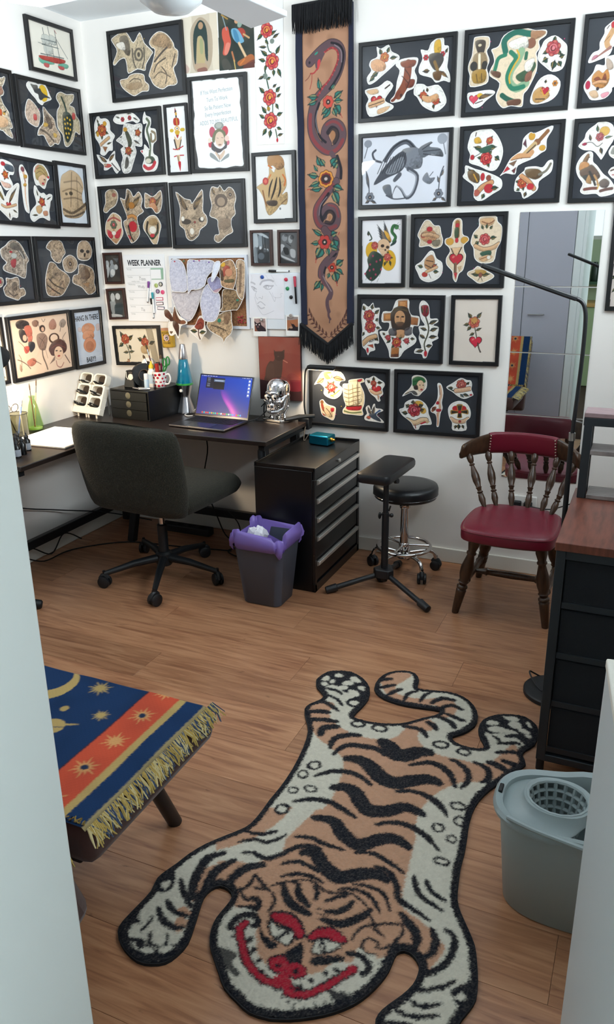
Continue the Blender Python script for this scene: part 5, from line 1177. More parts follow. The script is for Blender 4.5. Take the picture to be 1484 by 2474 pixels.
# ------------------------------------------------------------------ drawings, in millimetres on the wall or floor (along the surface, up / into the room)
def xy(F_, cx, cz): return [(F_[i] + cx, F_[i + 1] + cz) for i in range(0, len(F_), 2)]
def ab(T, cx, cz):
    """drawing ops are kept as text, relative to the picture's centre; put them on the wall"""
    R = []
    for s in T.split(';') if T else ():
        k, *a = s.split(' ')
        a = [t if t[0] == '#' else [int(v) for v in t.split(',')] if ',' in t else float(t) if '.' in t else int(t) for t in a]
        if k in 'fB': a[1] = xy(a[1], cx, cz)
        elif k == 'l': a[2] = xy(a[2], cx, cz)
        elif k == 'e': a[1] += cx; a[2] += cz
        elif k in 'RHFC': a[0] += cx; a[1] += cz
        elif k in 'LW': a[0] += cx; a[1] += cz; a[2] += cx; a[3] += cz
        R.append((k, *a))
    return R
FRAMES = [
('L','black-framed print of a green and red sailing ship, topmost on the left wall',(-247,2431,327,226,0.0104),0.0165,'black',('f4efe2','f #b8463c -81,-39,84,-29,74,-48,-12,-56,-77,-53;f #6fb39b -94,-50,-73,-55,6,-56,1,-63,-63,-72,-92,-65;f #6fb39b 38,-58,81,-46,114,-49,102,-64,60,-66;l #44504e 3.7 -47,81,-33,-36;l #44504e 3.7 -11,91,14,-33;l #44504e 3.8 35,87,55,-36;l #5a6664 3 35,58,114,-20;l #5a6664 2.2 -87,13,55,13;f #c9cdc6 -55,51,-10,54,-2,24,-56,16 .8;f #c9cdc6 -5,58,30,57,39,26,-2,24 .8;f #c9cdc6 -49,9,5,17,9,-17,-42,-24 .8;l #5f6b6a 3.7 -65,33,40,37;l #5f6b6a 3.7 -62,10,46,14;l #5f6b6a 4.4 -78,-31,85,-23;f #c65a5a -62,-68,-27,-67,-34,-82,-60,-81;f #c65a5a 37,-64,79,-62,77,-74,49,-76;l #a33b35 3 35,87,47,75'),[],[]),
('L','black frame of stickers cut by the left edge, second row of the left wall',(-757,2134,430,309,0.0112),0.0165,'black',None,[([-61,66,66,126,145,119,171,128,178,120,165,96,152,80,160,65,152,49,137,42,142,27,150,11,167,-6,176,-19,175,-36,189,-71,181,-83,170,-84,182,-108,178,-124,143,-113,104,-97,-22,-128,-110,-71],'e3cfb2','S 14 3 #33251b .75 #cdaf8c .5;f #c2562e 108,-14,129,-11,128,-36,102,-45;f #dbb088 107,-39,148,-42,163,-54,155,-75,115,-85,95,-82;L 134 -30 163 -9 4 #26382e;e #cf9a38 143 -26 7.8 5.2;f #8a4a3a 137,78,155,83,155,62,132,50 .7')],[]),
('L','black frame with a bat, an oval and a moth sticker, second row by the wall corner',(-297,2133,456,303,0.0074),0.0165,'black',None,[([-152,114,-132,135,-94,136,-69,132,-32,141,-9,122,4,97,13,79,-19,66,-42,57,-58,44,-83,52,-98,66,-128,86],'f3f0ea','e #e0b52a -42 97 29.2 35.2;f #3a3f44 -123,124,-103,124,-78,125,-74,113,-61,114,-52,102,-36,94,4,83,-34,80,-54,69,-65,65,-75,72,-78,88,-100,93,-109,107'),([-155,55,-125,54,-88,24,-79,-2,-101,-52,-136,-53,-171,-36,-181,1],'e2c6b0','S 9 8 #33251b .5 #cdaf8c .3;f #c4504c -125,-3,-105,-3,-107,-25,-126,-25'),([-54,39,-18,16,18,-7,26,-40,53,-77,32,-117,4,-116,-31,-134,-54,-111,-72,-88,-112,-92,-98,-60,-62,-28],'d9bfa4','S 12 11 #33251b .75 #cdaf8c .5;f #4d3d34 -49,18,-13,-5,-2,-43,-26,-52,-42,-14 .8;f #d9aa3a -58,-30,-31,-33,-38,-45,-61,-47 .8;f #d9aa3a 3,-68,25,-74,18,-89,0,-85 .8;l #3f332c 10.3 -86,-64,-43,-76,-3,-106 .8'),([57,110,87,123,128,118,182,126,172,93,144,72,177,65,186,31,214,5,202,-55,168,-47,147,-85,102,-121,75,-115,68,-70,36,-39,43,30,67,61,48,87],'d8c7a6','S 10 15 #33251b .5 #cdaf8c .35;f #28362e 81,18,115,39,146,26,157,-7,136,-62,101,-102,82,-74;l #35473c 12.4 87,98,105,66,115,28;e #dcb23e 94 2 5.8 5.3;e #dcb23e 115 11 5.9 5.4;e #dcb23e 133 4 5.9 5.4;e #dcb23e 94 -18 5.9 5.3;e #dcb23e 114 -13 5.9 5.4;e #dcb23e 134 -16 6 5.4;e #dcb23e 94 -38 5.9 5.4;e #dcb23e 114 -36 5.9 5.4;e #dcb23e 130 -40 6 5.4;e #dcb23e 96 -61 5.9 5.4;e #dcb23e 116 -59 5.9 5.4;e #dcb23e 103 -79 5.9 5.4;f #c2504a 158,39,177,36,173,12,154,12')],[(-290,2246,'c0406a'),(-378,2158,'c0406a'),(-127,2068,'c9a23a'),(-303,2010,'c9a23a')]),
('L','wide black frame of coloured stickers, third row, cut by the left edge',(-536,1786,430,305,-0.0402),0.0165,'black',None,[([-245,111,-140,129,-114,130,-77,121,-59,105,-59,82,-70,68,-87,68,-93,59,-80,37,-78,22,-94,10,-117,0,-133,5,-147,21,-157,35,-240,30],'f3f0ea','f #4a5560 -117,112,-63,105,-65,82,-109,87;R -118 66 15.5 #c2562e;e #bb2a34 -125 112 13.7 8.8;f #e2b6a2 -150,38,-132,34,-95,27,-93,13,-124,11,-147,21'),([-216,-14,-160,19,-147,1,-135,-28,-119,-9,-74,23,-45,36,-36,25,-46,-6,-59,-51,-70,-114,-104,-115,-119,-129,-146,-110,-180,-85,-228,-78],'ece7df','W -114 -53 -56 24 10.3 #7a6a58;W -146 -43 -179 8 10.2 #8a7a50;H -120 -62 15.7 #bb2a34;B 10.2 -163,-64,-139,-72,-104,-67,-74,-60;L -98 -82 -69 -96 4.9 #26382e;L -122 -95 -122 -122 4.9 #5a5048'),([-20,111,-3,118,8,108,29,73,24,43,14,-33,12,-88,1,-94,-17,-79,-22,-34,-22,40,-27,84],'f3f0ea','l #dfb79c 15.2 -2,89,6,57,-3,-3,-4,-49,1,-85 1 2;e #7d3a40 -3 98 11.8 10.9;f #cf9a38 0,74,20,73,18,61,-1,60;f #cf9a38 -7,35,12,35,6,24,-9,25;l #6b4a44 3.8 -1,57,8,45'),([78,116,114,135,146,127,170,101,177,71,157,54,134,19,101,33,77,34,66,64,67,91],'f3f0ea','f #b49a62 84,110,112,126,144,118,164,92,165,70,129,83,95,57,79,68;f #e4bd9c 97,66,133,84,154,67,134,35,107,39;l #5a4a30 2.4 90,105,124,113,154,91;l #5a4a30 2.4 87,86,117,98,143,84;e #bb2a34 126 43 7.8 5;e #bb2a34 168 74 7.9 5.7;l #d06a60 3.9 76,92,86,107,107,121;e #3a2a22 139 61 6.8 1.9'),([63,30,76,28,87,10,104,-1,124,2,141,-8,162,-1,183,-6,178,-26,166,-36,160,-55,148,-83,146,-125,104,-113,70,-117,34,-133,13,-118,15,-94,35,-72,62,-52,62,-28,55,0],'f3f0ea','R 104 -41 18.4 #b23a30;f #d2a878 60,-65,90,-57,100,-79,78,-95,61,-86;L 82 -17 74 13 5 #26382e;L 138 -30 175 -13 4.5 #4a4a50;f #c48a6c 104,-85,134,-81,135,-100,110,-103;L 68 -101 25 -103 5.1 #26382e')],[]),
('L','black frame with a brown ink ship on white, third row by the wall corner',(-203,1787,235,302,-0.014),0.0165,'black',('dfe6ee','f #cdb08c -69,80,-36,102,15,118,71,95,96,48,76,3,82,-37,111,-26,93,-70,49,-103,-23,-111,-79,-97,-82,-46,-89,13;l #6a5440 7.9 -53,57,46,69,82,41 .6;l #6a5440 7.1 -70,14,0,30,77,10 .6;l #5a4636 7.9 -66,-21,13,-12,72,-21 .6;l #3f3228 12.7 -75,-70,-19,-86,45,-66,98,-39 .8;l #3f3228 9.6 -70,-100,-1,-101,84,-77 .8;l #4d3d30 6.4 13,109,-19,-56 .6;l #4d3d30 6.5 49,87,34,-66 .5;e #2e2822 -8 8 13.9 8.7 .7;e #2e2822 -43 4 9.8 6.1 .6'),[],[]),
('L','black frame with a parrot and an eagle sticker, fourth row, cut by the left edge',(-760,1434,430,307,0.0006),0.0165,'black',None,[([17,98,49,113,75,131,107,138,136,128,159,106,176,75,192,46,175,28,166,-7,154,-35,136,-36,104,-23,49,-9,19,4,20,22,42,37,18,59,12,83],'c4b09c','S 14 21 #33251b .75 #cdaf8c .5;f #4a4744 81,118,113,125,145,106,168,56,150,56,124,88,90,97 .8;e #b9bab2 96 67 18.6 11.2;e #bb2a34 79 84 9.6 4.3;f #a83a3e 72,46,106,50,93,14,72,21;l #efe6d8 4.6 133,88,155,56,148,-6 .5'),([27,-30,57,-34,98,-28,111,-46,107,-80,132,-80,144,-101,135,-116,108,-123,88,-136,58,-128,16,-113,6,-100,2,-75,24,-57],'cdb49a','S 14 23 #33251b .75 #cdaf8c .5;l #3a2f28 5.2 33,-95,60,-114,88,-107 .9;f #4a3e36 62,-56,89,-54,88,-85,61,-87 .7'),([-148,-32,-53,-27,-2,-27,10,-41,4,-59,-19,-72,-103,-72],'cdb49a','S 14 25 #33251b .75 #cdaf8c .5;e #a83a3e -15 -46 11 9.2')],[(-645,1363,'b03a4a')]),
('L','black frame with five brown skull and animal stickers, fourth row by the wall corner',(-296,1433,458,307,-0.0058),0.0165,'black',None,[([-144,102,-116,131,-73,141,-27,131,-12,101,-5,76,-30,54,-54,27,-91,34,-115,59,-115,83],'cbb093','S 10 31 #33251b .75 #cdaf8c .5'),([100,119,144,138,184,128,208,93,196,54,159,35,97,40,82,68],'cbb093','S 14 33 #6a5440 .4 #000 .3;e #2a2320 125 84 15.5 8.4;e #2a2320 171 80 13.7 7.8;f #3a2f28 138,71,152,71,145,55,137,56;l #3a2f28 3.3 104,49,129,43,171,46'),([-27,45,21,66,59,56,80,30,70,-1,26,-22,-22,-14,-36,20],'c8ae92','F 22 22 28 #a68a6c #4a3a2e 6;S 8 34 #33251b .4 #cdaf8c .3'),([-128,35,-92,28,-68,3,-14,-24,9,-57,-26,-100,-71,-132,-147,-131,-176,-110,-175,-49,-152,5],'bfa283','S 16 36 #33251b .75 #cdaf8c .5;l #33281f 6.9 -165,-74,-123,-101,-79,-122;l #33281f 6.2 -151,-44,-110,-77,-46,-99'),([89,17,135,16,195,-5,210,-45,200,-78,213,-112,191,-131,142,-138,95,-99,28,-73,39,-36,76,-27],'c2a586','S 14 38 #33251b .75 #cdaf8c .5;f #5a4030 101,-2,162,-11,167,-50,103,-54 .7;f #a97a4c 99,-80,162,-76,148,-102 .7')],[]),
('L','black-framed cream flash sheet of tattoo women, fifth row of the left wall',(-548,1074,443,309,0.0068),0.0165,'black',('e9cdb6','f #3a3234 -160,121,-125,132,-82,122,-74,102,-116,90,-154,97;f #3a3234 -145,85,-117,86,-99,60,-99,28,-127,27,-145,53;e #e0b49c -113 46 13.5 15.1;f #c25a48 -109,97,-68,101,-58,64,-79,42,-99,60 .9;f #c96a58 -89,47,-60,52,-71,21,-93,27 .9;f #33343c -91,23,-54,19,-52,-6,-82,-26,-93,-5;f #c4453c -126,3,-92,3,-96,-21,-120,-26 .9;l #5a4038 2.8 -157,34,-135,16,-107,-19;l #4a3a34 4.3 -178,-51,-149,-63,-119,-83,-99,-104;f #b8604e -116,-67,-73,-56,-53,-75,-80,-92,-108,-88 .85;l #4a3a34 3.5 -75,-64,-42,-81,-23,-92;l #4a3a34 2.9 -166,-28,-153,-54,-159,-102;f #8a6a5a -165,-73,-156,-98,-163,-111,-172,-96 .7;e #3a2a28 15 79 20.2 17.1;e #d9ae96 17 76 10.7 10.6;f #7a5a50 -24,53,18,56,44,33,32,-3,16,-26,-19,-18,-33,21 .85;l #4a3732 2.5 -15,39,11,16,21,-14;l #4a3732 2.5 31,43,-1,17,-20,-9;l #5a4a44 8.1 -2,-24,-2,-57,13,-97,20,-123 .9;l #8a6a5c 2.5 20,-22,30,-69;f #7a4a3c -51,116,-26,124,-5,112,-20,93,-46,97 .8;l #4a3732 3 -18,121,-3,87;l #4a3a38 2.5 18,126,28,111,42,124;f #9a5a4c 68,101,102,119,120,92,106,69,70,72 .75;f #7d706a 150,102,177,112,193,94,170,71,143,82 .75;l #6a5a54 4.2 161,93,141,53;l #6a5a54 3.2 185,44,155,17,171,-1;e #4a3430 92 24 38.3 25.1;e #e9cdb6 92 25 27.2 18.4;f #5a3c3a 47,-21,83,8,135,15,176,-11,177,-41,148,-59,71,-62,50,-43;e #e7c3a6 114 -53 32.7 33.1;l #7a4a44 4.6 66,-23,111,-12,166,-31;e #2a2020 100 -40 8.1 2.5;e #2a2020 130 -45 7.6 2.5;e #b2303a 113 -68 9.4 3.4;l #8a3a34 5.2 89,-90,94,-116,121,-126,144,-106 .8;l #4a3230 5.4 160,-69,191,-114;f #6a4a44 40,-100,84,-64,80,-84 .8'),[],[]),
('L','narrow black frame with a pale blue poster reading HANG IN THERE BABY',(-188,1072,244,309,-0.003),0.0165,'black',('ccd6e6','e #dd9a76 5 45 54.1 30.9;f #dd9a76 -29,36,40,31,41,-7,-42,-2;e #d68f6c 6 -39 51.8 39.2;e #c9805e 5 -45 32.2 25 .7;e #e2a788 -5 56 20.7 12.3 .8;f #d9b3a4 73,62,103,64,106,36,76,30 .6;f #d9b3a4 -77,58,-57,58,-53,38,-76,41 .5;l #f2f5fa 3 88,-103,101,-114;l #f2f5fa 2.2 -87,-108,91,-108 .4'),[],[]),
('L','black frame with a cream sheet behind the desk lamp, lowest at the left edge',(-948,1074,300,310,0.0139),0.0165,'black',('ecd6bc','l #8a5a4a 5.2 92,-53,118,-54,130,-68;l #7a4a40 3.7 84,-72,119,-70,121,-83;l #3a2a26 4.5 106,-94,127,-123;f #c98a74 79,-4,107,8,110,-24,86,-37 .6'),[],[]),
('B','black frame with a fish, a hand scroll and a turtle sticker, top of the back wall left side',(383,2383,434,314,0.0135),0.0165,'black',None,[([-194,123,-122,146,-94,129,-67,94,-29,133,-10,99,-1,82,40,45,31,30,-2,-6,-12,-33,-56,-23,-111,-38,-118,4,-127,30,-158,25,-187,5,-198,17,-169,65,-188,100],'d8c4a2','S 20 41 #4a4238 .55 #000 .35;f #4c4740 -148,118,-105,125,-91,85,-95,41,-124,55 .8;e #5a5348 -42 39 27 28.5 .8;e #b9a888 -42 39 16.5 19.8;e #4a4238 -42 39 7.5 9.9;l #3f3a34 5.9 -77,67,-75,12,-63,-17;l #3f3a34 5.8 -10,66,-11,17,-26,-20;f #efe9de -170,95,-127,100,-119,66,-153,74 .9'),([22,85,46,112,84,126,126,110,159,72,165,50,184,32,174,-16,154,-36,163,-70,170,-98,152,-110,116,-110,81,-122,35,-101,15,-68,9,-51,36,2,52,50,34,62],'d9bd98','f #b48f68 37,89,83,114,132,96,147,51,100,56,50,71 .8;l #4a4038 9 47,1,91,35,122,54;l #4a4038 6.5 40,-43,61,-11,111,11;l #574a3e 5.8 86,-25,112,-60,102,-98;l #574a3e 6.4 144,-30,166,23;l #6a5a48 5.2 37,-70,77,-46,133,-73;S 16 42 #4a4036 .5 #000 .3'),([-164,-62,-121,-57,-104,-44,-65,-39,-21,-49,-16,-77,5,-96,-1,-123,-35,-123,-63,-133,-87,-139,-120,-123,-156,-94],'d4bc9a','S 14 43 #5a4a3a .5 #000 .3;f #a08464 -127,-85,-54,-80,-33,-95,-65,-110,-118,-106 .8;l #4a4036 4 -107,-75,-83,-63,-45,-69,-39,-81')],[(378,2487,'b9992e'),(543,2444,'b9992e'),(369,2303,'a8406a')]),
('B','black frame crowded with rose, swallow and snake stickers, second row by the wall corner',(232,2032,430,311,0.0115),0.0165,'black',None,[([-163,145,-154,126,-122,125,-101,111,-97,87,-97,67,-72,42,-89,16,-93,-25,-117,-27,-147,-48,-173,-38,-168,-14,-178,14,-196,39,-203,60,-196,97,-181,126],'f3f0ea','R -150 70 26.3 #b04a2c #c98a38;e #cf9a38 -129 101 11.8 10.7;e #cf9a38 -178 55 8.3 12.2;L -167 105 -176 126 5.4 #26382e;B 13.7 -166,3,-139,19,-110,34;L -127 4 -94 13 5.4 #26382e;f #9a6a4a -155,-4,-124,-9,-140,-32'),([-73,119,-48,140,6,144,49,137,78,115,87,100,66,90,45,101,5,97,-13,90,-49,94,-70,105],'f3f0ea','F -16 113 11.9 #b0303c;F 27 117 11.8 #b0303c;L 47 118 78 102 4.6 #3a4348;L -32 120 -58 128 4.6 #5a6a68;L 9 136 45 137 3.3 #3a4348'),([-13,88,14,93,48,85,88,89,100,75,94,39,91,-14,65,-16,47,-12,53,-39,42,-66,25,-99,9,-129,-20,-140,-41,-130,-47,-95,-34,-62,-43,-24,-24,-11,-49,7,-66,21,-27,46],'f3f0ea','l #4f5446 27.2 -7,68,8,37,18,3,6,-23 1 1;e #cf9a38 -5 66 12.4 10;R 70 47 14.6 #a8442c;R 5 -33 18.3 #b04a34;l #44413a 23.6 -7,-60,-10,-90,-22,-117 .95 1;L -28 33 -59 38 6 #5a6a4a;L 41 15 79 -7 6 #3a4a58;S 12 51 #2a241e .4 #000 .25'),([-201,-40,-152,-56,-130,-67,-105,-44,-80,-29,-82,-66,-69,-87,-54,-119,-63,-124,-79,-137,-95,-121,-107,-103,-136,-117,-159,-116,-157,-94,-182,-72],'f3f0ea','W -136 -77 -192 -43 12.4 #7a6450;W -117 -75 -83 -35 11.7 #7a6450;e #c0524a -132 -97 23.9 9;l #4a4040 6.4 -105,-86,-84,-107,-68,-122;e #b89a80 -147 -92 10.1 6.2'),([119,140,126,122,151,111,153,84,147,65,176,57,180,30,178,4,159,-11,154,-51,178,-69,180,-99,164,-129,128,-141,97,-136,82,-108,99,-68,76,-37,98,-31,105,-8,133,-33,127,-3,112,24,113,57,127,86,107,84,105,110],'f3f0ea','l #66705c 12.9 129,106,142,88,126,57,134,23,139,-17,131,-63;l #8a7a62 11.4 154,48,172,37,172,11,150,2,148,36;f #4f5a4a 108,-69,148,-67,163,-88,145,-98,110,-96;l #c23a44 17.2 95,-109,116,-122,143,-116,160,-95;e #d9d2c0 122 -86 17.5 11.5;e #bb2a34 87 -41 4.4 7.4')],[]),
('B','slim black frame with a scalloped sheet of a winged dagger',(534,2033,133,319,0.0099),0.012,'black',('121417','f #f1f1f0 -66,154,-11,160,45,156,47,128,55,105,52,74,59,48,54,16,60,-14,55,-49,63,-83,52,-115,56,-152,24,-157,-14,-153,-59,-145,-50,-120,-57,-97,-51,-70,-62,-30,-62,3,-68,36,-63,71,-69,111,-64,133;f #8a2030 -6,146,3,126,-10,119;l #33302c 8.8 -2,128,-1,103;e #cf9a38 -1 116 5.8 7.7;f #b23a30 -16,96,13,95,14,66,-16,67;l #cf9a38 5.9 0,95,2,67;e #d8b070 0 51 15.1 11.6;e #f2efe8 0 51 8.4 5.8;e #3a4048 1 51 4.2 3.2;e #d2b23a -31 43 11.8 8.4;e #d2b23a 31 44 14.2 8.4;f #d2a83c -13,39,15,39,8,22,-7,22;f #b23a30 -9,23,10,22,0,4;f #dcbf9c -16,17,1,-1,22,16,23,-2,7,-44,-10,-43,-19,0;l #3a302c 8.2 -19,0,-10,-39;l #3a302c 5.2 20,-2,7,-44;l #bb2a34 5.3 -29,-40,-6,-43,29,-30;l #bb2a34 5.3 -25,-75,-4,-71,30,-71;f #dcbf9c -10,-71,9,-72,4,-103,-4,-102;l #3a302c 3.8 -4,-73,-1,-99;f #bb2a34 -5,-102,12,-101,6,-143,2,-133'),[],[]),
('B','tall black frame with a scalloped handwritten verse over a drawn woman',(769,2087,318,423,-0.0076),0.0165,'black',('171c26','f #f1f5f6 -133,200,-108,199,-81,193,-53,199,-12,191,16,200,53,191,83,199,114,190,117,167,121,146,124,114,120,85,124,55,123,34,123,6,122,-22,123,-53,124,-83,127,-114,126,-149,127,-187,84,-187,56,-190,28,-194,-11,-190,-45,-193,-91,-188,-122,-182,-125,-146,-129,-118,-133,-98,-134,-66,-138,-37,-136,-11,-135,23,-129,51,-133,77,-132,112,-133,134,-133,153,-134,181;e #b84a60 -36 -32 17.3 24.2;e #c03a4c 34 -30 18.2 21.8;e #c03a4c -50 -84 11.3 15.6;e #c86a7a 45 -81 12.1 13.2;e #8a908a 2 -6 26.3 16.3;e #a9aea6 1 -4 16.6 10.9;f #6d6f52 -24,-29,4,-19,34,-34,40,-70,28,-91,24,-58,-15,-51,-27,-79,-40,-63;e #dec2ac 3 -65 25 33;l #7a6358 2.2 -12,-58,-4,-61;l #7a6358 2.2 13,-58,22,-60;e #8a6a62 3 -89 9.5 3.1;f #4a4448 -38,-72,-23,-95,5,-107,28,-95,40,-76,41,-103,21,-113,-2,-125,-27,-119,-46,-103;f #d8bca6 -24,-117,0,-134,24,-113,29,-127,2,-156,-22,-131;f #8f9494 -52,-122,-30,-132,-4,-165,-32,-153,-55,-138;f #8f9494 51,-130,31,-138,1,-165,33,-153,50,-145;l #4a4444 2.3 -13,-124,-3,-143,-3,-165;e #e6d8c8 -53 -67 9.6 11.1;e #e6c8bc 43 -63 12.7 13.1'),[],[]),
('B','black frame with anchor, hummingbird and horseshoe stickers, third row by the wall corner',(241,1684,430,312,0.0115),0.0165,'black',None,[([-172,123,-129,140,-98,126,-93,95,-113,58,-149,40,-176,22,-199,35,-178,72],'cdb493','S 10 61 #33251b .6 #cdaf8c .4;e #a8584c -118 109 13.1 10 .7'),([-81,95,-49,87,-36,136,-9,123,5,98,39,121,59,84,48,47,61,22,19,-2,23,-46,27,-84,4,-116,-31,-132,-45,-109,-59,-83,-73,-25,-47,-7,-65,50],'cbb193','S 11 62 #33251b .6 #cdaf8c .4;W -35 31 -33 124 17.6 #6a5440;W -1 42 42 109 17.5 #8a7458;e #a9702e -12 55 19.3 16.3;e #bb2a34 -14 -49 26 26.7;B 15.2 -55,-7,-13,5,14,-11 #c98a4a;l #3a2f26 10.2 -42,-45,-31,-96,-17,-119;e #bb2a34 -44 -103 13.1 11.6 .8'),([78,114,124,94,173,123,180,74,165,25,136,11,111,39,71,40,71,77],'cbb193','S 9 63 #33251b .5 #cdaf8c .3;R 121 70 18.5 #a84a34;W 139 45 171 105 11.1 #7a6450;f #c98f68 96,52,129,63,149,32,133,20'),([-134,24,-87,0,-83,-44,-79,-83,-108,-121,-131,-137,-158,-117,-192,-81,-191,-42,-175,-10],'d2b898','l #b58a5c 11.7 -131,8,-138,-69;F -136 -37 21.9 #5f6a54 #b8303c 6;f #c02a38 -181,-62,-153,-75,-148,-101,-173,-101;f #c02a38 -89,-57,-124,-76,-135,-101,-106,-102;e #ece4d6 -139 -79 13.3 10.4;f #b98a62 -174,-107,-107,-108,-130,-131;l #a8524a 8.9 -172,-17,-133,-2,-93,-19'),([95,2,135,1,163,-43,152,-80,131,-137,103,-136,78,-98,50,-59,61,-22],'cdb493','l #3d3328 12.8 81,-29,72,-73,98,-105,136,-80,142,-36;f #a8885e 94,-13,134,-14,139,-42,91,-41;e #ece4d6 109 -67 20.7 17.7;e #bb2a34 105 -95 14.4 8.9;l #3a4a34 8.6 75,-85,105,-111,140,-80')],[(266,1639,'c9b23a'),(386,1580,'b03a4a'),(358,1791,'a8406a')]),
('B','black frame with a brown winged skull and a plant woman sticker, third row, reflecting the room',(686,1683,430,315,0.0092),0.0165,'black',None,[([-183,113,-132,81,-97,73,-86,58,-29,119,-22,75,-27,19,-8,-5,-5,-34,-17,-52,-48,-71,-61,-99,-102,-124,-134,-108,-143,-69,-171,-45,-164,3,-164,46],'c4ab8e','W -118 26 -175 101 16.2 #8a7258;W -77 25 -31 103 18 #8a7258;S 16 71 #2e241c .55 #000 .4;e #3a2f28 -128 -31 27.5 12.5 .9;e #3a2f28 -39 -23 16.4 11.4 .8;e #eae2d4 -148 -16 9.6 11.5;e #eae2d4 -35 -19 9.4 9.5;e #eae2d4 -98 -77 11.9 15.4;l #3a2f26 4.3 -125,-70,-115,-99,-98,-109,-73,-94;e #8a3a34 -78 -34 6.5 5.3'),([29,129,63,123,77,134,99,108,125,125,152,111,165,74,154,37,158,0,135,-23,133,-55,140,-84,102,-102,84,-116,54,-135,29,-120,36,-96,59,-92,53,-54,51,-25,9,-6,24,41,15,88],'c6ad92','S 15 72 #2e2620 .6 #000 .4;e #5a4a40 79 63 36.4 30.5 .8;e #a08a74 79 58 22.8 20.4;F 132 89 20.2 #8d7862 #3a2f28 7;L 44 91 31 120 9.2 #7a6650;L 76 104 77 129 8.3 #7a6650;f #8a7460 66,-26,123,-22,130,-55,86,-73,61,-54 .8')],[(827,1656,'5a6a8a'),(647,1612,'5a6a8a')]),
('B','black frame with a brown eagle-like bird on white beside the snake banner',(1060,1795,227,315,0.0091),0.0165,'black',('eceae8','f #c9a878 -24,89,-1,66,10,83,47,99,60,55,64,6,39,-33,68,-23,65,-74,33,-77,5,-104,-28,-123,-46,-102,-58,-48,-79,-11,-94,5,-61,24,-28,54;f #b3865a -31,137,17,144,48,125,53,90,21,78,-5,97,-27,94;l #c9702e 6.8 -29,98,-11,86;l #2c2622 10.7 15,48,2,-5,-21,-58 1 1;l #2c2622 9.7 28,47,32,-6,17,-46 1 1;l #2c2622 8.8 -7,40,-24,1,-31,-44 1 1;l #c86a2c 6.8 46,55,59,33,53,7;l #c86a2c 4.9 -42,19,-17,58;f #4a3c34 -42,-59,12,-59,6,-81,-32,-78;e #c03a3a -46 30 15.1 16;e #d86a5a -46 30 8.6 9.8;l #8a5a34 6.9 -62,-12,-53,-52,-43,-80;l #6a4a34 3.9 35,-73,65,-52;e #6a7078 29 -95 4.8 5.4'),[],[]),
('B','small brown frame with an old street photograph, left of two beside the banner',(983,1522,119,167,0.0121),0.012,'brown',('3c444c','f #b9c2c8 -47,61,-24,66,-19,7,-32,-2,-23,-69,-42,-69 .9;f #8f9aa2 -17,56,7,58,8,6,-16,7 .8;f #c2cad0 -27,68,-5,72,34,53,34,44 .9;l #20262c 5.4 5,54,7,-7;l #20262c 3.9 20,47,21,-3;e #c9ced2 -7 0 6.4 7.7;e #aab2b8 17 -12 8 9.1;e #b9c0c6 32 -12 5.3 8.2;f #1d2228 -19,-12,34,-12,35,-67,-24,-66 .8;e #5a626a -4 -39 17.2 16;f #6a737a -42,-2,-26,-2,-24,-66,-39,-62 .8'),[],[]),
('B','small brown frame with an old photograph of hands at work, nearest the banner',(1132,1521,118,166,0.001),0.012,'brown',('54575c','e #8d9094 -23 46 14.6 15.6 .9;e #2a2c30 -15 57 10.4 6.7 .7;e #a2a4a6 8 39 11.4 17.8 .9;e #222428 17 48 11.4 11.1 .8;f #c2c2c4 -45,15,-24,11,-32,-7,-43,-30,-7,-46,29,-62,21,-64,-28,-48,-46,-34 .8;f #16181b -32,0,-6,-1,-1,-30,-22,-30;f #b9babc 7,-7,33,-12,32,-46,9,-39 .8;l #1d1f22 3.9 -13,22,10,8;f #1b1d20 -48,-43,-18,-57,29,-68,-48,-68 .9'),[],[]),
('B','small brown frame with a dark group photograph, upper of two beside the week planner',(78,1425,118,163,0.0185),0.012,'brown',('22252a','e #a9aeb2 -38 24 11.6 17;f #c2c6ca -46,18,-26,1,-39,-44,-50,-44 .8;e #8d949a -9 30 10.1 13.6;f #9aa1a6 -21,13,8,18,6,-32,-24,-44 .8;e #b2b7ba 18 7 11.5 13.6;f #6a7278 1,52,37,52,27,30 .5;e #d2d5d6 -7 -21 14.4 17.1 .8'),[],[]),
('B','small brown frame with a dark portrait photograph, lower of two beside the week planner',(82,1238,120,165,0.0474),0.012,'brown',('262c30','e #b2b6b8 -26 34 14.6 23.3;e #c0c3c4 8 40 16 17.4;f #a2a8aa -51,5,-13,17,-16,-41,-36,-53 .7;f #2f3a3e -16,-6,33,6,30,-52,-14,-59 .9;f #c9cccd -43,-54,22,-58,21,-71,-45,-70 .7;l #8a9093 5.3 -40,-24,-36,-53'),[],[]),
('B','black frame with two red roses on cream behind the mug of brushes',(197,1017,310,216,0.0384),0.0165,'black',('f0e4cc','L -87 30 -113 73 14.8 #3a4a38;L -64 26 -28 56 12.8 #3a4a38;L -95 10 -127 -11 12.9 #3a4a38;L -60 1 -45 -25 11.9 #3a4a38;R -81 32 25.6 #a84632 #d08a58 0;l #4a5540 5.5 -75,1,-61,-38,-59,-73,-75,-83;L -64 -38 -101 -42 9 #5a6450;L -61 -38 -25 -32 9 #5a6450;L 32 29 3 40 13.7 #3a4a38;L 50 34 50 61 12.6 #3a4a38;R 49 20 23.4 #a84632 #d08a58 0;f #b9935a 23,-5,76,1,67,-38,25,-39 .8;L 77 11 114 27 11.7 #3a4a38;l #a86a3c 5.5 -74,-78,-63,-88,-82,-91'),[],[]),
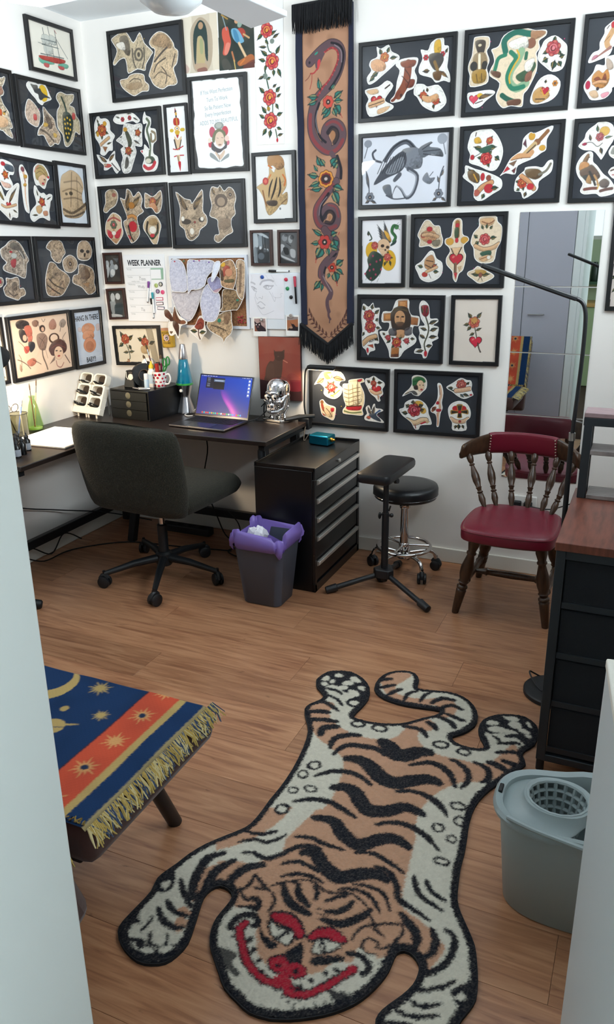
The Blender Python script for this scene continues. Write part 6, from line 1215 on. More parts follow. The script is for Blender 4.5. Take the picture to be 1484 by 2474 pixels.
('B','black frame with a brown panther and rose stickers, top row just right of the banner',(1703,2203,433,313,0.0027),0.0165,'black',None,[([-137,135,-117,126,-82,138,-69,112,-37,95,-36,75,-75,45,-111,21,-143,0,-171,-7,-180,20,-160,46,-170,67,-161,87,-133,98],'f3f0ea','L -113 102 -123 127 9.4 #2f5240;L -89 107 -77 131 8.7 #2f5240;L -76 86 -42 88 8.7 #2f5240;R -100 91 18.9 #c4683a #d9a24a 0;f #dca478 -159,80,-128,87,-96,67,-99,44,-136,40,-159,56;L -127 36 -160 22 10.9 #2f5240;L -143 24 -168 4 9.6 #2f5240'),([-40,72,-9,80,46,78,48,54,36,29,48,1,38,-35,3,-49,-12,-79,-60,-87,-70,-75,-49,-52,-42,-5,-31,35,-49,56],'f3f0ea','l #8a4a32 33.5 7,58,5,18,-6,-22,-33,-60 1 0;f #8a4a32 -24,68,38,69,31,46,-16,47;f #7a3a28 1,-5,37,-5,30,-31,2,-32;l #4a2418 4.4 -8,39,17,4,2,-36;l #4a2418 3.7 -19,13,10,-16;l #7a3a28 11.9 -29,-47,-52,-73,-62,-79;e #4a2418 -21 -61 5.6 6.2'),([142,145,159,136,162,113,181,106,180,56,178,30,190,2,192,-27,165,-19,131,-24,110,-4,60,13,55,41,69,72,60,106,91,100,105,128],'f3f0ea','f #d9ab3c 120,127,143,134,148,91,122,87;F 84 74 11.9 #bb2a34;F 156 81 11.1 #bb2a34;f #4a4440 99,83,145,85,161,58,132,21,104,49;l #8a6a3a 12.9 123,54,140,13,141,-7;L 102 23 71 23 9.3 #5a4a3a;L 148 19 183 -10 8 #7a5a34;f #6a4a2a 117,15,152,16,149,-14,126,-12;L 167 83 178 102 6.5 #26382e'),([-188,-28,-126,-19,-86,2,-58,-21,-85,-56,-93,-77,-56,-97,-63,-113,-108,-128,-165,-134,-183,-91,-171,-64],'f3f0ea','H -133 -74 26.5 #c2323c;f #dcae84 -170,-81,-142,-73,-101,-66,-97,-83,-133,-95,-166,-99;l #2a1a14 3.1 -170,-92,-101,-76;f #e0b890 -179,-32,-134,-28,-126,-43,-159,-47;f #e0b890 -125,-109,-72,-99,-92,-118,-124,-127;l #2a1a14 6 -94,-28,-74,-16'),([41,-25,77,-25,96,-36,142,-33,171,-69,180,-103,154,-129,124,-133,76,-109,51,-74,35,-59],'f3f0ea','R 78 -69 15 #b8452e #c98a4a 4;R 134 -93 14.9 #b8452e #c98a4a 4;f #dca87a 74,-69,106,-74,136,-66,145,-84,107,-98,79,-89;L 97 -57 93 -40 6.8 #26382e;L 122 -106 127 -125 6.8 #26382e;l #8a8a90 1.4 147,-54,163,-62;l #8a8a90 1.5 154,-115,169,-109')],[]),
('B','black frame with a large green dragon sticker, top row of the right side',(2167,2198,434,322,-0.0025),0.0165,'black',None,[([-180,125,-170,135,-130,134,-114,125,-113,96,-123,78,-110,45,-119,17,-110,-13,-119,-41,-185,-47,-189,-6,-204,21,-194,46,-184,71],'e3cfb2','f #4a4038 -172,118,-132,117,-134,79,-144,67,-159,75;f #9a8260 -173,70,-130,72,-123,21,-174,18;e #33302c -174 28 14.8 17;e #33302c -129 28 11.7 15.6;l #efe3c8 9.7 -153,68,-150,10;f #a8823a -177,9,-126,11,-125,-31,-171,-33;l #5a4426 3.5 -162,-2,-156,-29;l #5a4426 3.5 -140,-1,-138,-27;e #d8c8a8 -153 103 7.3 5.1'),([-58,129,-4,149,38,144,67,135,108,132,109,112,84,96,89,71,77,53,82,34,84,2,79,-22,55,-72,39,-90,38,-115,32,-138,-11,-131,-43,-137,-67,-114,-76,-87,-64,-43,-106,-13,-104,12,-91,37,-97,63,-105,83,-77,93],'e7d2b4','l #1f6a58 23 -47,71,-53,110,-10,136,40,125,81,121;f #a87a58 53,136,105,126,93,111,56,102;e #8a5a44 53 90 18.2 17.6;f #efe8dc -35,101,27,117,42,94,37,76,-19,78;l #8fae8a 29.5 17,65,5,35,-21,-1,-25,-39,6,-68,43,-51;l #2a7a5e 17.6 -25,66,-3,42,-22,12,-33,-26,-12,-66,34,-63;l #d9a832 6.1 -1,70,10,47,-8,17,-25,-20,-21,-46;l #2a7a5e 14.9 -46,58,-74,48,-83,17,-89,-2;f #6a4a3a -104,6,-63,-4,-66,-23,-91,-14;l #2f6a50 13.4 38,57,36,38;f #3f5a40 2,-22,43,0,69,23,77,3,46,-39,18,-43;f #8a5a48 41,-19,64,-9,60,-40,39,-45;l #1f5a48 19.4 -50,-89,-28,-104,10,-120;f #6a4432 -27,-111,23,-108,24,-127,-18,-131;f #efe8dc 37,25,71,35,57,-8,36,-3 .9'),([-195,-72,-169,-67,-103,-64,-79,-77,-115,-104,-136,-123,-165,-128,-189,-105],'f3f0ea','H -167 -94 20 #d8485c;e #e0b23a -142 -82 11.9 8;W -145 -95 -87 -75 10.7 #7a6a5a;l #4a3a34 4.3 -159,-111,-130,-103'),([107,97,144,109,180,84,195,64,195,24,182,-12,145,-19,116,0,86,27,84,53,95,76],'ece7df','L 123 30 104 20 13.9 #2f5240;L 151 21 144 -12 13.9 #2f5240;L 167 32 187 37 11.3 #2f5240;L 165 17 177 -3 11.3 #2f5240;R 141 65 26.3 #b4454a #d8868a 3'),([102,-37,142,-28,179,-56,172,-100,137,-126,81,-132,65,-117,77,-73],'ece7df','f #c2945a 78,-86,111,-70,142,-104,102,-127,77,-118;H 121 -84 16.8 #b8283a;l #cf9a38 4 105,-75,121,-102,140,-85;F 159 -61 11.5 #c8823c;L 121 -58 123 -45 6.4 #26382e;l #3a2a20 4.1 87,-113,122,-115')],[(2057,2310,'c02a6a'),(2348,2292,'c02a6a'),(2324,2083,'c02a6a'),(2037,2070,'c02a6a'),(2252,2180,'2a6a9a')]),
('B','black frame with a pin-up leg and a fox heart, top row, cut by the right edge',(2634,2201,430,327,-0.0038),0.0165,'black',None,[([-82,140,-107,135,-126,123,-138,112,-138,93,-152,65,-151,40,-174,31,-188,6,-183,-4,-152,3,-114,17,-103,37,-98,47,-32,69,-4,113],'ece7df','l #c89a6c 19.9 -101,114,-112,93,-125,66,-121,50;l #9a6a60 11.7 -110,44,-138,27,-169,7 1 2;f #b24a68 -170,19,-156,22,-155,14,-175,5 .8;e #bb2a34 -108 121 7.6 11.2;l #3a2430 3.3 -122,119,-129,109;l #6a4a34 1.7 -116,84,-136,64'),([-44,23,-95,17,-117,14,-127,10,-126,-16,-156,-11,-166,-38,-192,-69,-196,-90,-181,-115,-161,-136,-112,-133,-89,-110,-82,-94,3,-93,11,-14],'ece7df','f #c2854a -166,-50,-147,-32,-129,-43,-114,-31,-103,-55,-107,-81,-126,-96,-151,-90,-166,-73;f #8a4a34 -160,-63,-145,-55,-131,-66,-121,-45,-114,-67,-136,-72;B 10 -160,-77,-139,-72,-115,-75 #d6a074;e #b22a48 -181 -81 8.9 15.1;f #d8788c -128,-117,-101,-111,-102,-127,-121,-131 .8;f #c99a68 -174,-108,-150,-102,-137,-125,-158,-128 .8;f #a88a74 -120,5,-102,-3,-92,-28,-113,-32 .8;e #3a2f34 -143 -97 5.3 6')],[]),
('B','black frame with a grey ink eagle and snake on white, second row right of the banner',(1705,1844,430,315,0.0042),0.0165,'black',('dde0ea','l #4a4e58 9.4 -110,37,-139,47,-150,73,-136,87;l #5a5e68 20.2 -89,44,-49,93,7,114,48,80;l #2e3138 6.2 -89,48,-49,96,7,118,50,80;f #7d828c -8,83,56,87,81,50,75,8,35,3,2,11,-15,48;f #4a4e58 -142,-56,-105,1,-56,50,-8,76,9,40,-14,-3,-79,-29;f #8d929c -88,-7,-48,35,-7,55,-6,12,-55,-15 .8;l #2a2d34 3.1 -98,47,-126,-11;l #2a2d34 3.1 -86,49,-114,-11;l #2a2d34 3.1 -75,52,-102,-10;l #2a2d34 3.1 -63,54,-91,-9;l #2a2d34 3.1 -52,57,-79,-9;l #2a2d34 3.1 -40,59,-67,-8;l #2a2d34 3.1 -29,62,-56,-7;l #2a2d34 3.1 -17,64,-44,-6;l #2a2d34 3.1 -6,67,-33,-6;l #2a2d34 3.1 5,69,-21,-5;f #6a6f78 64,83,119,108,112,88,159,78,173,46,121,59,82,47;l #33363e 3.8 80,79,123,104;l #33363e 3.8 85,71,159,74;l #33363e 3.8 85,61,169,47;l #4d515b 18.5 19,3,60,-27,46,-92,14,-117,-11,-83,-37,-67,-56,-111 1 2;l #9a9ea8 6.2 23,-4,56,-31,42,-88,14,-110,-12,-77,-35,-64;f #6a6f78 -99,-65,-66,-59,-57,-89,-52,-119,-86,-95;l #4a4e58 5.5 -82,-103,-44,-119,6,-117;f #565a64 -50,-37,-22,-9,-13,-21,-41,-47;f #7d828c 85,-43,104,-15,117,-37,141,-38,118,-62;l #3a3d45 3 117,-30,132,-13;L -167 -70 -181 8 7.5 #6a6f78 #3a3d45;l #4a4e58 4.8 -183,9,-168,-33,-164,-92;F -160 -108 21 #7d828c #33363e 6;L -162 -123 -183 -133 7.5 #565a64 #33363e;L -153 -123 -128 -135 7.5 #565a64 #33363e;l #4a4e58 4.5 178,7,164,-32,159,-96;L 168 -32 179 -4 7.2 #6a6f78 #3a3d45;L 162 -60 152 -31 7.2 #6a6f78 #3a3d45;F 160 -103 20.3 #7d828c #33363e 6;L 152 -121 133 -132 7.3 #565a64 #33363e;L 172 -118 193 -134 7.3 #565a64 #33363e;e #8d929c -172 115 16.8 14.5;l #5a5e68 3.9 -174,101,-188,57;e #9da2ac 167 117 20.3 19.5;l #6a6f78 3.7 174,98,184,56'),[],[]),
('B','black frame with a dagger in a hand and bird stickers, second row middle of the right side',(2166,1846,431,314,0.0045),0.0165,'black',None,[([-166,130,-137,139,-92,143,-57,114,-32,65,-33,24,-52,-16,-82,-22,-128,-2,-171,14,-169,45,-182,73,-176,107],'f3f0ea','R -100 27 23.6 #bb2a34 #d86a5a 3;R -89 95 13.7 #b23a30 #cf9a38 2;L -117 63 -156 75 11 #2f5240;L -95 68 -58 70 12.4 #2f5240;L -63 32 -43 18 12.4 #2f5240;f #d9a83c -154,106,-135,111,-123,90,-149,88;f #2f5a48 -132,63,-81,78,-87,54,-120,49;e #bb2a34 -159 34 9.2 9.8;l #2a4a3a 2.9 -153,34,-124,49;l #4a3a2a 4.3 -150,116,-147,129'),([50,94,77,118,98,114,160,137,166,123,146,88,146,49,126,36,99,18,36,-7,27,-40,-14,-35,-37,-45,-22,-24,1,19,25,38,46,54],'f3f0ea','l #8a5a34 15.1 147,118,108,77;e #cf9a38 85 102 12.9 14.7;e #cf9a38 130 56 12.8 10.7;e #8a5a3a 108 79 12.9 12.1;l #c9a878 20.8 98,71,55,30;l #4a3a30 4.9 102,68,48,20;l #cf9a6c 18.5 8,22,40,31,76,29,90,42;l #8a5a3a 3.6 8,15,48,21,84,22;f #7a5a44 -2,2,30,14,18,-9;f #bb2a34 -29,-35,-8,-8,4,-19;f #6a2a30 11,-26,29,-13,23,-37;f #5a2a3a 51,74,61,93,67,60'),([-186,4,-143,-12,-97,-25,-43,-48,-26,-66,-28,-94,-61,-114,-112,-142,-144,-125,-146,-82,-174,-60,-199,-41,-188,-24],'f3f0ea','L -141 -47 -173 -11 18.3 #5a4632;f #6a5236 -173,-18,-126,-34,-128,-69,-167,-53;l #cf9a38 5.1 -149,-33,-132,-62;e #bb2a34 -110 -45 9.1 15.5;B 18.6 -133,-111,-108,-84,-71,-68 #d2986a;e #bb2a34 -81 -92 19.7 18.4;L -70 -92 -40 -90 11.3 #2f5240;L -99 -112 -109 -133 10 #2f5240;e #8a4a3a -84 -50 10.6 11.2;e #b05a4a -133 -108 13.8 12.8'),([69,-15,109,-13,138,-18,157,5,177,7,177,-27,165,-46,128,-72,123,-106,71,-138,55,-111,28,-106,29,-68,39,-48,63,-28],'f3f0ea','f #6a5236 70,-25,117,-24,140,-45,113,-64,75,-49;l #7a7466 9.8 126,-45,153,-32,169,-6;R 59 -76 19.4 #b8402e #c98a4a 3;B 16.6 53,-48,84,-70,108,-99 #d2986a;e #bb2a34 93 -91 14.6 12.5;L 50 -97 36 -106 8.4 #2f5240;L 77 -111 71 -132 8.4 #4a4438')],[]),
('B','black frame with a rose and a perched bird, second row, cut by the right edge',(2631,1843,430,315,-0.0004),0.0165,'black',None,[([-124,141,-102,142,-79,135,-64,119,-59,77,-75,47,-97,5,-106,9,-132,36,-168,41,-189,52,-191,62,-172,84,-168,103,-155,119,-136,132],'ece7df','e #d2a85a -97 107 19 16.9;R -113 87 14.9 #a2525a #c47a7a 0;L -122 105 -127 131 7.1 #4a7060;L -95 82 -65 87 5.9 #6f8f80;L -146 74 -153 99 6.6 #44484a;L -107 48 -98 22 8 #44484a;l #4a4a46 2.9 -162,68,-141,68,-119,52,-101,64;f #a8304e -179,63,-167,69,-160,63,-170,58;l #8a8a86 .7 -150,111,-140,113,-136,104'),([-150,36,-133,28,-130,-2,-112,-19,-86,-50,-63,-67,-46,-86,-38,-101,-37,-126,-85,-137,-107,-125,-152,-126,-170,-112,-162,-85,-182,-59,-193,-33,-192,-8,-175,21],'ece7df','f #8a6a50 -155,25,-146,23,-150,3,-157,-7,-170,-2;f #c08a5c -178,-7,-158,-2,-142,-15,-155,-31,-180,-33;f #6a564a -177,-36,-150,-23,-133,-15,-106,-42,-98,-63,-121,-76,-149,-61,-170,-57;l #3f3c3c 8.9 -139,-41,-125,-65,-113,-91;l #b58a5c 7.4 -120,-55,-106,-77,-104,-91;f #b58a5c -150,-78,-141,-52,-130,-76,-131,-87;f #4a4a48 -169,-57,-147,-52,-151,-75;f #6a5c54 -99,-84,-80,-69,-59,-83,-66,-102,-88,-101;l #7a4a40 12 -153,-107,-127,-104,-106,-104;l #6a4a40 11.8 -90,-115,-70,-110,-47,-107 1 0;l #c9a24a 4.4 -98,-90,-103,-106;e #4a3028 -146 14 3.6 2.3'),([-56,53,-70,41,-74,27,-62,10,-26,-2,-1,32],'ece7df','f #6a6a62 -61,41,-55,45,-43,23,-64,23 .8'),([-48,-25,-67,-41,-64,-53,-43,-71,-4,-67,6,-32],'ece7df','l #5a4038 5.8 -58,-40,-46,-36;l #b2555a 4.4 -51,-56,-35,-57')],[]),
('B','black frame with a peacock and skull on white, third row right of the banner',(1607,1498,228,314,0.0119),0.0165,'black',('eceaee','e #d8a82a -51 7 27.5 37.5;e #d8a82a 34 -37 34.7 45.4;L -66 71 -69 93 6.8 #26382e;l #33463a 6.2 -66,89,-50,61,-60,52;W 32 36 -32 115 17.5 #6a7078 #1d2226 5;W 40 41 0 133 14.6 #6a7078 #1d2226 5;f #d9a23a 9,95,31,80,45,50,37,46,18,70;l #2f6a3a 14.3 56,45,65,65,47,89,54,113,73,110;l #1d3a24 3.1 62,45,70,65,53,89,62,118;e #3f7a44 69 105 9.6 6.7;l #6a7a4a 3 76,103,84,96;l #33463a 1.5 65,115,78,127;l #33463a 1.5 69,114,86,119;f #1f3a3a 46,36,69,50,64,36,43,26;e #d9b490 8 27 30.3 30.3;f #d9b490 -11,12,22,7,23,-18,1,-13;e #3a2a24 3 27 8.1 6.4;e #3a2a24 28 21 7.6 5.9;e #3a2a24 17 9 4.3 4.9;e #a84a3a -35 29 16.4 16.7;R -35 27 14.7 #b8443e #d8867a 0;R 28 -23 16.7 #b8443e #d8867a 4;L 18 -42 13 -62 6.9 #26382e;L 39 -37 45 -62 6.9 #26382e;f #22382e -49,2,-16,-3,7,-27,2,-67,-8,-97,-46,-130,-80,-102,-64,-67,-70,-32;e #a83a5a -43 -17 4.4 5;e #a83a5a -25 -42 4.4 5;e #a83a5a -56 -55 4.4 5;e #a83a5a -7 -35 4.4 5;e #a83a5a -58 -82 4.4 5;e #a83a5a -28 -100 4.4 5;e #a83a5a -2 -77 4.4 5;e #a83a5a -52 -117 4.4 5;e #a83a5a -80 -97 4.5 5;e #a83a5a -39 -77 4.4 5;l #3f5a48 1.6 -69,-107,-77,-125;l #3f5a48 1.6 -36,-107,-43,-124;l #3f5a48 1.6 -3,-92,-10,-109;l #3f5a48 1.6 -13,-117,-21,-134;l #3f5a48 1.6 -46,-127,-54,-145'),[],[]),
('B','black frame with a dagger through a heart and rose stickers, third row left of the mirror',(1961,1501,431,317,0.0045),0.0165,'black',None,[([-180,84,-156,128,-131,131,-109,109,-84,106,-75,73,-66,44,-75,18,-105,9,-131,21,-175,17,-174,46,-185,65],'e3cfb2','f #c8966c -167,74,-129,92,-98,73,-97,49,-132,36,-164,50;e #bb2a34 -130 93 13.4 10.4;e #bb2a34 -128 39 11.4 8.6;F -159 67 11.4 #b8473c;B 14.3 -159,69,-128,71,-92,61;f #5a5a4a -117,40,-81,47,-85,23,-108,21 .8;S 9 81 #5a4030 .35 #000 .2'),([-26,119,-5,137,16,125,21,71,44,59,50,43,29,22,33,-4,41,-23,32,-80,13,-99,2,-135,-14,-118,-18,-89,-45,-61,-49,-32,-33,-3,-41,16,-57,30,-56,51,-31,63],'e3cfb2','l #9a6a34 21.2 -4,118,-3,62;f #3f5238 -15,93,2,95,2,58,-13,55;e #bb2a34 -4 107 9 8.4;e #cf9a3c -35 39 17.2 15.1;e #cf9a3c 31 44 16.9 14;e #bb2a34 -4 44 7.5 10.3;f #ddb78c -31,11,22,15,-1,-27;l #4a382c 4.9 -26,8,-14,-18;l #4a382c 4.9 19,13,6,-13;H -3 -36 31.5 #c02a38;l #8a6a50 12.8 -5,-56,-4,-99;l #4a382c 3.9 -9,-58,-7,-99;f #bb2a34 -11,-94,5,-94,0,-123;f #c9a070 6,-70,23,-65,15,-89 .8'),([93,139,161,142,172,119,193,96,192,41,175,4,164,-47,110,-54,79,-32,72,10,58,33,68,75,91,102],'e3cfb2','f #d2a87c 99,130,152,133,153,110,130,102,100,111;l #8a5a3c 4.7 104,120,134,111,157,124;L 111 88 103 107 7.4 #2f5240;L 126 90 127 111 7.4 #2f5240;L 140 88 151 103 7.3 #2f5240;L 89 52 71 66 9.3 #2f5240;L 95 38 76 24 9.3 #2f5240;L 143 51 171 55 10.2 #2f5240;R 120 47 22.3 #b83f44 #d87a76 0;B 15.9 81,19,116,5,155,11,183,27;f #3a5a48 105,-9,148,0,148,-23,113,-23;f #d2a87c 99,-32,137,-19,158,-28,120,-47;l #8a5a3c 3.9 104,-37,143,-23;e #ece4d8 142 -29 7.8 7.5'),([-125,0,-107,-3,-93,-32,-66,-51,-64,-94,-84,-121,-125,-136,-162,-124,-179,-95,-192,-65,-165,-46,-145,-22],'ece7df','f #b98a60 -145,-36,-114,-17,-100,-51,-122,-80,-146,-70;l #4a3628 4.5 -139,-41,-108,-46;l #4a3628 4.5 -144,-60,-112,-75;L -154 -70 -180 -63 9.7 #2f5240;L -106 -90 -80 -90 9.7 #2f5240;L -112 -70 -89 -56 7.8 #2f5240;e #b23a30 -145 -102 13.6 10.8;R -99 -68 8.7 #b23a30 #cf9a38 0;B 11.7 -137,-90,-112,-80,-91,-70;l #4a3628 3 -126,-99,-115,-119'),([96,-65,127,-80,170,-103,159,-122,110,-141,77,-123,51,-104,55,-89,77,-80],'e3cfb2','L 108 -103 68 -99 10.5 #3f5440;L 113 -103 152 -99 10.5 #3f5440;f #b9904a 87,-82,132,-84,128,-99,95,-99;e #8a5040 110 -104 7.9 10.5;l #4a3a2a 2.9 109,-113,100,-127;l #4a3a2a 2.9 113,-113,120,-128')],[(1887,1570,'b02a7a'),(1898,1407,'b02a6a'),(2039,1426,'b02a7a'),(2046,1613,'2a6a5a'),(1998,1495,'2a6a5a')]),
('B','black frame with a wooden cross portrait between roses, fourth row right of the banner',(1704,1152,426,311,0.0021),0.0165,'black',None,[([-192,85,-184,113,-158,98,-136,118,-127,94,-102,94,-104,61,-106,24,-90,-1,-109,-12,-102,-70,-127,-74,-121,-103,-147,-114,-158,-131,-170,-105,-187,-89,-191,-36,-188,-9,-197,43],'f3f0ea','L -175 80 -190 106 10.4 #4a5448;L -141 86 -136 112 10.3 #4a5448;L -127 65 -103 87 9.3 #4a5448;L -123 34 -101 45 9.4 #4a5448;L -120 3 -94 -2 8.4 #4a5448;L -128 -39 -105 -60 11.6 #4a5448;L -177 -20 -191 -41 8.5 #4a5448;R -155 57 26 #a83440 #d08a4a 0;R -148 5 26.2 #a83440 #d08a4a 0;B 20.3 -184,-76,-156,-51,-122,-39;f #b0523a -161,-83,-133,-77,-130,-95;e #bb2a34 -160 -107 5.7 12.9'),([-15,134,39,137,43,89,58,64,93,58,92,17,68,14,63,-17,83,-43,73,-69,25,-102,1,-135,-44,-139,-53,-105,-71,-69,-100,-23,-89,-12,-61,-11,-53,26,-90,30,-85,77,-44,80,-31,108],'f3f0ea','f #b0713e -11,129,33,131,35,84,-11,83 1 0;f #d8995a -3,124,26,125,27,87,-2,86 .7 0;f #b0713e -82,69,-41,72,-40,36,-81,35 1 0;f #d8995a -74,64,-43,66,-43,43,-73,42 .6 0;f #a5673a 53,57,89,51,86,19,54,21 1 0;f #b0713e -39,-89,-1,-87,-2,-132,-41,-134 1 0;f #5a3028 -39,-121,-2,-119,-3,-132,-41,-134 .8 0;f #3a2c24 -41,83,-3,104,38,94,53,54,49,8,27,-8,-28,-10,-45,36;e #c9976c -1 48 26.3 35.9;l #4a3f2c 7.4 -36,83,-3,94,35,87;l #6a5a3a 2.7 -33,87,3,90,33,82;e #2a1e18 -12 55 7.1 3.1;e #2a1e18 13 56 7.1 3.1;l #8a5a40 3.2 3,53,5,38;f #4a3426 -18,29,18,30,13,7,-11,6 .9;f #c9976c -22,-10,22,-6,20,-40,-16,-38;f #3a3a44 -53,-5,-22,1,-16,-30,-49,-31 .9;f #46424a 27,2,60,8,58,-23,28,-29 .9;L -43 -52 -65 -69 8.4 #26382e;L 29 -55 51 -64 9.4 #26382e;L 53 -44 75 -45 8.3 #4a4e48;L -72 -32 -86 -20 7.3 #4a4e48;R -57 -43 12.6 #b03a48 #d87a76 3;R 35 -55 12.5 #b03a48 #d87a76 3;R -14 -64 22 #b23c3a #d9a24a 4'),([98,126,114,131,136,111,143,71,147,51,178,52,184,37,161,21,188,12,184,-24,188,-39,159,-55,162,-71,145,-97,135,-129,119,-132,110,-114,75,-111,82,-89,109,-86,94,-42,98,-16,92,14,121,20,101,50,91,100],'f3f0ea','f #8a2430 100,103,115,111,134,106,139,76,125,58,106,71;l #5a1a20 3.1 115,106,122,61;l #b23a30 4.1 107,101,111,71;L 111 71 102 106 6.1 #3f4a3c;L 127 71 131 106 5 #3f4a3c;l #4a4a34 6.8 125,56,140,11,136,-25,122,-67,131,-103;L 140 26 181 45 10.2 #4a4e48;L 146 -5 184 9 10.2 #4a4e48;L 133 -2 99 7 9.2 #4a4e48;L 142 -35 182 -29 10.3 #4a4e48;L 126 -41 93 -22 9.3 #4a4e48;L 130 -77 162 -71 9.3 #4a4e48;L 120 -96 80 -105 9.4 #4a4e48;e #bb2a34 130 -111 7.6 13.5')],[]),
('B','black frame with a rose growing from a red heart on cream, fourth row left of the mirror',(2062,1154,229,313,0.0096),0.0165,'black',('e4d8cc','L -19 54 -37 78 9.9 #4a5444;L 4 54 25 82 9.9 #4a5444;L -28 29 -56 23 9 #4a5444;L -20 19 -37 -1 9 #4a5444;L 2 0 29 13 7 #4a5444;L -3 -10 -25 -23 8 #4a5444;R -7 37 23.8 #c25a4a #d9a458 0;e #d9a458 -7 47 15.2 10.9 .7;l #4a4a38 5 -2,12,7,-25,16,-65,28,-95;H 4 -48 29.1 #cc2a44;l #4a3a30 6.1 15,-55,22,-80,30,-95'),[],[]),
('B','black frame with a sailing ship and eagle sticker lit by the clip lamp, bottom row right of the banner',(1446,806,426,308,-0.0047),0.0165,'black',None,[([-186,55,-171,80,-142,122,-98,127,-41,127,-16,88,-41,80,-48,60,-33,47,-40,13,-73,-11,-113,-5,-135,14,-131,41,-157,63],'f2e2bc','f #d9a040 -135,119,-98,125,-87,98,-120,86;f #f2ead8 -113,113,-87,118,-95,94;L -131 92 -175 58 14.8 #a07a58;L -84 98 -23 87 14.7 #b08a64;R -93 47 23 #b8302e #e8c0a0 6 #4a5448;l #d2a23c 4.9 -95,3,-73,14,-48,36;l #d2a23c 4.2 -95,9,-80,0'),([-30,67,-1,72,2,89,45,98,76,101,83,84,63,76,73,53,86,21,85,-26,75,-54,81,-77,68,-86,25,-85,-26,-82,-29,-61,-15,-40,-26,-7,-30,34],'f0deb4','f #f4e6c0 -23,61,55,82,71,-14,-8,-39;l #7a6038 3.5 -22,44,3,39,31,49,61,56;l #7a6038 3.5 -22,24,3,19,31,29,61,36;l #7a6038 3.5 -22,4,3,-1,31,9,61,16;l #7a6038 3.5 -22,-16,3,-22,32,-12,61,-4;l #7a6038 3.5 -22,-37,3,-42,32,-32,62,-24;l #8a7048 2.8 -1,66,4,-38;l #8a7048 2.8 22,67,27,-37;l #8a7048 2.7 44,68,49,-35;f #b82a34 -8,-45,53,-36,71,-34,61,-58,0,-61;l #4a2a1a 5.6 -8,-45,67,-35;l #6a7a4a 7.1 -22,-68,18,-75,68,-68;f #bb2a34 48,92,71,98,66,86,50,84;l #5a4028 3.4 48,93,53,-42'),([90,101,108,105,132,117,156,104,184,89,190,73,178,53,182,30,165,13,169,-4,155,-8,141,11,116,29,101,55,87,81],'f3f0ea','L 115 82 97 94 9.2 #3a3f3a;L 132 90 132 113 9.2 #3a3f3a;L 150 84 177 86 9.2 #3a3f3a;R 132 80 14.5 #a83a34 #d08a6a 0;H 147 51 25.1 #c23038;B 14.6 116,44,144,31,168,39 #e0b894;f #c99a7a 151,25,163,19,158,-1'),([-157,-29,-139,-17,-124,-33,-106,-43,-73,-51,-68,-71,-80,-120,-113,-112,-143,-97,-152,-70],'f0dcb8','e #8a5a34 -144 -31 8.9 9.6;l #a84a34 14.3 -143,-45,-135,-69,-117,-81;f #e6c69c -132,-62,-106,-49,-88,-79,-91,-107,-121,-95;f #bb2a34 -95,-59,-78,-58,-80,-75,-93,-76;f #b8402e -143,-87,-121,-99,-136,-100;l #4a3020 3.6 -121,-61,-102,-80,-88,-103;l #4a3020 2.9 -139,-69,-121,-95'),([92,-46,103,-32,113,-34,121,-57,131,-26,141,-22,145,-42,173,-44,184,-53,159,-65,153,-79,181,-100,188,-113,153,-112,93,-107,88,-87,100,-72],'f3f0ea','L 121 -78 103 -37 9.5 #5a5a60;L 128 -77 139 -31 9.5 #5a5a60;l #3a5a8a 11 139,-76,166,-54;f #3f4a5a 110,-78,142,-69,174,-107,132,-97;e #c2604a 109 -92 9.9 8.1;l #4a3a34 3.5 97,-94,111,-99')],[(1299,835,'d9b83a'),(1408,760,'d9b83a'),(1378,716,'c02a6a'),(1624,826,'b02a5a'),(1607,727,'b02a7a')]),
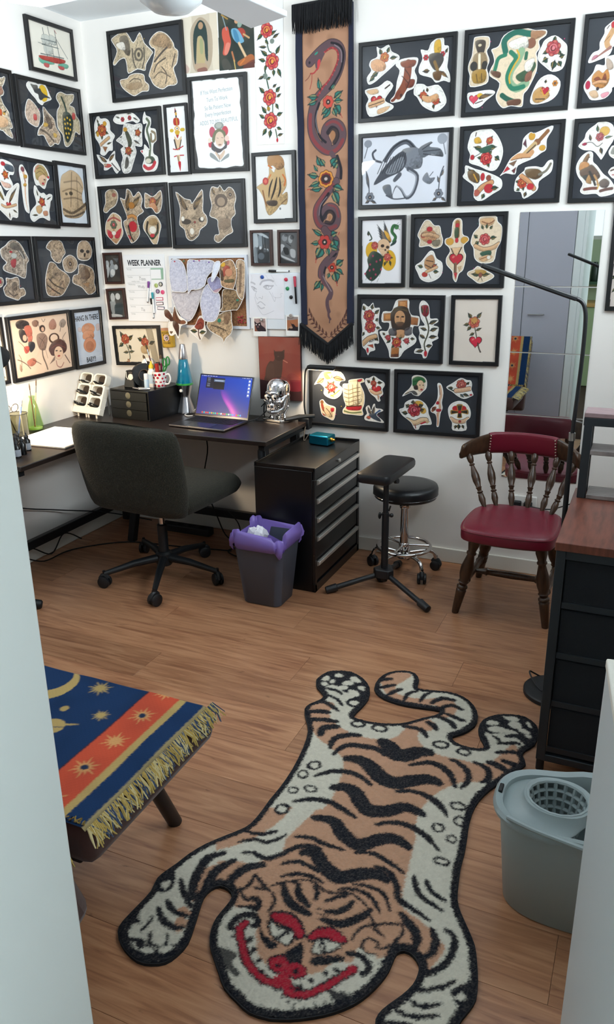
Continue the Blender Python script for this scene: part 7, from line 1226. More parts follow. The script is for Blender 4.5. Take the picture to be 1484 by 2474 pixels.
('B','black frame with a green-scarfed head and a diving woman sticker, bottom row beside the red chair',(1898,808,425,310,0.0085),0.0165,'black',None,[([-127,118,-108,130,-75,127,-54,109,-53,71,-72,50,-91,30,-118,34,-131,43,-172,23,-158,45,-139,62,-126,86],'f0e2d0','f #2f6a3c -124,108,-101,123,-71,118,-60,99,-93,85,-112,74,-123,83;l #1f4a2a 3.9 -120,96,-87,107;e #e6c3a0 -83 79 18.5 27;e #2a1e1a -86 83 3.3 2.6;e #2a1e1a -70 83 3.3 2.6;e #bb2a34 -77 62 5.9 3.9;f #3a2c26 -116,77,-99,81,-95,62,-112,61;f #5a5a58 -158,35,-118,54,-98,42,-104,34;L -138 43 -161 32 5.2 #26382e'),([-1,93,11,98,22,85,30,50,25,5,30,-21,21,-47,17,-93,14,-112,4,-111,3,-75,-5,-52,-25,-44,-29,-28,-10,-4,2,23,3,61],'f3f0ea','l #d9b090 11.5 12,84,20,43,12,11,17,-22,8,-55,11,-104;l #7a4a3a 3.2 9,84,14,43;e #bb2a34 4 3 7.8 7.7;f #b02a34 1,-26,24,-28,21,-37,1,-39;l #a86a4a 11.8 -19,-37,-6,-20;e #6a3a2a -13 -27 9.2 9.1;l #c99474 6.5 5,-48,8,-100'),([44,83,75,104,109,128,138,120,157,118,164,99,162,77,173,53,161,43,130,30,98,42,74,59,51,71],'f3f0ea','R 114 96 22.6 #a84a44 #d08a7a 0;L 77 78 51 80 7.6 #26382e;l #3a4a44 6.4 54,77,77,66;B 19 90,67,121,72,153,80 #e2b896;L 123 53 155 45 8.9 #3f4a48;L 139 98 151 111 7.5 #26382e;L 110 52 130 37 7.6 #3f5a68;e #bb2a34 162 51 6.3 4.4'),([-186,-42,-163,-31,-157,-7,-127,11,-90,13,-60,-1,-42,-26,-38,-51,-27,-77,-21,-103,-46,-108,-76,-114,-85,-134,-105,-133,-123,-104,-147,-86,-172,-68],'f3f0ea','e #d9aa4a -89 -9 22.7 15.7;e #d9aa4a -65 -40 14.6 14.4;L -136 -26 -153 -17 13.1 #4a5448;L -116 -11 -117 8 13.1 #4a5448;L -89 -22 -66 -11 11.8 #4a5448;L -142 -59 -172 -55 11.9 #4a5448;L -82 -42 -61 -33 11.8 #4a5448;R -110 -40 30.2 #a82c3c #d87a86 0;B 22.6 -144,-92,-106,-103,-73,-87,-50,-85 #e6c8a0;f #d9b48a -60,-86,-30,-90,-43,-101;l #8a3a34 5.4 -103,-113,-99,-129;l #bb2a34 8 -73,-104,-53,-95'),([56,-25,68,1,93,16,118,19,147,7,164,-24,164,-56,146,-77,148,-119,84,-124,79,-88,64,-64],'f3f0ea','e #bb2a34 94 -19 16.7 14.1;e #bb2a34 129 -17 15.3 14.1;f #3a352c 97,0,125,2,120,-27,149,-19,153,-41,121,-37,125,-59,103,-61,105,-38,73,-47,72,-27,105,-31;l #c99a3c 2.6 97,0,125,2,120,-27,151,-20,152,-41,121,-37,125,-59,103,-61,105,-38,72,-47,71,-27,105,-30 1 0 0 1;e #bb2a34 113 -33 7.7 7.7;B 16.9 74,-69,98,-80,130,-78,154,-64 #e2bc98;L 111 -92 112 -117 11.7 #26382e;L 98 -97 93 -117 7.8 #26382e;L 127 -94 138 -113 7.8 #26382e;e #a83a3a 116 -79 6.4 5.2')],[]),
('B','dark frame with a scalloped sheet, cut by the right edge above the drawer rack',(2755,1482,300,453,0.0127),0.0165,'black',('1f161c','f #e0d4cc -142,212,-90,213,-1,210,58,205,111,-203,-104,-212,-136,-212,-132,-183,-144,-153,-144,-127,-146,-87,-136,-53,-142,-18,-137,10,-145,58,-144,104,-149,166;L -118 -84 -132 -100 6.5 #2f5240;L -110 -132 -128 -153 6.5 #2f5240;R -54 -101 48.2 #b23a30 #cf9a38 3'),[],[])]
POSTERS = [
('B','faded cream print of a robed figure pinned beside the top frame','art_print','print',(685,2436,195,237,0.0186),'cfc3b0','f #e2d8c6 -96,114,-40,118,-61,-105,-87,-111 .9;f #dcd0bc 57,120,100,119,93,-114,65,-116 .9;f #a08c74 -51,50,-26,92,8,109,45,85,66,38,63,-57,33,-113,-34,-111,-49,-47 .7;f #2f403e -35,40,-15,83,7,97,31,78,41,28,38,-71,25,-53,23,5,8,23,-14,25,-29,-82,-38,-48;f #b7a67c -14,21,16,20,20,-87,-21,-91;f #98a078 -1,16,14,16,14,-36,-1,-38 .8;e #b08f70 7 74 13.1 14.7;f #b59a80 -32,-82,23,-83,33,-109,-23,-110 .9;f #7d4a48 -22,-104,22,-99,32,-117,-12,-120 .8;f #b3807c -87,-77,-66,-96,-73,-114,-90,-111 .5',0.0008),
('B','dark painting print with red and blue drapery pinned beside the rose strip','art_print','print',(878,2437,189,250,-0.0097),'1f2e2c','f #4a4a3c -93,122,-40,120,-31,80,-75,60 .5;f #c85a48 -70,47,-43,53,-34,19,-28,-14,-49,-57,-73,-55,-65,-14,-73,15;f #dd8a78 -52,-12,-31,-18,-49,-57,-65,-52 .8;f #a84438 9,39,35,40,50,19,33,0,13,10;f #6fa4c0 -23,42,9,39,36,0,38,-16,6,-17,-19,10;f #3c7aa0 -15,38,3,32,17,-10,-4,-8 .8;l #d8b890 11.2 14,-18,31,-48,46,-74;l #caa070 7.4 39,16,67,-1;e #c99a78 5 72 11.5 10.4;f #93a89c 16,78,36,68,25,46,9,51 .9;l #8fa6b0 3.7 -72,112,-49,41;l #b08a48 5.6 -72,104,-42,85;l #b0704a 8.5 -24,-51,-13,-89;l #c9b06a 4.7 -15,-85,-9,-123;f #a8643c 3,-95,35,-81,72,-68,90,-78,87,-98,44,-107,13,-112;f #6a3a34 44,-107,92,-91,91,-125,33,-122 .8;l #c8783c 6.6 18,-104,40,-86;f #57534c -77,-79,-50,-78,-30,-117,-73,-117 .6',0.0008),
('B','long white strip painted with red roses hanging left of the banner','rose_strip','painting',(1047,2278,142,586,-0.012),'f0f1f1','l #35533f 5.5 -14,147,-2,98,10,88;l #35533f 6.5 -25,27,-16,-19,-7,-57;l #35533f 5.6 12,-125,11,-159;l #4a5a40 5.7 24,-231,34,-279;L -31 168 -60 143 10.3 #2f5a45;L 4 157 40 173 8.8 #2f5a45;L 19 144 53 160 7.9 #3a4a48;L -19 139 -2 122 8 #2f5a45;e #7a857c 16 132 11.2 10.4;L -12 111 -53 115 7.2 #2f4a44;L -8 74 -43 101 10.5 #2f5a45;L 33 78 56 112 10.4 #2f5a45;L -19 55 -55 66 9.7 #2f5a45;L 41 21 58 -17 10.5 #2f5a45;L 21 19 20 -10 9.8 #2f5a45;L -17 42 -26 10 8.1 #2f5a45;e #7a857c -24 -6 13.5 12.3;L -31 -6 -60 -16 8.2 #3a4a48;L -14 -19 5 -13 8.2 #2f5a45;L 14 -55 35 -42 7.4 #3a4a48;L -29 -76 -56 -49 10.8 #2f5a45;L 29 -76 52 -54 10.7 #2f5a45;L 33 -97 57 -83 7.5 #2f4a44;L 27 -122 42 -148 9.2 #2f5a45;L -21 -161 -46 -129 11 #2f5a45;L -7 -153 -14 -127 10.1 #c9a23c;L -32 -181 -60 -162 9.3 #2f5a45;L 31 -173 62 -162 10.1 #2f5a45;L -23 -224 -45 -253 11.1 #2f5a45;L -2 -230 -8 -266 11.1 #2f5a45;L 30 -223 56 -233 8.5 #2f5a45;L 34 -258 63 -251 7.7 #4a5444;e #bb2a34 32 -277 5.2 9.4;R -10 178 28.5 #c4444c #d9a040 0;R 14 51 31.5 #c4444c #d9a040 0;R -3 -95 31.6 #c4444c #d9a040 0;R -1 -192 32.2 #c4444c #d9a040 0',0.003),
('B','small red canvas painting of a dark cat with a cigarette above the chrome head','cat_painting','painting',(1072,933,236,322,0.0106),'9a4a3c','f #8a3c34 -122,64,120,74,124,-31,-120,-44 .35;f #3e2426 -119,-60,-39,-66,121,-52,124,-165,-118,-182 1 0;f #7a2630 36,-62,120,-55,121,-106,41,-108 .95;f #8a3a3a 48,-25,82,-21,118,-47,118,-60,42,-62 .5;f #5e4338 -31,96,-19,86,8,87,28,98,28,78,27,55,18,40,15,-1,8,-38,2,-59,-85,-64,-84,-37,-77,4,-56,36,-36,37,-28,53,-30,76;f #50382f -27,86,22,88,22,55,4,42,-18,43,-29,63 .8;f #6a4c40 -74,5,-50,26,-31,12,-38,-53,-73,-58 .5;l #d9876c 3.8 21,45,44,34;e #7a5a50 -7 63 4.6 2 .7',0.018)]
BANNER=([-144, 731, 127, 719, 142, -629, 14, -733, -130, -641], [-111, 721, 110, 707, 112, -634, 14, -726, -99, -640], 'l #1d1b24 40.9 -75,505,-49,527,-10,555,28,569,63,555,77,516,63,460,35,416,-4,387,-40,357,-62,317,-72,269,-67,220,-41,173,-1,143,39,144,71,170,82,205,71,239,39,253,6,237,-5,201,10,167;l #5c464c 36.4 -75,505,-49,527,-10,555,28,569,63,555,77,516,63,460,35,416,-4,387,-40,357,-62,317,-72,269,-67,220,-41,173,-1,143,39,144,71,170,82,205,71,239,39,253,6,237,-5,201,10,167;l #1d1b24 9.5 28,573,67,559,86,521,74,462,46,418,21,391;l #8d8088 3.2 42,564,73,539,77,493;l #8c3436 8.3 -3,540,28,554,56,538,60,506,46,470,21,429,-11,399,-36,369,-58,335 1 0;l #8c3436 16.7 -75,294,-77,251,-67,202,-34,160,13,133,57,146,83,181 .75;l #8c3436 11.8 83,223,64,249,35,259,6,249 .7;l #1d1b24 11.2 -29,338,-48,292,-45,243,-27,200,-1,177;l #7d7880 3 -39,309,-48,268,-36,218;l #1d1b24 19.9 13,216,31,233,53,222,57,198,42,174 .9;f #a0714f 22,206,33,223,46,214,44,192,30,181;l #5c464c 23.5 28,129,49,101,66,60,57,23;l #1d1b24 13.4 57,116,75,65,75,22;f #5c464c -82,510,-64,526,-28,546,-3,540,-14,516,-28,491,-39,469,-48,487,-53,505,-71,495;f #c03a40 -38,506,-26,514,-25,493,-36,471;l #a83a3a 6.5 -39,477,-54,461,-71,460;l #7a4438 3.6 -70,460,-82,443,-97,433;l #9a4038 3.6 -64,456,-65,427,-74,398;e #2f8a74 -44 538 9.3 4 1 .6;e #1d1b24 -76 504 5 5.8;l #c0444a 3.2 -7,541,-2,537;l #c0444a 3.2 11,550,16,547;l #c0444a 3.2 32,554,37,551;l #c0444a 3.2 49,544,54,541;l #c0444a 3.2 58,526,63,523;l #c0444a 3.2 59,506,64,503;l #c0444a 3.2 53,487,58,483;l #c0444a 3.2 42,465,47,461;l #c0444a 3.2 32,448,37,445;l #c0444a 3.2 18,429,22,426;l #c0444a 3.2 3,413,8,409;l #c0444a 3.3 -15,396,-10,393;l #c0444a 3.3 -29,380,-24,377;L -22 388 -34 439 13 #2f7468 #232a2a;L 28 387 49 412 9.1 #2f7468 #232a2a;L -35 363 -87 367 13.9 #2f7468 #232a2a;L -40 348 -87 335 13.1 #2f7468 #232a2a;L 42 354 83 380 16.8 #2f7468 #232a2a;L 42 342 85 342 13 #2f7468 #232a2a;L 46 327 74 284 23.1 #2f7468 #232a2a;L 28 317 -15 272 17 #2f7468 #232a2a;L 14 320 -19 290 15.4 #2f7468 #232a2a;L 39 313 56 279 15.4 #2f7468 #232a2a;l #a8342c 2.6 74,290,83,271;F 14 340 26.6 #c04a3c #3a2320 7;L -24 76 -46 121 16.2 #2f7468 #232a2a;L -5 75 -31 111 14.6 #2f7468 #232a2a;L -35 33 -91 44 16.4 #2f7468 #232a2a;L 28 74 57 112 24.2 #2f7468 #232a2a;L 39 67 57 91 20.2 #2f7468 #232a2a;L -39 55 -61 84 9.8 #2f7468 #232a2a;l #1d1b24 36.9 52,9,29,-13,-6,-55,-41,-97,-47,-138,-30,-176,10,-190,49,-181,60,-144,49,-110,18,-99,-6,-115,-10,-139;l #5c464c 32.6 52,9,29,-13,-6,-55,-41,-97,-47,-138,-30,-176,10,-190,49,-181,60,-144,49,-110,18,-99,-6,-115,-10,-139;l #8c3436 15.7 37,-3,-6,-45,-45,-94,-53,-138,-34,-179,9,-195,52,-184 .6;l #8c3436 9.4 66,-144,52,-103,14,-91 .6;l #1d1b24 12.9 14,-42,-17,-85,-27,-125,-14,-159;l #1d1b24 17.6 -10,-146,10,-122,33,-123,45,-144,29,-170,2,-166 .9;f #a0714f 14,-146,23,-135,31,-145,19,-160;l #8d8088 2.9 6,-55,-25,-91,-33,-135;l #1d1b24 38.3 -6,-200,13,-221,49,-249,49,-283,37,-318,5,-342,-19,-374,-23,-406;l #5c464c 34.6 -6,-200,13,-221,49,-249,49,-283,37,-318,5,-342,-19,-374,-23,-406 1 0;l #5c464c 24.2 -23,-402,-11,-434,13,-459,27,-484,21,-509;l #5c464c 18.3 23,-491,9,-520,8,-546,16,-575;l #5c464c 11.5 14,-567,14,-597,22,-611;l #5c464c 5.4 20,-607,17,-629;l #1d1b24 9.6 53,-308,25,-335,1,-363,-9,-395;l #9a8a8c 3 -15,-409,5,-445,29,-480;l #8a4448 4.5 -31,-385,-29,-420,-7,-456 .6;L -17 -18 -76 -23 15.5 #2f7468 #232a2a;L -25 9 -83 -9 14.6 #2f7468 #232a2a;L 37 -10 87 -28 18.8 #2f7468 #232a2a;L 37 -27 68 -94 22.3 #2f7468 #232a2a;L -18 -227 -70 -196 14.3 #2f7468 #232a2a;L -34 -258 -78 -261 13.5 #2f7468 #232a2a;L -18 -276 -51 -332 27.1 #2f7468 #232a2a;L 5 -280 17 -318 13.5 #2f7468 #232a2a;L 25 -225 56 -212 17.8 #2f7468 #232a2a;L 37 -242 53 -290 26.8 #2f7468 #232a2a;L 21 -273 68 -291 16.2 #2f7468 #232a2a;L 53 -360 88 -336 20 #2f7468 #232a2a;L 53 -377 88 -402 15.5 #2f7468 #232a2a;L 45 -388 57 -441 24.7 #2f7468 #232a2a;L 17 -395 9 -420 11 #2f7468 #232a2a;L -27 -431 -64 -474 18.6 #2f7468 #232a2a;L -21 -442 -24 -481 13 #2f7468 #232a2a;l #a8342c 3.4 -51,-328,-53,-349;l #a8342c 3.4 53,-434,59,-455;l #a8342c 3.3 -92,-22,-76,-19;l #a8342c 3.3 64,-222,68,-212;F 31 -370 23.2 #b0402f #3a2320 6;l #5c464c 18.6 37,-332,21,-346,5,-360;F -8 -255 33.2 #b23c36 #2f2424 6;l #4a2a2e 2.7 -88,-580,-53,-647,12,-700;L -84 -589 -90 -558 5.9 #4a2a30 #4a2a30;L -84 -592 -108 -598 5.2 #4a2a30 #4a2a30;L -74 -610 -80 -579 5.9 #4a2a30 #4a2a30;L -74 -612 -97 -619 5.2 #4a2a30 #4a2a30;L -62 -629 -68 -600 5.9 #4a2a30 #4a2a30;L -62 -632 -86 -638 5.2 #4a2a30 #4a2a30;L -49 -648 -54 -619 5.9 #4a2a30 #4a2a30;L -49 -650 -72 -656 5.2 #4a2a30 #4a2a30;L -33 -664 -39 -637 6 #4a2a30 #4a2a30;L -33 -666 -56 -673 5.2 #4a2a30 #4a2a30;L -16 -680 -22 -653 6 #4a2a30 #4a2a30;L -16 -682 -39 -689 5.2 #4a2a30 #4a2a30;L 2 -694 -3 -668 6 #4a2a30 #4a2a30;L 2 -696 -21 -703 5.2 #4a2a30 #4a2a30;l #4a2a2e 2.7 109,-580,77,-645,16,-700;L 105 -588 111 -557 5.8 #4a2a30 #4a2a30;L 105 -591 128 -596 5.1 #4a2a30 #4a2a30;L 96 -609 102 -578 5.8 #4a2a30 #4a2a30;L 96 -611 118 -616 5.1 #4a2a30 #4a2a30;L 85 -628 91 -598 5.8 #4a2a30 #4a2a30;L 85 -630 108 -635 5.1 #4a2a30 #4a2a30;L 73 -646 78 -617 5.9 #4a2a30 #4a2a30;L 73 -648 95 -653 5.1 #4a2a30 #4a2a30;L 59 -663 64 -635 5.9 #4a2a30 #4a2a30;L 59 -665 81 -670 5.2 #4a2a30 #4a2a30;L 43 -678 48 -652 5.9 #4a2a30 #4a2a30;L 43 -681 65 -686 5.2 #4a2a30 #4a2a30;L 25 -693 31 -667 5.9 #4a2a30 #4a2a30;L 25 -695 48 -701 5.2 #4a2a30 #4a2a30;F 2 22 37.7 #d08a3a #8a2c28 8;F 2 22 26.4 #8a2c28 #352428 8;e #352428 2 22 22.9 19.5;e #b9a8a0 2 22 8.1 6.9')
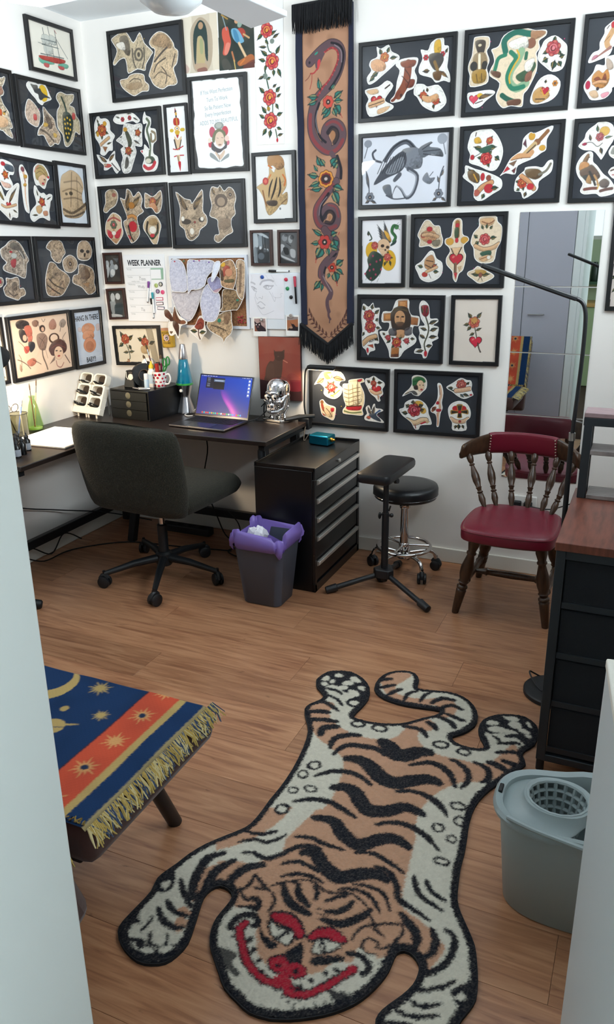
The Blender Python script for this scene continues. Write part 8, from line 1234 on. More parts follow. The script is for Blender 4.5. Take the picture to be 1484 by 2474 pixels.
RUG=([-429, 598, -412, 653, -371, 677, -323, 683, -271, 657, -229, 607, -209, 539, -213, 476, -221, 420, -200, 406, -143, 407, -86, 423, -43, 449, -1, 495, 34, 527, 44, 560, -11, 555, -73, 547, -133, 552, -179, 570, -212, 608, -219, 678, -199, 735, -154, 768, -105, 767, -77, 724, -66, 669, -13, 678, 44, 689, 97, 679, 144, 638, 171, 578, 173, 517, 147, 463, 119, 430, 130, 408, 162, 396, 207, 399, 226, 417, 203, 460, 187, 507, 191, 564, 224, 609, 274, 633, 321, 635, 361, 601, 374, 552, 371, 489, 349, 449, 344, 417, 361, 376, 333, 318, 306, 261, 283, 217, 263, 158, 256, 98, 259, 37, 263, 8, 270, -58, 273, -116, 281, -175, 290, -224, 306, -258, 334, -300, 357, -338, 371, -380, 383, -426, 388, -469, 381, -499, 371, -526, 363, -559, 352, -592, 314, -629, 270, -645, 231, -637, 209, -610, 207, -585, 219, -557, 239, -524, 254, -490, 257, -459, 252, -436, 232, -418, 213, -415, 199, -428, 197, -451, 196, -477, 189, -509, 174, -548, 152, -585, 119, -619, 84, -645, 44, -668, 8, -682, -5, -685, -43, -688, -79, -676, -120, -658, -151, -629, -179, -602, -206, -573, -223, -538, -229, -501, -225, -464, -225, -432, -246, -415, -270, -414, -285, -431, -289, -460, -279, -497, -266, -541, -254, -589, -259, -627, -273, -655, -300, -671, -334, -677, -377, -664, -411, -642, -429, -616, -429, -581, -424, -538, -421, -495, -430, -454, -423, -423, -411, -389, -399, -347, -378, -302, -346, -256, -318, -218, -302, -185, -297, -128, -297, -77, -293, -17, -294, 73, -307, 184, -330, 279, -367, 342, -392, 390, -388, 427, -364, 468, -367, 499, -406, 534, -426, 572], 'f #c6997c -348,344,-301,364,-269,366,-254,344,-199,318,-123,312,-59,339,-38,390,-29,443,9,482,38,466,13,401,35,347,84,318,170,315,250,329,289,414,308,462,341,416,351,372,314,301,266,245,195,206,154,154,128,92,121,33,125,-35,144,-99,2,-187,-174,-234,-170,-160,-146,-80,-131,-9,-146,116,-171,181,-237,223,-296,261;f #c6997c -194,635,-198,708,-148,749,-110,737,-140,658,-132,609,-88,596,-25,604,14,626,70,631,95,593,88,532,35,521,33,579,-40,567,-131,565;f #c6997c -44,431,-13,473,26,489,57,463,38,422,-8,414;f #d8d3c2 -134,660,-103,747,-89,725,-119,653;f #c6997c -380,425,-346,457,-303,451,-304,403,-288,357,-352,331,-374,373;f #c6997c -343,-168,-186,-74,130,-61,153,-161,163,-236,171,-275,153,-282,171,-301,228,-326,278,-357,297,-376,285,-426,266,-460,238,-424,215,-407,171,-457,127,-458,109,-501,75,-537,40,-585,5,-600,-38,-589,-124,-529,-200,-464,-347,-301;f #c6997c -323,-485,-339,-399,-308,-357,-258,-347,-221,-314,-165,-260,-152,-168,-144,-56,-63,-180,41,-459,-33,-540,-90,-560,-140,-502,-149,-452,-195,-462,-217,-429,-274,-416,-294,-473,-307,-488;f #c6997c -328,-518,-310,-505,-290,-522,-306,-539;f #c6997c -314,-547,-290,-537,-282,-563,-292,-581;f #d8d3c2 -402,-425,-389,-379,-333,-313,-276,-252,-230,-154,-209,-40,-154,-32,-163,-112,-184,-200,-176,-247,-221,-314,-268,-328,-313,-347,-332,-379,-323,-425,-306,-483,-328,-476,-372,-435;f #d8d3c2 121,56,232,117,269,-100,280,-229,330,-316,356,-369,367,-449,335,-487,331,-524,338,-577,247,-623,219,-599,242,-543,279,-507,303,-440,303,-383,281,-356,244,-329,208,-310,176,-293,161,-258,149,-163,139,-70;l #1a1d26 31.5 -279,257,-285,309,-234,335 1 3;l #1a1d26 26.8 -225,208,-230,267,-194,304,-152,316 1 3;l #1a1d26 27.2 -205,182,-184,245,-130,263,-83,267,-50,242 1 3;l #1a1d26 66.3 -100,317,-57,298,-24,267,10,272,41,305,90,315 1 3;l #1a1d26 57.9 -171,181,-117,194,-74,174,-28,139,19,132,64,164,108,187,151,177 1 3;l #1a1d26 22.6 -219,65,-178,107,-126,125,-82,116,-40,91 1 3;l #1a1d26 52 -155,34,-117,55,-80,47,-43,8,-10,-11,37,9,79,43,141,29 1 3;l #1a1d26 22.8 -231,-63,-178,-29,-125,-23,-81,-37,-36,-55 1 3;l #1a1d26 25.4 29,225,81,263,127,259,163,228,189,177 1 3;l #1a1d26 21.5 26,94,78,117,129,109,165,91,197,49 1 3;l #1a1d26 21.7 137,309,181,291,210,257,214,214,201,180 1 3;l #1a1d26 22.5 207,321,248,310,267,281,266,245,245,234 1 3;l #1a1d26 28.6 245,339,282,333,321,308 1 3;l #1a1d26 27.3 287,366,332,354,357,349 1 3;l #1a1d26 20.1 262,392,300,413,339,425 1 3;l #1a1d26 19 258,441,302,465,332,470 1 3;l #1a1d26 20.3 18,-61,60,-32,110,-26,149,-39,186,-57 1 3;l #1a1d26 21.3 -377,418,-344,452,-272,416 1 3;l #1a1d26 27 -374,373,-327,395,-297,396 1 3;l #1a1d26 26 -361,327,-308,349,-250,359 1 3;l #1a1d26 17.3 -381,534,-338,539,-300,521 1 3;l #1a1d26 14.1 -361,501,-310,485,-274,453 1 3;l #1a1d26 24 -211,661,-188,680,-168,693 1 3;l #1a1d26 22.6 -193,612,-173,633,-143,656 1 3;l #1a1d26 21.8 -153,577,-134,615,-111,641 1 3;l #1a1d26 18.6 -88,565,-87,615,-57,648 1 3;l #1a1d26 17.2 -34,578,-31,626,-11,660 1 3;l #1a1d26 24.2 2,581,32,633,85,635 1 3;l #1a1d26 22.5 36,566,77,604,120,585 1 3;l #1a1d26 20.1 63,547,106,534,142,525 1 3;l #1a1d26 24.9 43,519,96,501,117,469 1 3;l #1a1d26 25.3 17,474,45,463,67,437 1 3;l #1a1d26 22.9 -52,417,13,423,47,384 1 3;f #1a1d26 -407,546,-423,600,-404,650,-363,674,-312,674,-267,645,-233,599,-218,529,-230,469,-253,460,-276,486,-254,533,-303,538,-334,564,-368,562,-382,537;e #d8d3c2 -401 600 17.2 20.1 1 .7;e #d8d3c2 -361 637 16 14 1 .1;e #d8d3c2 -291 635 25 18.7 1 -.3;e #d8d3c2 -310 600 22.2 15.9 1 .5;e #d8d3c2 -249 586 18.1 13.2 1 -.3;e #d8d3c2 -268 546 25.6 15.2 1 -.5;e #d8d3c2 -243 486 17.5 13.5 1 .2;e #d8d3c2 -368 589 9.2 12.4 1 0;e #d8d3c2 -317 564 19.4 14.4 1 .4;e #d8d3c2 -389 561 13.1 12.2 1 0;f #1a1d26 196,478,189,541,215,591,275,624,328,627,364,581,367,518,352,470,302,501,261,505,234,462,231,420,216,424;e #d8d3c2 223 552 23.8 13.6 1 .3;e #d8d3c2 273 607 30.1 17.2 1 -.2;e #d8d3c2 342 591 20.1 12.6 1 -1;e #d8d3c2 296 569 20.1 23 1 .8;e #d8d3c2 329 544 19.8 12.2 1 -.3;e #d8d3c2 246 520 29.3 18.4 1 .2;e #d8d3c2 222 467 16.2 21.8 1 0;e #d8d3c2 287 521 23.3 14.2 1 0;e #d8d3c2 350 521 15 10 1 0;e #d8d3c2 265 480 34.6 19.8 1 0;l #1a1d26 14.2 236,484,259,467,267,455 1 3;l #1a1d26 22.2 275,490,312,510,358,504 1 3;e #1a1d26 -188 372 26.3 20.5 1 .15;e #d8d3c2 -188 372 16.3 10.7 1 .15;e #1a1d26 -114 377 29.6 22.2 1 .1;e #d8d3c2 -114 377 18.3 11.5 1 .1;e #1a1d26 96 368 28.5 21.8 1 .2;e #d8d3c2 96 368 17.7 11.4 1 .2;e #1a1d26 172 359 25.8 20.4 1 0;e #d8d3c2 172 359 16 10.6 1 0;e #1a1d26 -237 115 22.1 24.4 1 -.5;e #d8d3c2 -237 115 13.7 12.7 1 -.5;e #1a1d26 -252 62 17.4 22.7 1 .3;e #d8d3c2 -252 62 10.8 11.8 1 .3;e #1a1d26 -250 -15 16.3 17.5 1 0;e #d8d3c2 -250 -15 10.1 9.1 1 0;e #1a1d26 -204 10 22.2 15.9 1 0;e #d8d3c2 -204 10 13.7 8.3 1 0;e #1a1d26 -244 -102 21.4 23.7 1 .8;e #d8d3c2 -244 -102 13.3 12.3 1 .8;e #1a1d26 214 104 24.4 18.9 1 0;e #d8d3c2 214 104 15.1 9.8 1 0;e #1a1d26 232 45 18.8 22.9 1 .4;e #d8d3c2 232 45 11.7 11.9 1 .4;e #1a1d26 184 -2 19.6 19.6 1 -.7;e #d8d3c2 184 -2 12.1 10.2 1 -.7;e #1a1d26 228 -31 15.4 17.5 1 0;e #d8d3c2 228 -31 9.5 9.1 1 0;e #1a1d26 223 -120 23.5 15.3 1 0;e #d8d3c2 223 -120 14.6 8 1 0;l #1a1d26 45.5 -158,-102,-93,-90,-51,-126,6,-148,53,-103,93,-90,140,-110 1 3;l #1a1d26 18.6 16,-60,65,-30,114,-29,159,-49,211,-86 1 3;l #1a1d26 17.4 -170,-189,-123,-175,-79,-181,-19,-181 1 3;l #1a1d26 16.5 1,-180,47,-164,94,-174,149,-198 1 3;l #1a1d26 47.4 -131,-239,-94,-221,-53,-254,-6,-274,35,-249,78,-227,121,-240 1 3;l #1a1d26 19.2 65,-203,109,-208,141,-245,157,-281,201,-298,246,-316 1 3;l #1a1d26 15.3 -160,-294,-131,-270,-97,-267,-54,-280 1 3;l #1a1d26 14.8 -142,-332,-106,-305,-65,-299,-29,-309 1 3;l #1a1d26 13.4 34,-283,77,-272,120,-281,150,-327 1 3;l #1a1d26 13.5 7,-313,51,-294,97,-306,130,-341 1 3;l #1a1d26 25.7 -126,-347,-94,-387,-61,-404,-20,-409 1 3;l #1a1d26 22.1 -91,-330,-77,-359,-57,-377,-32,-390 1 3;l #1a1d26 14.7 -53,-322,-34,-341,-30,-368 1 3;l #1a1d26 13.5 -7,-361,17,-335,40,-314 1 3;l #1a1d26 19.1 4,-388,40,-372,61,-326 1 3;l #1a1d26 24.9 3,-411,53,-406,88,-371,108,-333 1 3;l #1a1d26 8.7 -129,-349,-97,-324,-59,-313,-9,-330,37,-311,79,-324,107,-344 1 3;l #1a1d26 10.6 93,-443,99,-401,129,-376,162,-359,190,-346 1 3;l #1a1d26 9.9 188,-346,195,-379,180,-417,156,-438 1 3;l #1a1d26 8.6 164,-452,134,-457,118,-439,130,-418,153,-424,149,-441 1 3;l #1a1d26 8.7 111,-354,132,-386,163,-403 1 3;l #1a1d26 25.5 169,-317,203,-342,228,-369,233,-406 1 3;l #1a1d26 19.9 250,-329,270,-361,273,-396,253,-427 1 3;l #1a1d26 19.4 278,-322,307,-335,315,-369,307,-416,281,-451,258,-469 1 3;l #1a1d26 13.4 337,-444,321,-469,289,-491,261,-509 1 3;l #1a1d26 12.9 256,-531,287,-535,326,-510 1 3;l #1a1d26 12.7 232,-562,269,-566,330,-540 1 3;l #1a1d26 16.6 169,-191,192,-239,221,-259,270,-276 1 3;l #1a1d26 15.5 202,-194,224,-226,268,-243 1 3;l #1a1d26 18.8 125,108,168,83,194,51 1 3;f #1a1d26 335,-479,351,-452,372,-427,386,-425,393,-475,376,-503,357,-506;f #d8d3c2 343,-490,356,-473,359,-465,365,-477,378,-478,359,-489;l #1a1d26 13 221,-605,256,-590,300,-582 1 3;l #1a1d26 12.8 233,-622,269,-610,307,-605 1 3;l #1a1d26 16.1 -298,-221,-253,-214,-218,-184 1 3;l #1a1d26 15.6 -299,-267,-260,-238,-223,-236,-188,-186 1 3;l #1a1d26 17.2 -274,-299,-245,-285,-201,-289,-176,-266,-146,-223,-110,-200,-76,-204 1 3;l #1a1d26 28.7 -309,-309,-342,-347,-342,-394,-329,-445,-305,-485 1 3;l #1a1d26 27.6 -271,-319,-300,-371,-302,-414,-298,-448 1 3;l #1a1d26 28.1 -191,-306,-232,-336,-250,-378,-249,-416 1 3;l #1a1d26 17.8 -374,-433,-340,-471,-297,-505 1 3;l #1a1d26 16.9 -368,-507,-330,-529,-289,-528 1 3;l #1a1d26 19.5 -375,-530,-345,-560,-308,-569,-283,-559 1 3;l #1a1d26 9.5 -373,-613,-367,-580,-372,-559 1 3;l #1a1d26 10.7 -350,-599,-334,-627,-317,-632 1 3;l #1a1d26 8.9 -310,-587,-296,-621,-308,-637 1 3;l #1a1d26 6.5 -373,-631,-344,-627,-300,-628,-277,-608 1 3;e #1a1d26 -245 -102 21.4 24.6 1 -.5;e #d8d3c2 -245 -102 13.3 12.8 1 -.5;f #1a1d26 -420,-510,-430,-454,-408,-416,-386,-436,-375,-464,-381,-486,-412,-501;f #d8d3c2 -423,-465,-405,-463,-394,-451,-385,-469,-391,-481,-405,-472;f #1a1d26 -425,-624,-424,-589,-415,-550,-398,-578,-382,-591,-399,-598,-388,-632,-375,-626,-388,-655;f #d8d3c2 -427,-605,-408,-617,-385,-612,-372,-611,-375,-629,-396,-621;f #1a1d26 -388,-655,-369,-628,-324,-637,-298,-631,-279,-609,-264,-579,-259,-614,-271,-646,-302,-668,-345,-673;e #d8d3c2 -366 -648 16.6 5.2 1 -.2;e #d8d3c2 -327 -648 17.2 7.2 1 .2;e #d8d3c2 -284 -627 20 11 1 .5;f #d8d3c2 -219,-482,-202,-465,-153,-446,-128,-478,-116,-525,-88,-563,-41,-587,-3,-587,86,-549,120,-633,70,-643,25,-647,-21,-643,-70,-636,-111,-625,-137,-606,-177,-581,-161,-563,-194,-540,-215,-510;f #d8d3c2 113,-451,144,-464,173,-461,188,-480,177,-518,148,-557,126,-573,102,-603,72,-635,40,-658,3,-672,-24,-617,33,-596,85,-562,115,-507;l #1a1d26 6.9 -167,-539,-152,-532 1 2;l #1a1d26 6.8 -145,-552,-132,-545 1 2;l #1a1d26 6.7 -124,-564,-112,-556 1 2;l #1a1d26 6.6 -104,-575,-94,-566 1 2;l #1a1d26 6.4 -84,-586,-76,-575 1 2;l #1a1d26 6.3 -65,-596,-58,-584 1 2;l #1a1d26 6.1 -47,-605,-41,-593 1 2;l #1a1d26 5.9 -29,-614,-24,-601 1 2;l #1a1d26 5.8 -11,-623,-8,-609 1 2;l #1a1d26 5.6 6,-631,8,-616 1 2;l #1a1d26 5.5 23,-639,24,-623 1 2;l #1a1d26 5.4 39,-646,39,-630 1 2;l #1a1d26 5.3 56,-654,54,-637 1 2;l #1a1d26 5.9 52,-661,40,-639 1 2;l #1a1d26 5.9 68,-650,58,-627 1 2;l #1a1d26 6 86,-637,73,-611 1 2;l #1a1d26 6 102,-620,90,-596 1 2;l #1a1d26 6.1 118,-604,103,-583 1 2;l #1a1d26 6.3 138,-587,118,-572 1 2;l #1a1d26 6.6 153,-569,131,-567 1 2;l #1a1d26 6.7 174,-548,150,-542 1 2;l #1a1d26 6.9 186,-523,165,-524 1 2;l #1a1d26 7 193,-495,170,-501 1 2;l #1a1d26 6.9 188,-476,171,-488 1 2;l #1a1d26 6.8 180,-462,167,-476 1 2;f #1a1d26 92,-579,124,-569,155,-576,125,-608,110,-596 .95;f #1a1d26 -182,-576,-156,-572,-132,-578,-130,-603,-105,-614,-112,-629,-154,-604 .9;f #d8d3c2 -160,-492,-118,-512,-88,-559,-41,-580,-13,-579,-18,-596,-52,-604,-94,-583,-141,-536;f #d8d3c2 97,-499,114,-499,115,-526,86,-564,45,-597,15,-605,-7,-587,18,-578,58,-542,76,-513;l #1a1d26 33.2 -178,-509,-172,-485,-152,-471,-135,-481;l #d8d3c2 15.4 -167,-507,-162,-488,-146,-483;l #1a1d26 25 -156,-492,-159,-513,-138,-544,-109,-577,-78,-598,-45,-609,-12,-607,-1,-599,26,-609;l #b02438 15.3 -156,-492,-159,-513,-138,-544,-109,-577,-78,-598,-45,-609,-12,-607,-1,-599,26,-609;l #1a1d26 24.6 -7,-597,16,-616,49,-607,82,-573,109,-531,124,-508;l #b02438 14.9 -7,-597,16,-616,49,-607,82,-573,109,-531,124,-508;e #b02438 121 -509 11.8 11;l #1a1d26 14.9 99,-475,123,-469,151,-483,154,-499,146,-511;f #1a1d26 30,-515,89,-487,91,-501,39,-535;f #1a1d26 -8,-488,-22,-504,-38,-537,-25,-547,10,-537;f #1a1d26 -124,-481,-100,-504,-60,-515,-70,-536,-103,-515;e #1a1d26 -34 -561 27.9 24.7;e #1a1d26 7 -562 27 21.9;e #b02438 -34 -561 23.1 19.1;e #b02438 8 -561 22.1 17.2;f #b02438 -30,-603,-22,-578,-9,-573,13,-597,-3,-612;e #1a1d26 -35 -565 7 5.6;e #1a1d26 8 -563 8.3 6.6;f #1a1d26 -116,-448,-102,-429,-60,-422,-25,-444,-8,-470,-22,-487,-50,-474,-84,-466,-100,-466;f #b02438 -110,-447,-95,-435,-60,-430,-30,-451,-15,-467,-25,-481,-48,-464,-83,-459,-100,-457;f #1a1d26 -109,-462,-83,-468,-46,-465,-28,-483,-36,-512,-70,-508,-96,-491;f #d8d3c2 -101,-464,-79,-476,-48,-473,-35,-485,-40,-507,-69,-501,-92,-487;e #1a1d26 -58 -487 7.3 19.1 1 -.6;e #cfc8b8 -54 -489 2.9 10.4 1 -.6;f #1a1d26 -6,-476,2,-442,32,-422,68,-428,89,-452,60,-462,35,-459,12,-478;f #b02438 -2,-472,7,-446,34,-428,68,-433,82,-449,57,-456,33,-453,9,-471;f #1a1d26 19,-507,16,-469,44,-457,79,-458,67,-486,36,-508;f #d8d3c2 22,-502,21,-472,44,-462,75,-462,60,-481,34,-502;e #1a1d26 37 -481 7.9 17.6 1 .5;e #cfc8b8 36 -483 2.9 10 1 .5;e #1a1d26 -124 -529 6.2 11.1;e #1a1d26 -103 -552 6.1 10.4;e #1a1d26 -80 -571 7 8.1;e #1a1d26 -62 -594 5.9 5.9;e #1a1d26 48 -571 6.8 6.8;e #1a1d26 70 -542 7.6 6.6;e #1a1d26 89 -525 8.3 6.3;e #1a1d26 33 -594 8.8 4.9;l #1a1d26 10.5 -139,-383,-119,-409,-121,-445 1 3;l #1a1d26 12.9 -207,-345,-175,-368,-143,-384 1 3;l #1a1d26 10.2 -225,-419,-203,-391,-203,-344 1 3;l #1a1d26 9.6 -222,-402,-190,-428,-164,-424,-154,-440,-176,-444 1 3;l #1a1d26 11.3 -201,-456,-176,-449,-147,-444,-158,-415,-184,-423 1 3;l #1a1d26 8.8 -192,-386,-166,-386,-151,-377 1 3;l #1a1d26 9.2 -151,-369,-119,-339,-80,-330 1 3;l #1a1d26 5.5 -16,-385,19,-383 1 2;l #1a1d26 5.4 -10,-400,25,-397 1 2;l #1a1d26 5.4 -3,-415,30,-408 1 2')
PAPERS=[
('long brown scroll sketch at the right edge of the cork board',[172, 156, 215, 156, 223, 109, 217, -23, 189, -23, 172, 14, 168, 78], 'd8b898', 'l #6a5040 13.7 196,135,196,78,193,4 .7;S 10 201 #33251b .5 #cdaf8c .3', 0.016),
('upper left tracing-paper sketch on the cork board',[-217, 158, -166, 163, -135, 136, -119, 87, -110, 33, -125, 3, -165, 0, -209, 5, -220, 38, -226, 87], 'd2d1de', 'S 9 202 #8c90ac .45 #000 .25', 0.018),
('lower left tracing-paper sketch hanging off the cork board',[-211, 5, -124, 0, -17, 23, -40, -21, -71, -98, -107, -144, -148, -145, -172, -112, -203, -67, -223, -18], 'cfc9cd', 'S 12 203 #8a8698 .4 #000 .25', 0.02),
('upper middle tracing-paper sketch with scribbled curls',[-111, 157, -59, 160, 24, 160, 55, 141, 41, 109, 7, 77, -9, 34, -49, 15, -89, 12, -110, -5, -114, 77], 'd9d8e4', 'S 7 204 #7a7ea0 .6 #000 .25', 0.022),
('long tracing-paper sketch in the middle of the cork board',[-21, 23, 19, 45, 56, 13, 79, -24, 76, -84, 54, -134, 20, -148, -25, -136, -35, -92, -43, -53], 'd3d3e2', 'S 9 205 #8084aa .5 #000 .3', 0.024),
('folded violet tracing paper at the middle right of the cork board',[5, 67, 54, 83, 85, 62, 93, 30, 56, -3, 19, 24], 'a9a6c6', 'S 8 206 #6a6a98 .5 #000 .3;f #c99a98 30,2,92,24,94,-2,48,-25 .7', 0.026),
('narrow white paper slip pinned at the top of the cork board',[46, 125, 60, 152, 86, 152, 84, 115, 55, 62, 39, 59], 'dfe2ee', '', 0.03),
('brown cut-out of a red-haired woman at the top right of the cork board',[82, 131, 115, 157, 153, 159, 176, 120, 180, 78, 165, 25, 152, 17, 96, 30, 85, 67], 'cda27a', 'S 10 207 #33251b .6 #cdaf8c .4;f #a83a34 108,131,139,125,131,99,98,78 .8;e #c98a6a 134 99 21.3 19;f #3f4a30 110,62,161,67,160,52,116,51 .8;f #2e2622 81,109,100,104,104,62,85,67 .8;e #d9a83c 99 138 15.1 11.6', 0.026),
('brown bear-face cut-out on the right of the cork board',[90, 8, 122, 20, 166, 15, 196, -9, 211, -17, 207, -38, 180, -82, 155, -85, 71, -95, 88, -73], 'a88a66', 'S 9 208 #33251b .8 #cdaf8c .6;e #3a8a70 179 -35 7.5 4.8', 0.028),
('brown wolf-head cut-out hanging below the right of the cork board',[-2, -151, 52, -117, 98, -94, 137, -90, 144, -137, 152, -169, 144, -202, 117, -225, 103, -251, 91, -226, 47, -206, 9, -184], 'd0b08a', 'S 12 209 #33251b .7 #cdaf8c .5;e #2e7a60 71 -138 10.4 9.9;l #2e241c 7.3 23,-162,68,-172,113,-187 .8;f #6a4a34 98,-105,133,-104,127,-148,102,-149 .7', 0.03),
('red rose cut-out hanging below the middle of the cork board',[-107, -193, -75, -164, -52, -119, -20, -129, -15, -168, -4, -196, -18, -213, -40, -242, -59, -231, -91, -210], 'e6d9cc', 'f #8a3a2a -78,-164,-49,-130,-24,-141,-26,-180,-63,-186;l #5a2018 4.3 -68,-164,-41,-152,-29,-169;L -60 -197 -103 -193 11.3 #3a4a30;L -47 -203 -7 -196 11.3 #3a4a30;l #4a2a1c 6.1 -53,-186,-51,-214,-39,-236', 0.032),
('brown diving bird cut-out at the lower left corner of the cork board',[-264, -90, -236, -89, -211, -111, -201, -66, -171, -116, -125, -143, -119, -160, -154, -172, -166, -235, -185, -212, -206, -222, -226, -214, -236, -168, -227, -146, -260, -124], 'efe6da', 'f #5a3424 -261,-93,-237,-94,-212,-123,-200,-145,-227,-146,-256,-124;f #6a4028 -199,-75,-184,-111,-165,-138,-139,-149,-160,-161,-200,-145,-207,-111;f #4a2c1e -200,-145,-168,-167,-168,-223,-184,-201,-205,-168;e #7a4a30 -143 -152 17.5 10.2;H -213 -205 9.2 #6a5030;l #2e1c14 3.8 -232,-117,-213,-140;l #2e1c14 3.7 -196,-100,-179,-139', 0.034)]
# ------------------------------------------------------------------ framed art, posters, banner, boards, rug
M_fblack = mat('frame_black', '101114', .38); M_fbrown = mat('frame_brown', '3f231c', .4, noise=.3, nscale=14, stretch=(3, 3, 10))
M_matboard = mat('black_card', '2a2e35', .85); M_pane = glass_mat('picture_glass', 'ffffff', .03, .8)
def plane_T(pl, off): return TB(off) if pl == 'B' else TL(off)
def pt(pl, u, v, h): return Vector((u / 1000, -h, v / 1000)) if pl == 'B' else Vector((h, u / 1000, v / 1000))
def rrot(cx, cz, w, h, a):
    c, s = math.cos(a), math.sin(a)
    return [(cx + x * c - y * s, cz + x * s + y * c) for x, y in ((-w / 2, -h / 2), (w / 2, -h / 2), (w / 2, h / 2), (-w / 2, h / 2))]
def slab(pl, poly, h0, h1): 
    n = len(poly); return MB().add([pt(pl, x, y, h) for h in (h0, h1) for x, y in poly], [tuple(range(n))[::-1], tuple(range(n, 2 * n))] + [(i, (i + 1) % n, n + (i + 1) % n, n + i) for i in range(n)])
def sticker(pl, outline, base, ops, h, parent, name='sticker', border=3.2, res=1.7, tilt=0.0):
    P = cr2(outline, 3); n = len(P); yt = max(p[1] for p in P); hh = lambda y: h + tilt * (yt - y) / 1000
    o = MB().add([pt(pl, x, y, hh(y) + d) for d in (0, .0011) for x, y in P], [tuple(range(n))[::-1], tuple(range(n, 2 * n))] + [(i, (i + 1) % n, n + (i + 1) % n, n + i) for i in range(n)]).build(name, WHITE_PAPER, parent)
    xs = [p[0] for p in P]; ys = [p[1] for p in P]
    cv = Canvas(min(xs), min(ys), max(xs), max(ys), res, 'f0ece5')
    D, _ = segdist(cv.X, cv.Y, P, True); I = inside(cv.X, cv.Y, P)
    a = np.clip((D - border) / 3.0 + .5, 0, 1) * I
    wn = (slice(None), slice(None)); cv.put(wn, a, base)
    n = vnoise(cv.X, cv.Y, 16, len(ops) + 3); cv.put(wn, a * np.clip((12 - D) / 12, 0, 1) * .35 * n, '6a4a34')
    cv.mask = np.clip((D - border * .55) / 1.2 + .5, 0, 1) * I
    cv.ops(ops, True)
    cv.put(wn, np.clip(vnoise(cv.X, cv.Y, 5, 7) - .55, 0, 1) * .35, '4a3a30')
    k = (D > .9) & I; k = k.reshape(cv.ny, cv.ss, cv.nx, cv.ss)[:, 0, :, 0]
    if k.sum() > 12: cv.mesh('printed_face', PRINT, o, (lambda x, y, z: plane_T(pl, h + .0014)(x, y, tilt * (yt - y) / 1000)), k)
    return o
def sheet_canvas(pl, R, bg, ops, h, parent, name, res=1.8, inky=False):
    xs = [p[0] for p in R]; ys = [p[1] for p in R]
    cv = Canvas(min(xs), min(ys), max(xs), max(ys), res, bg); cv.put((slice(None), slice(None)), vnoise(cv.X, cv.Y, 40, 5) * .10, 'b8a890'); cv.ops(ops, inky)
    k = inside(cv.X, cv.Y, R).reshape(cv.ny, cv.ss, cv.nx, cv.ss)[:, 0, :, 0]
    return cv.mesh(name, PRINT, parent, plane_T(pl, h), k)
FR_ROOT = {}
for pl, label, (cx, cz, w, h, a), fw, colr, sheet, cuts, dots in FRAMES:
    if len(label.split()) > 16: label = ' '.join(t_ for t_ in label.split() if t_ not in ('a', 'the', 'and'))
    if sheet: sheet = (sheet[0], ab(sheet[1], cx, cz))
    cuts = [(xy(o, cx, cz), b, ab(ops, cx, cz)) for o, b, ops in cuts]
    t = thing('picture_frame', label, 'picture', pt(pl, cx, cz, 0), 'framed art on the left wall' if pl == 'L' else 'framed art on the back wall')
    FR_ROOT[label] = t; F_ = fw * 1000
    L_ = [(rrot(cx, cz, w, h, a), 0.0), (rrot(cx, cz, w, h, a), .017), (rrot(cx, cz, w - 2, h - 2, a), .018), (rrot(cx, cz, w - 2 * F_ + 2, h - 2 * F_ + 2, a), .018), (rrot(cx, cz, w - 2 * F_, h - 2 * F_, a), .016), (rrot(cx, cz, w - 2 * F_, h - 2 * F_, a), .006)]
    MB().loft([[pt(pl, x, y, hh) for x, y in R] for R, hh in L_], cap=False).build('frame', M_fblack if colr == 'black' else M_fbrown, t)
    inner = rrot(cx, cz, w - 2 * F_ + 1, h - 2 * F_ + 1, a)
    slab(pl, inner, .002, .0075).build('backing', M_matboard, t)
    if sheet: sheet_canvas(pl, rrot(cx, cz, w - 2 * F_ - .5, h - 2 * F_ - .5, a), sheet[0], sheet[1], .0085, t, 'printed_sheet', 1.8, colr == 'black' and 'scalloped' not in label)
    x0, x1 = cx - w / 2 + F_ + 2, cx + w / 2 - F_ - 2
    for o, b, ops in cuts: sticker(pl, [(min(max(x, x0), x1), y) for x, y in o], b, ops, .008, t)
    for x, y, c in dots: slab(pl, [(x + 2.2 * math.cos(k * PI / 4), y + 2.2 * math.sin(k * PI / 4)) for k in range(8)], .0078, .0086).build('colour_dot', mat('dot_' + c, c, .6), t)
    slab(pl, inner, .0135, .0142).build('glass', M_pane, t)
for pl, label, name, cat_, (cx, cz, w, h, a), bg, ops, th in POSTERS:
    ops = ab(ops, cx, cz)
    t = thing(name, label, cat_, pt(pl, cx, cz, 0)); R = rrot(cx, cz, w, h, a)
    slab(pl, R, 0.0003, th).build('canvas_body' if th > .01 else 'sheet', WHITE_PAPER if th < .01 else mat('dark_canvas_edge', '3a1a1c', .8), t)
    sheet_canvas(pl, rrot(cx, cz, w - .6, h - .6, a), bg, ops, th + .0004, t, 'painted_face', 1.8)
# lettering in frames
INK = mat('print_ink', '23242b', .7); FAINT = mat('faint_ink', 'a4adb2', .7)
def frame_with(s): return next(o for k, o in FR_ROOT.items() if s in k)
hg = frame_with('HANG IN THERE')
text_obj('lettering', 'HANG IN THERE', .040, INK, hg, wallL(-.188, 1.176, .0092, -.003), .66, .0006); text_obj('lettering', 'BABY!!', .038, INK, hg, wallL(-.182, .955, .0092, -.003), .72, .0006)
ps_ = frame_with('handwritten verse')
for i, (s_, x, z) in enumerate((('If You Want Perfection', .765, 2.231), ('Turn To Work', .767, 2.197), ('So Be Patient Now', .769, 2.163), ('Every Imperfection', .769, 2.134), ('ADDS TO MY BEAUTIFUL', .771, 2.100))): text_obj('lettering', s_, .026, FAINT, ps_, wallM(x, z, .0092, .05), .72)
text_obj('lettering', 'KRISTY', .0105, INK, frame_with('green-scarfed'), wallM(1.810, .786, .0104, .10), 1.15, .0002)
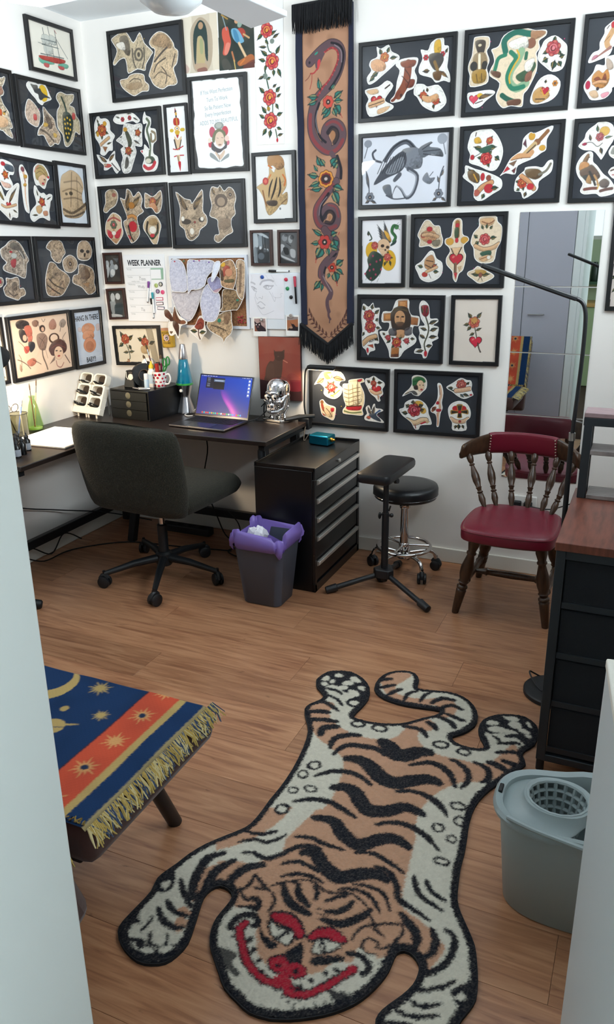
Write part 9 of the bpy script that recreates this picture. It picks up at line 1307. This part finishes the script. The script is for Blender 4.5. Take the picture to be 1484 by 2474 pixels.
text_obj('lettering', 'ALICE', .0135, INK, frame_with('wooden cross'), wallM(1.570, 1.093, .0104, .42), 1.1, .0003)
# ---- banner
BO, BI, BOPS = xy(BANNER[0], 1330, 1800), xy(BANNER[1], 1330, 1800), ab(BANNER[2], 1330, 1800)
bnr = thing('snake_banner', 'long brown leather banner painted with a coiling snake and flowers', 'banner', (1.33, 0, 1.8))
xs = [p[0] for p in BO]; ys = [p[1] for p in BO]
cv = Canvas(min(xs), min(ys), max(xs), max(ys), 1.9, 'b08468')
wn = (slice(None), slice(None)); cv.put(wn, vnoise(cv.X, cv.Y, 90, 1) * .4, '8a6048'); cv.put(wn, vnoise(cv.X, cv.Y, 28, 2) * .22, 'c49474'); cv.put(wn, np.clip(vnoise(cv.X, cv.Y, 45, 9) - .62, 0, 1) * 1.2, '6a4430')
cv.ops(BOPS)
k = inside(cv.X, cv.Y, BO).reshape(cv.ny, cv.ss, cv.nx, cv.ss)[:, 0, :, 0]
gx, gy = np.meshgrid(cv.x0 + np.arange(cv.nx) * cv.res, cv.y0 + np.arange(cv.ny) * cv.res)
hw_ = .0025 * np.sin(gy / 70 + gx / 160) + .0015 * np.sin(gy / 31 - gx / 50) + .003 * (vnoise(gx, gy, 60, 4) - .5)
cv.mesh('leather', attr_mat('painted_leather', .6, bump=.3), bnr, TB(.018), k, hw_)
slab('B', BO, .004, .0105).build('backing_cloth', mat('navy_cloth', '1c2136', .9), bnr)
n = len(BO)
def off2(x, y): return .018 + .0025 * math.sin(y / 70 + x / 160) + .0015 * math.sin(y / 31 - x / 50) + .003
for o0, o1, i0, i1 in ((BO[0], BO[4], BI[0], BI[4]), (BO[1], BO[2], BI[1], BI[2])):
    m = MB(); N = 60; vs = []
    for j in range(N + 1):
        t_ = j / N; a_ = (o0[0] + (o1[0] - o0[0]) * t_, o0[1] + (o1[1] - o0[1]) * t_)
        zi = a_[1]; b_ = (i0[0] + (i1[0] - i0[0]) * t_, zi)
        for (x, y), dd in ((a_, -.012), (a_, .002), (b_, .002), (b_, -.001)): vs.append(pt('B', x, y, off2(x, y) + dd))
    m.add(vs, [(j * 4 + q, j * 4 + q + 1, j * 4 + q + 5, j * 4 + q + 4) for j in range(N) for q in range(3)])
    m.build('side_trim', mat('navy_cloth'), bnr, smooth=True)
M_fringe = mat('black_fringe', '0c0d12', .85)
def bfringe(P, L_, n_, rnd, off=.026):
    m = MB(); rr = random.Random(rnd); pts = [Vector((x / 1000, -off, y / 1000)) for x, y in P]; seg = [(pts[i + 1] - pts[i]).length for i in range(len(pts) - 1)]; T = sum(seg)
    for i in range(n_):
        d = (i + rr.random()) / n_ * T; j = 0
        while j < len(seg) - 1 and d > seg[j]: d -= seg[j]; j += 1
        p = pts[j].lerp(pts[j + 1], min(d / seg[j], 1)); l = L_ * rr.uniform(.86, 1.06); o = Vector((rr.uniform(-.004, .004), rr.uniform(-.005, .006), 0)); p = p + Vector((0, rr.uniform(-.003, .004), 0))
        m.tube([p, p + o * .5 + Vector((0, -.003, -l * .5)), p + o * 1.6 + Vector((0, -.002, -l))], [.0024, .0021, .0012], 4, cap=False)
    o = m.build('fringe', M_fringe, bnr, smooth=True); o['kind'] = 'stuff'; return o
bfringe([(1178, 2530), (1260, 2526), (1340, 2530), (1460, 2537)], .108, 190, 1, .033)
slab('B', [(1178, 2520), (1460, 2526), (1460, 2542), (1178, 2534)], .018, .034).build('fringe_band', M_fringe, bnr, bevel=.004)
bfringe([(1192, 1166), (1240, 1138), (1342, 1068), (1440, 1148), (1474, 1174)], .100, 230, 2)
m = MB(); m.tube([pt('B', x, y, .024) for x, y in ((1196, 1162), (1342, 1066), (1472, 1172))], .010, 8); m.build('fringe_band', M_fringe, bnr, smooth=True)
MB().cyl((1.17, -.014, 2.532), (1.47, -.014, 2.535), .006).build('hanging_rod', M_blackmetal, bnr, smooth=True)
# ---- week planner with markers and magnets
def rectR(pl, R, h0, h1): return slab(pl, R, h0, h1)
wp = thing('week_planner', 'white magnetic week planner board with day rows', 'planner', (.276, 0, 1.322))
rectR('B', rrot(276, 1322, 261, 345, .0094), .0003, .006).build('board', mat('planner_white', 'eeeef0', .35), wp, bevel=.001)
text_obj('lettering', 'WEEK PLANNER', .040, INK, wp, wallM(.277, 1.452, .0066, .003), .72, .0012)
GL = mat('planner_grey', 'a9aeb0', .6); GN = mat('planner_green', '8fb39b', .6); SCR = mat('grey_marker_ink', '9b9c9e', .6)
def strip(x0, y0, x1, y1, wd, m, nm='ruled_line', h=.0062): return MB().beam(pt('B', x0, y0, h), pt('B', x1, y1, h), wd / 1000, .0003, (0, 1, 0)).build(nm, m, wp)
strip(160, 1427, 395, 1429, 1.6, GL); strip(313, 1425, 314, 1250, 1.0, GL)
for i in range(6): strip(160 + i * 1.2, 1388 - i * 38.6, 312, 1389.5 - i * 38.6, 1.0, GL)
for i, s_ in enumerate(('Monday', 'Tuesday', 'Wednesday', 'Thursday', 'Friday', 'Saturday', 'Sunday')): text_obj('day_name', s_, .0095, GL, wp, wallM(.164 + i * .0012, 1.419 - i * .0386, .0066), 1, 0, 'LEFT')
text_obj('handwriting', 'Tom', .026, SCR, wp, wallM(.260, 1.371, .0066, -.1), .9); text_obj('handwriting', 'Wolfy', .020, SCR, wp, wallM(.249, 1.330, .0066, -.08), .9); text_obj('handwriting', 'Tia', .024, SCR, wp, wallM(.249, 1.211, .0066, -.1), .9); text_obj('handwriting', 'weekly notes', .010, GL, wp, wallM(.215, 1.358, .0066), 1)
rectR('B', [(318, 1368), (394, 1369), (396, 1427), (316, 1426)], .006, .0064).build('note_panel', GN, wp); rectR('B', [(318, 1372), (380, 1373), (379, 1420), (317, 1419)], .0064, .0067).build('note_panel_white', mat('planner_white'), wp)
MARKG = 'whiteboard markers'
def marker(p0, p1, capc, label, bodyc='eeeeee', r=5.2, split=.3, h=.013):
    t = thing('whiteboard_marker', label, 'marker', pt('B', p0[0], p0[1], h), MARKG); a_, b_ = pt('B', *p0, h), pt('B', *p1, h); r /= 1000
    MB().tube([a_, a_.lerp(b_, .02), a_.lerp(b_, split * .5), a_.lerp(b_, split)], [r * .9, r * 1.25, r * 1.2, r * 1.0], 12).build('cap', mat('marker_' + capc, capc, .4), t, smooth=True)
    MB().tube([a_.lerp(b_, split), a_.lerp(b_, .95), a_.lerp(b_, .96), b_], [r * .9, r * .9, r * .7, r * .5], 12).build('barrel', mat('marker_' + bodyc, bodyc, .35), t, smooth=True)
    MB().tube([b_.lerp(a_, .03), b_], [r * .92, r * .7], 12).build('end_plug', M_blackplastic, t, smooth=True)
marker((303, 1359), (286, 1250), '7a3a8c', 'purple-capped marker clipped to the week planner'); marker((325, 1303), (327, 1191), '1f8f9a', 'teal-capped marker clipped to the week planner', h=.019); marker((309, 1272), (317, 1167), '141518', 'black-capped marker at the bottom of the week planner')
def disc_magnet(x, y, r, col, label, ring=None, h0=.006):
    t = thing('round_magnet', label, 'magnet', pt('B', x, y, h0), 'round magnets on the boards')
    MB().lathe([(r / 1000, 0), (r / 1000, .004), (r * .8 / 1000, .0055), (.0001, .0058)], pt('B', x, y, h0), 24, (0, -1, 0)).build('disc', mat('mag_' + col, col, .35), t, smooth=True, ang=50)
    if ring: MB().lathe([(r / 1000, 0), (r * 1.12 / 1000, .001), (r * 1.12 / 1000, .006), (r * .86 / 1000, .007), (r * .84 / 1000, .005)], pt('B', x, y, h0), 24, (0, -1, 0)).build('rim', mat('mag_' + ring, ring, .35), t, smooth=True)
disc_magnet(346, 1338, 11, 'a8b870', 'olive-green round magnet on the week planner'); disc_magnet(376, 1345, 10, 'c9c6ba', 'pale round magnet with a black rim on the week planner', '1a1a1c'); disc_magnet(354, 1308, 10, 'a08aa8', 'mauve round magnet with a purple rim on the week planner', '5a3a5e'); disc_magnet(384, 1304, 11, 'd84a78', 'bright pink round magnet on the week planner')
for x, y, a_, c, lb in ((361, 1269, .03, 'b8305a', 'pink-edged bar magnet, top of three on the week planner'), (361, 1245, .07, '3a2a30', 'dark-edged bar magnet, middle of three on the week planner'), (366, 1221, -.02, '2a2a48', 'navy-edged bar magnet, lowest of three on the week planner')):
    t = thing('bar_magnet', lb, 'magnet', pt('B', x, y, .006), 'bar magnets on the planner'); slab('B', rrot(x, y, 46, 17, a_), .006, .0095).build('edge', mat('bar_' + c, c, .4), t, bevel=.002); slab('B', rrot(x, y, 40, 11, a_), .0095, .0100).build('face', mat('bar_face', 'f2e6ea', .4), t)
# ---- cork board and what is pinned to it
cb_ = thing('cork_board', 'white-framed cork board crowded with tracing-paper sketches', 'notice board', (.671, 0, 1.307))
R0, R1_ = rrot(671, 1307, 460, 364, .0084), rrot(671, 1307, 432, 336, .0084)
MB().loft([[pt('B', x, y, h_) for x, y in R] for R, h_ in ((R0, .0003), (R0, .014), (R1_, .014), (R1_, .008))], cap=False).build('frame', mat('white_frame', 'd9dce4', .5), cb_)
slab('B', R1_, .002, .009).build('cork', mat('cork', 'a8744e', .95, noise=.5, nscale=130, bump=.5, bscale=200), cb_)
for lb, o, base, ops, off in PAPERS:
    o, ops = xy(o, 671, 1307), ab(ops, 671, 1307)
    t = thing('pinned_drawing', lb, 'drawing', pt('B', o[0][0], o[0][1], off)); sticker('B', o, base, ops, off, t, 'paper', 2.6, 1.7, .10 if off < .03 else .20)
rr = random.Random(5); names = ['red', 'dark red', 'green', 'violet', 'white']
pinc = ['b03040', '7a1f28', '2f7a58', '6a4a9a', 'd8d8dc']
def pin(x, y, c, h, label, grp='push pins on the cork board'):
    o = MB().lathe([(.0022, 0), (.0016, .004), (.0038, .006), (.0036, .009), (.0001, .010)], pt('B', x, y, h), 10, (0, -1, 0)).build('push_pin', mat('pin_' + c, c, .3), None, smooth=True); tag(o, label, 'pin', grp)
for i in range(14):
    pin(838 + (i % 5) * 9.5 + rr.uniform(-3, 3), 1158 + (i // 5) * 15 + rr.uniform(-4, 4), pinc[0] if i % 3 else pinc[1], .009, 'small red spare pin in the cluster at the lower right cork')
for x, y, c, lb in ((492, 1460, 'b03040', 'red pin holding the upper left tracing paper'), (548, 1462, '2f7a58', 'green pin between the top sketches of the cork board'), (608, 1462, '6a4a9a', 'violet pin holding the scribbled sketch'), (640, 1464, 'b84a6a', 'pink pin at the top middle of the cork board'), (697, 1456, '6a4a9a', 'violet pin holding the white paper slip'), (849, 1425, 'e8e0d0', 'white shiny pin at the right edge of the cork board')): pin(x, y, c, .034 if x < 700 else .02, lb)
# ---- whiteboard with sketch and polaroids
wb = thing('whiteboard', 'small frameless whiteboard behind the pencil portrait sketch', 'whiteboard', (1.05, 0, 1.266))
slab('B', rrot(1050, 1266, 287, 274, .0138), .0003, .010).build('board', mat('whiteboard_white', 'dfe4ea', .25), wb, bevel=.004)
sk_ = thing('portrait_sketch', 'pencil sketch of a face on white paper on the whiteboard', 'drawing', (1.003, 0, 1.29))
R = rrot(1003, 1290, 198, 216, -.0159); slab('B', R, .0105, .011).build('sheet', WHITE_PAPER, sk_)
PC = '8f8b93'
def zz(L): return [((x - 82) / 738 * 198 + 904, 1398 - (y - 1130) / 920 * 216) for x, y in L]
sops = [('l', PC, 9, zz([(330, 1340), (370, 1280), (450, 1255), (540, 1250), (600, 1275)]), .55), ('l', PC, 8, zz([(140, 1300), (180, 1310), (215, 1335)]), .5), ('l', PC, 6, zz([(400, 1390), (450, 1360), (540, 1370), (600, 1365)]), .6), ('l', PC, 4, zz([(410, 1400), (470, 1440), (540, 1430), (580, 1380)]), .6), ('l', PC, 5, zz([(145, 1385), (190, 1400), (245, 1440)]), .6), ('l', PC, 4, zz([(150, 1400), (195, 1470), (240, 1480)]), .5), ('l', PC, 2, zz([(250, 1480), (220, 1560), (240, 1620), (270, 1650)]), .6), ('l', PC, 2.4, zz([(290, 1620), (320, 1610), (360, 1640), (370, 1580)]), .6), ('l', PC, 4, zz([(260, 1740), (310, 1700), (350, 1710), (420, 1770)]), .55), ('l', PC, 6, zz([(270, 1780), (330, 1840), (400, 1820)]), .5), ('l', PC, 1.6, zz([(200, 1600), (250, 1780), (320, 1920), (380, 1970), (470, 1945), (600, 1880)]), .6), ('l', PC, 1.8, zz([(510, 1480), (560, 1560), (620, 1690), (640, 1600)]), .6), ('l', PC, 1.6, zz([(580, 1510), (600, 1590), (680, 1610), (760, 1590), (750, 1530), (790, 1520)]), .5), ('l', PC, 1.4, zz([(150, 1150), (160, 1220), (140, 1290)]), .4), ('l', PC, 1.4, zz([(440, 1140), (500, 1230)]), .4), ('l', PC, 1.4, zz([(560, 1150), (620, 1240), (640, 1330), (680, 1370)]), .4), ('e', PC, *zz([(470, 1390)])[0], 11, 8, .5), ('e', 'e9e9ee', *zz([(480, 1395)])[0], 5, 4), ('e', PC, *zz([(200, 1430)])[0], 6, 8, .45)]
sheet_canvas('B', R, 'eceaf0', sops, .0113, sk_, 'pencil_drawing', 1.2)
def polaroid(cx, cz, w, h, a, ops, label, h0, bg):
    t = thing('instant_photo', label, 'photo', pt('B', cx, cz, h0)); slab('B', rrot(cx, cz, w, h, a), h0, h0 + .0008).build('card', WHITE_PAPER, t)
    R = rrot(cx, cz + h * .09, w * .84, h * .68, a); x0, y0 = cx - w * .42, cz + h * .09 - h * .34; W_, H_ = w * .84, h * .68
    def cvt(o):
        k = o[0]; f = lambda P: [(x0 + x * W_, y0 + y * H_) for x, y in P]
        return ('f', o[1], f(o[2])) if k == 'f' else ('e', o[1], x0 + o[2] * W_, y0 + o[3] * H_, o[4] * W_, o[5] * H_)
    sheet_canvas('B', R, bg, [cvt(o) for o in ops], h0 + .0011, t, 'image', 1.1)
polaroid(963, 1141, 78, 96, .0243, [('f', 'b89a94', [(0, .5), (.3, .4), (1, .5), (1, 1), (0, 1)]), ('f', '8a5440', [(0, 0), (.3, 0), (.2, .4), (0, .4)]), ('f', '2a1e26', [(.02, .78), (.25, .62), (.55, .72), (.62, .5), (.95, .25), (.98, 0), (.35, 0), (.12, .4)]), ('e', 'e8d8d0', .18, .52, .05, .05), ('e', 'e8d8d0', .44, .52, .05, .05), ('e', '6a4a50', .32, .36, .10, .08), ('e', '9a8078', .8, .75, .12, .1)], 'instant photo of a black cat facing forward, left corner of the whiteboard', .0125, 'a88a84')
polaroid(1146, 1151, 74, 102, .0035, [('f', 'a86a48', [(0, .3), (1, .3), (1, .85), (0, .75)]), ('f', '9a8a84', [(0, .75), (1, .85), (1, 1), (0, 1)]), ('f', '2a1e24', [(.3, .62), (.42, .5), (.6, .48), (.8, .3), (1, .28), (1, 0), (.2, 0), (.1, .12), (.3, .2), (.5, .2)]), ('e', 'b08a74', .36, .24, .14, .08)], 'instant photo of a black cat in profile, right corner of the whiteboard', .0115, 'a0704e')
disc_magnet(983, 1384, 9, '1f4a9a', 'blue round magnet holding the pencil sketch', None, .0118); disc_magnet(1114, 1373, 9, 'c8304a', 'red round magnet on the whiteboard', None, .010); disc_magnet(1121, 1330, 9, '1f8a50', 'green round magnet on the whiteboard', None, .010); disc_magnet(1140, 1289, 9, '1a1c20', 'black round magnet on the whiteboard', None, .010); disc_magnet(1140, 1200, 9, 'a89a90', 'clear grey magnet above the cat profile photo', 'c9c2bc', .0135); disc_magnet(974, 1177, 7, 'dcd6d0', 'silver magnet above the forward-facing cat photo', '8a8280', .0145)
marker((1020, 1413), (1134, 1412), '101114', 'black-capped marker lying along the top edge of the whiteboard', split=.38, h=.012); marker((1163, 1389), (1170, 1258), 'b83048', 'red and black marker upright on the whiteboard', '17181b', 5.6, .38, .017)
# ---- yellow tin on the wall
tn = thing('yellow_tin', 'small yellow tin with a round bird emblem hung beside the rose frame', 'tin', (.400, 0, 1.067))
M_tin = mat('tin_yellow', 'd2a52e', .35, noise=.25, nscale=30)
slab('B', rrot(404, 1067, 70, 104, .0522), .0005, .030).build('body', M_tin, tn, bevel=.007, seg=3)
slab('B', rrot(404, 1113, 66, 14, .0522), .0302, .0306).build('lid_band', mat('tin_rose', 'c08a6a', .5), tn)
MB().lathe([(.0, 0), (.017, .0001), (.0175, .0004)], pt('B', 403, 1068, .0304), 24, (0, -1, 0)).build('emblem', mat('tin_lilac', 'd8b8b8', .6), tn)
slab('B', cr2([(398, 1080), (404, 1080), (411, 1070), (409, 1058), (403, 1055), (397, 1062), (396, 1072)], 3), .0306, .0309).build('bird_mark', INK, tn); slab('B', cr2([(399, 1078), (403, 1079), (404, 1072), (400, 1070)], 3), .0309, .0311).build('bird_breast', WHITE_PAPER, tn); slab('B', cr2([(400, 1065), (406, 1066), (405, 1060), (401, 1060)], 3), .0309, .0311).build('bird_breast', WHITE_PAPER, tn)
for x, y, a_ in ((385, 1082, .9), (420, 1081, -.9), (388, 1053, -.8), (416, 1052, .8)): slab('B', rrot(x, y, 8, 4, a_), .0304, .0308).build('leaf_mark', INK, tn)
TI = mat('tin_ink', '5a4210', .6)
text_obj('lettering', 'BULLDOG', .014, TI, tn, wallM(.402, 1.094, .0306, .0522), .85, .0003); text_obj('lettering', 'COLUMN', .012, TI, tn, wallM(.405, 1.040, .0306, .0522), .9, .0002)
# ---- tiger rug
RO, ROPS = xy(RUG[0], 2250, -1900), ab(RUG[1], 2250, -1900)
rg_ = thing('tiger_rug', 'tiger-shaped rug with a grinning red-mouthed face lying on the floor', 'rug', (2.25, -1.9, 0))
RP = cr2(RO, 2)
xs = [p[0] for p in RP]; ys = [p[1] for p in RP]
cv = Canvas(min(xs), min(ys), max(xs), max(ys), 2.6, '191c25', fuzz=3.6)
Ixx = inside(cv.Xf, cv.Yf, RP)
D = np.full(cv.X.shape, 1e9); RPs = RP[::1]
D, _ = segdist(cv.Xf, cv.Yf, RPs, True)
wn = (slice(None), slice(None)); aw = (Ixx & (D > 19)) * 1.0
cv.put(wn, aw, 'd6d1c0'); cv.mask = aw
cv.ops(ROPS); cv.mask = None
g = np.random.RandomState(8).rand(*cv.X.shape); cv.put(wn, g * .22, '120f0e'); cv.put(wn, vnoise(cv.X, cv.Y, 9, 12) * .12, '3a2a1c'); cv.put(wn, np.clip(g - .8, 0, 1) * .8, 'e8e0d0')
kk = (inside(cv.X, cv.Y, RP) & (segdist(cv.X, cv.Y, RPs, True)[0] > 1.2)); kd = lambda A: A.reshape(cv.ny, cv.ss, cv.nx, cv.ss)[:, 0, :, 0]
Ds = kd(np.minimum(D, 60)); hh_ = .003 * np.clip(Ds / 10, 0, 1) + .0022 * np.random.RandomState(2).rand(cv.ny, cv.nx) - .0015 * np.exp(-((Ds - 12) / 3) ** 2)
cv.mesh('pile', attr_mat('tufted_wool', .95, spec=.1), rg_, lambda x, y, h: np.stack([x / 1000, y / 1000, .008 + h], -1), kd(kk), hh_)
MB().prism([(x / 1000, y / 1000) for x, y in RP], .0003, .0085).build('bound_edge', mat('black_binding', '12141a', .8), rg_)
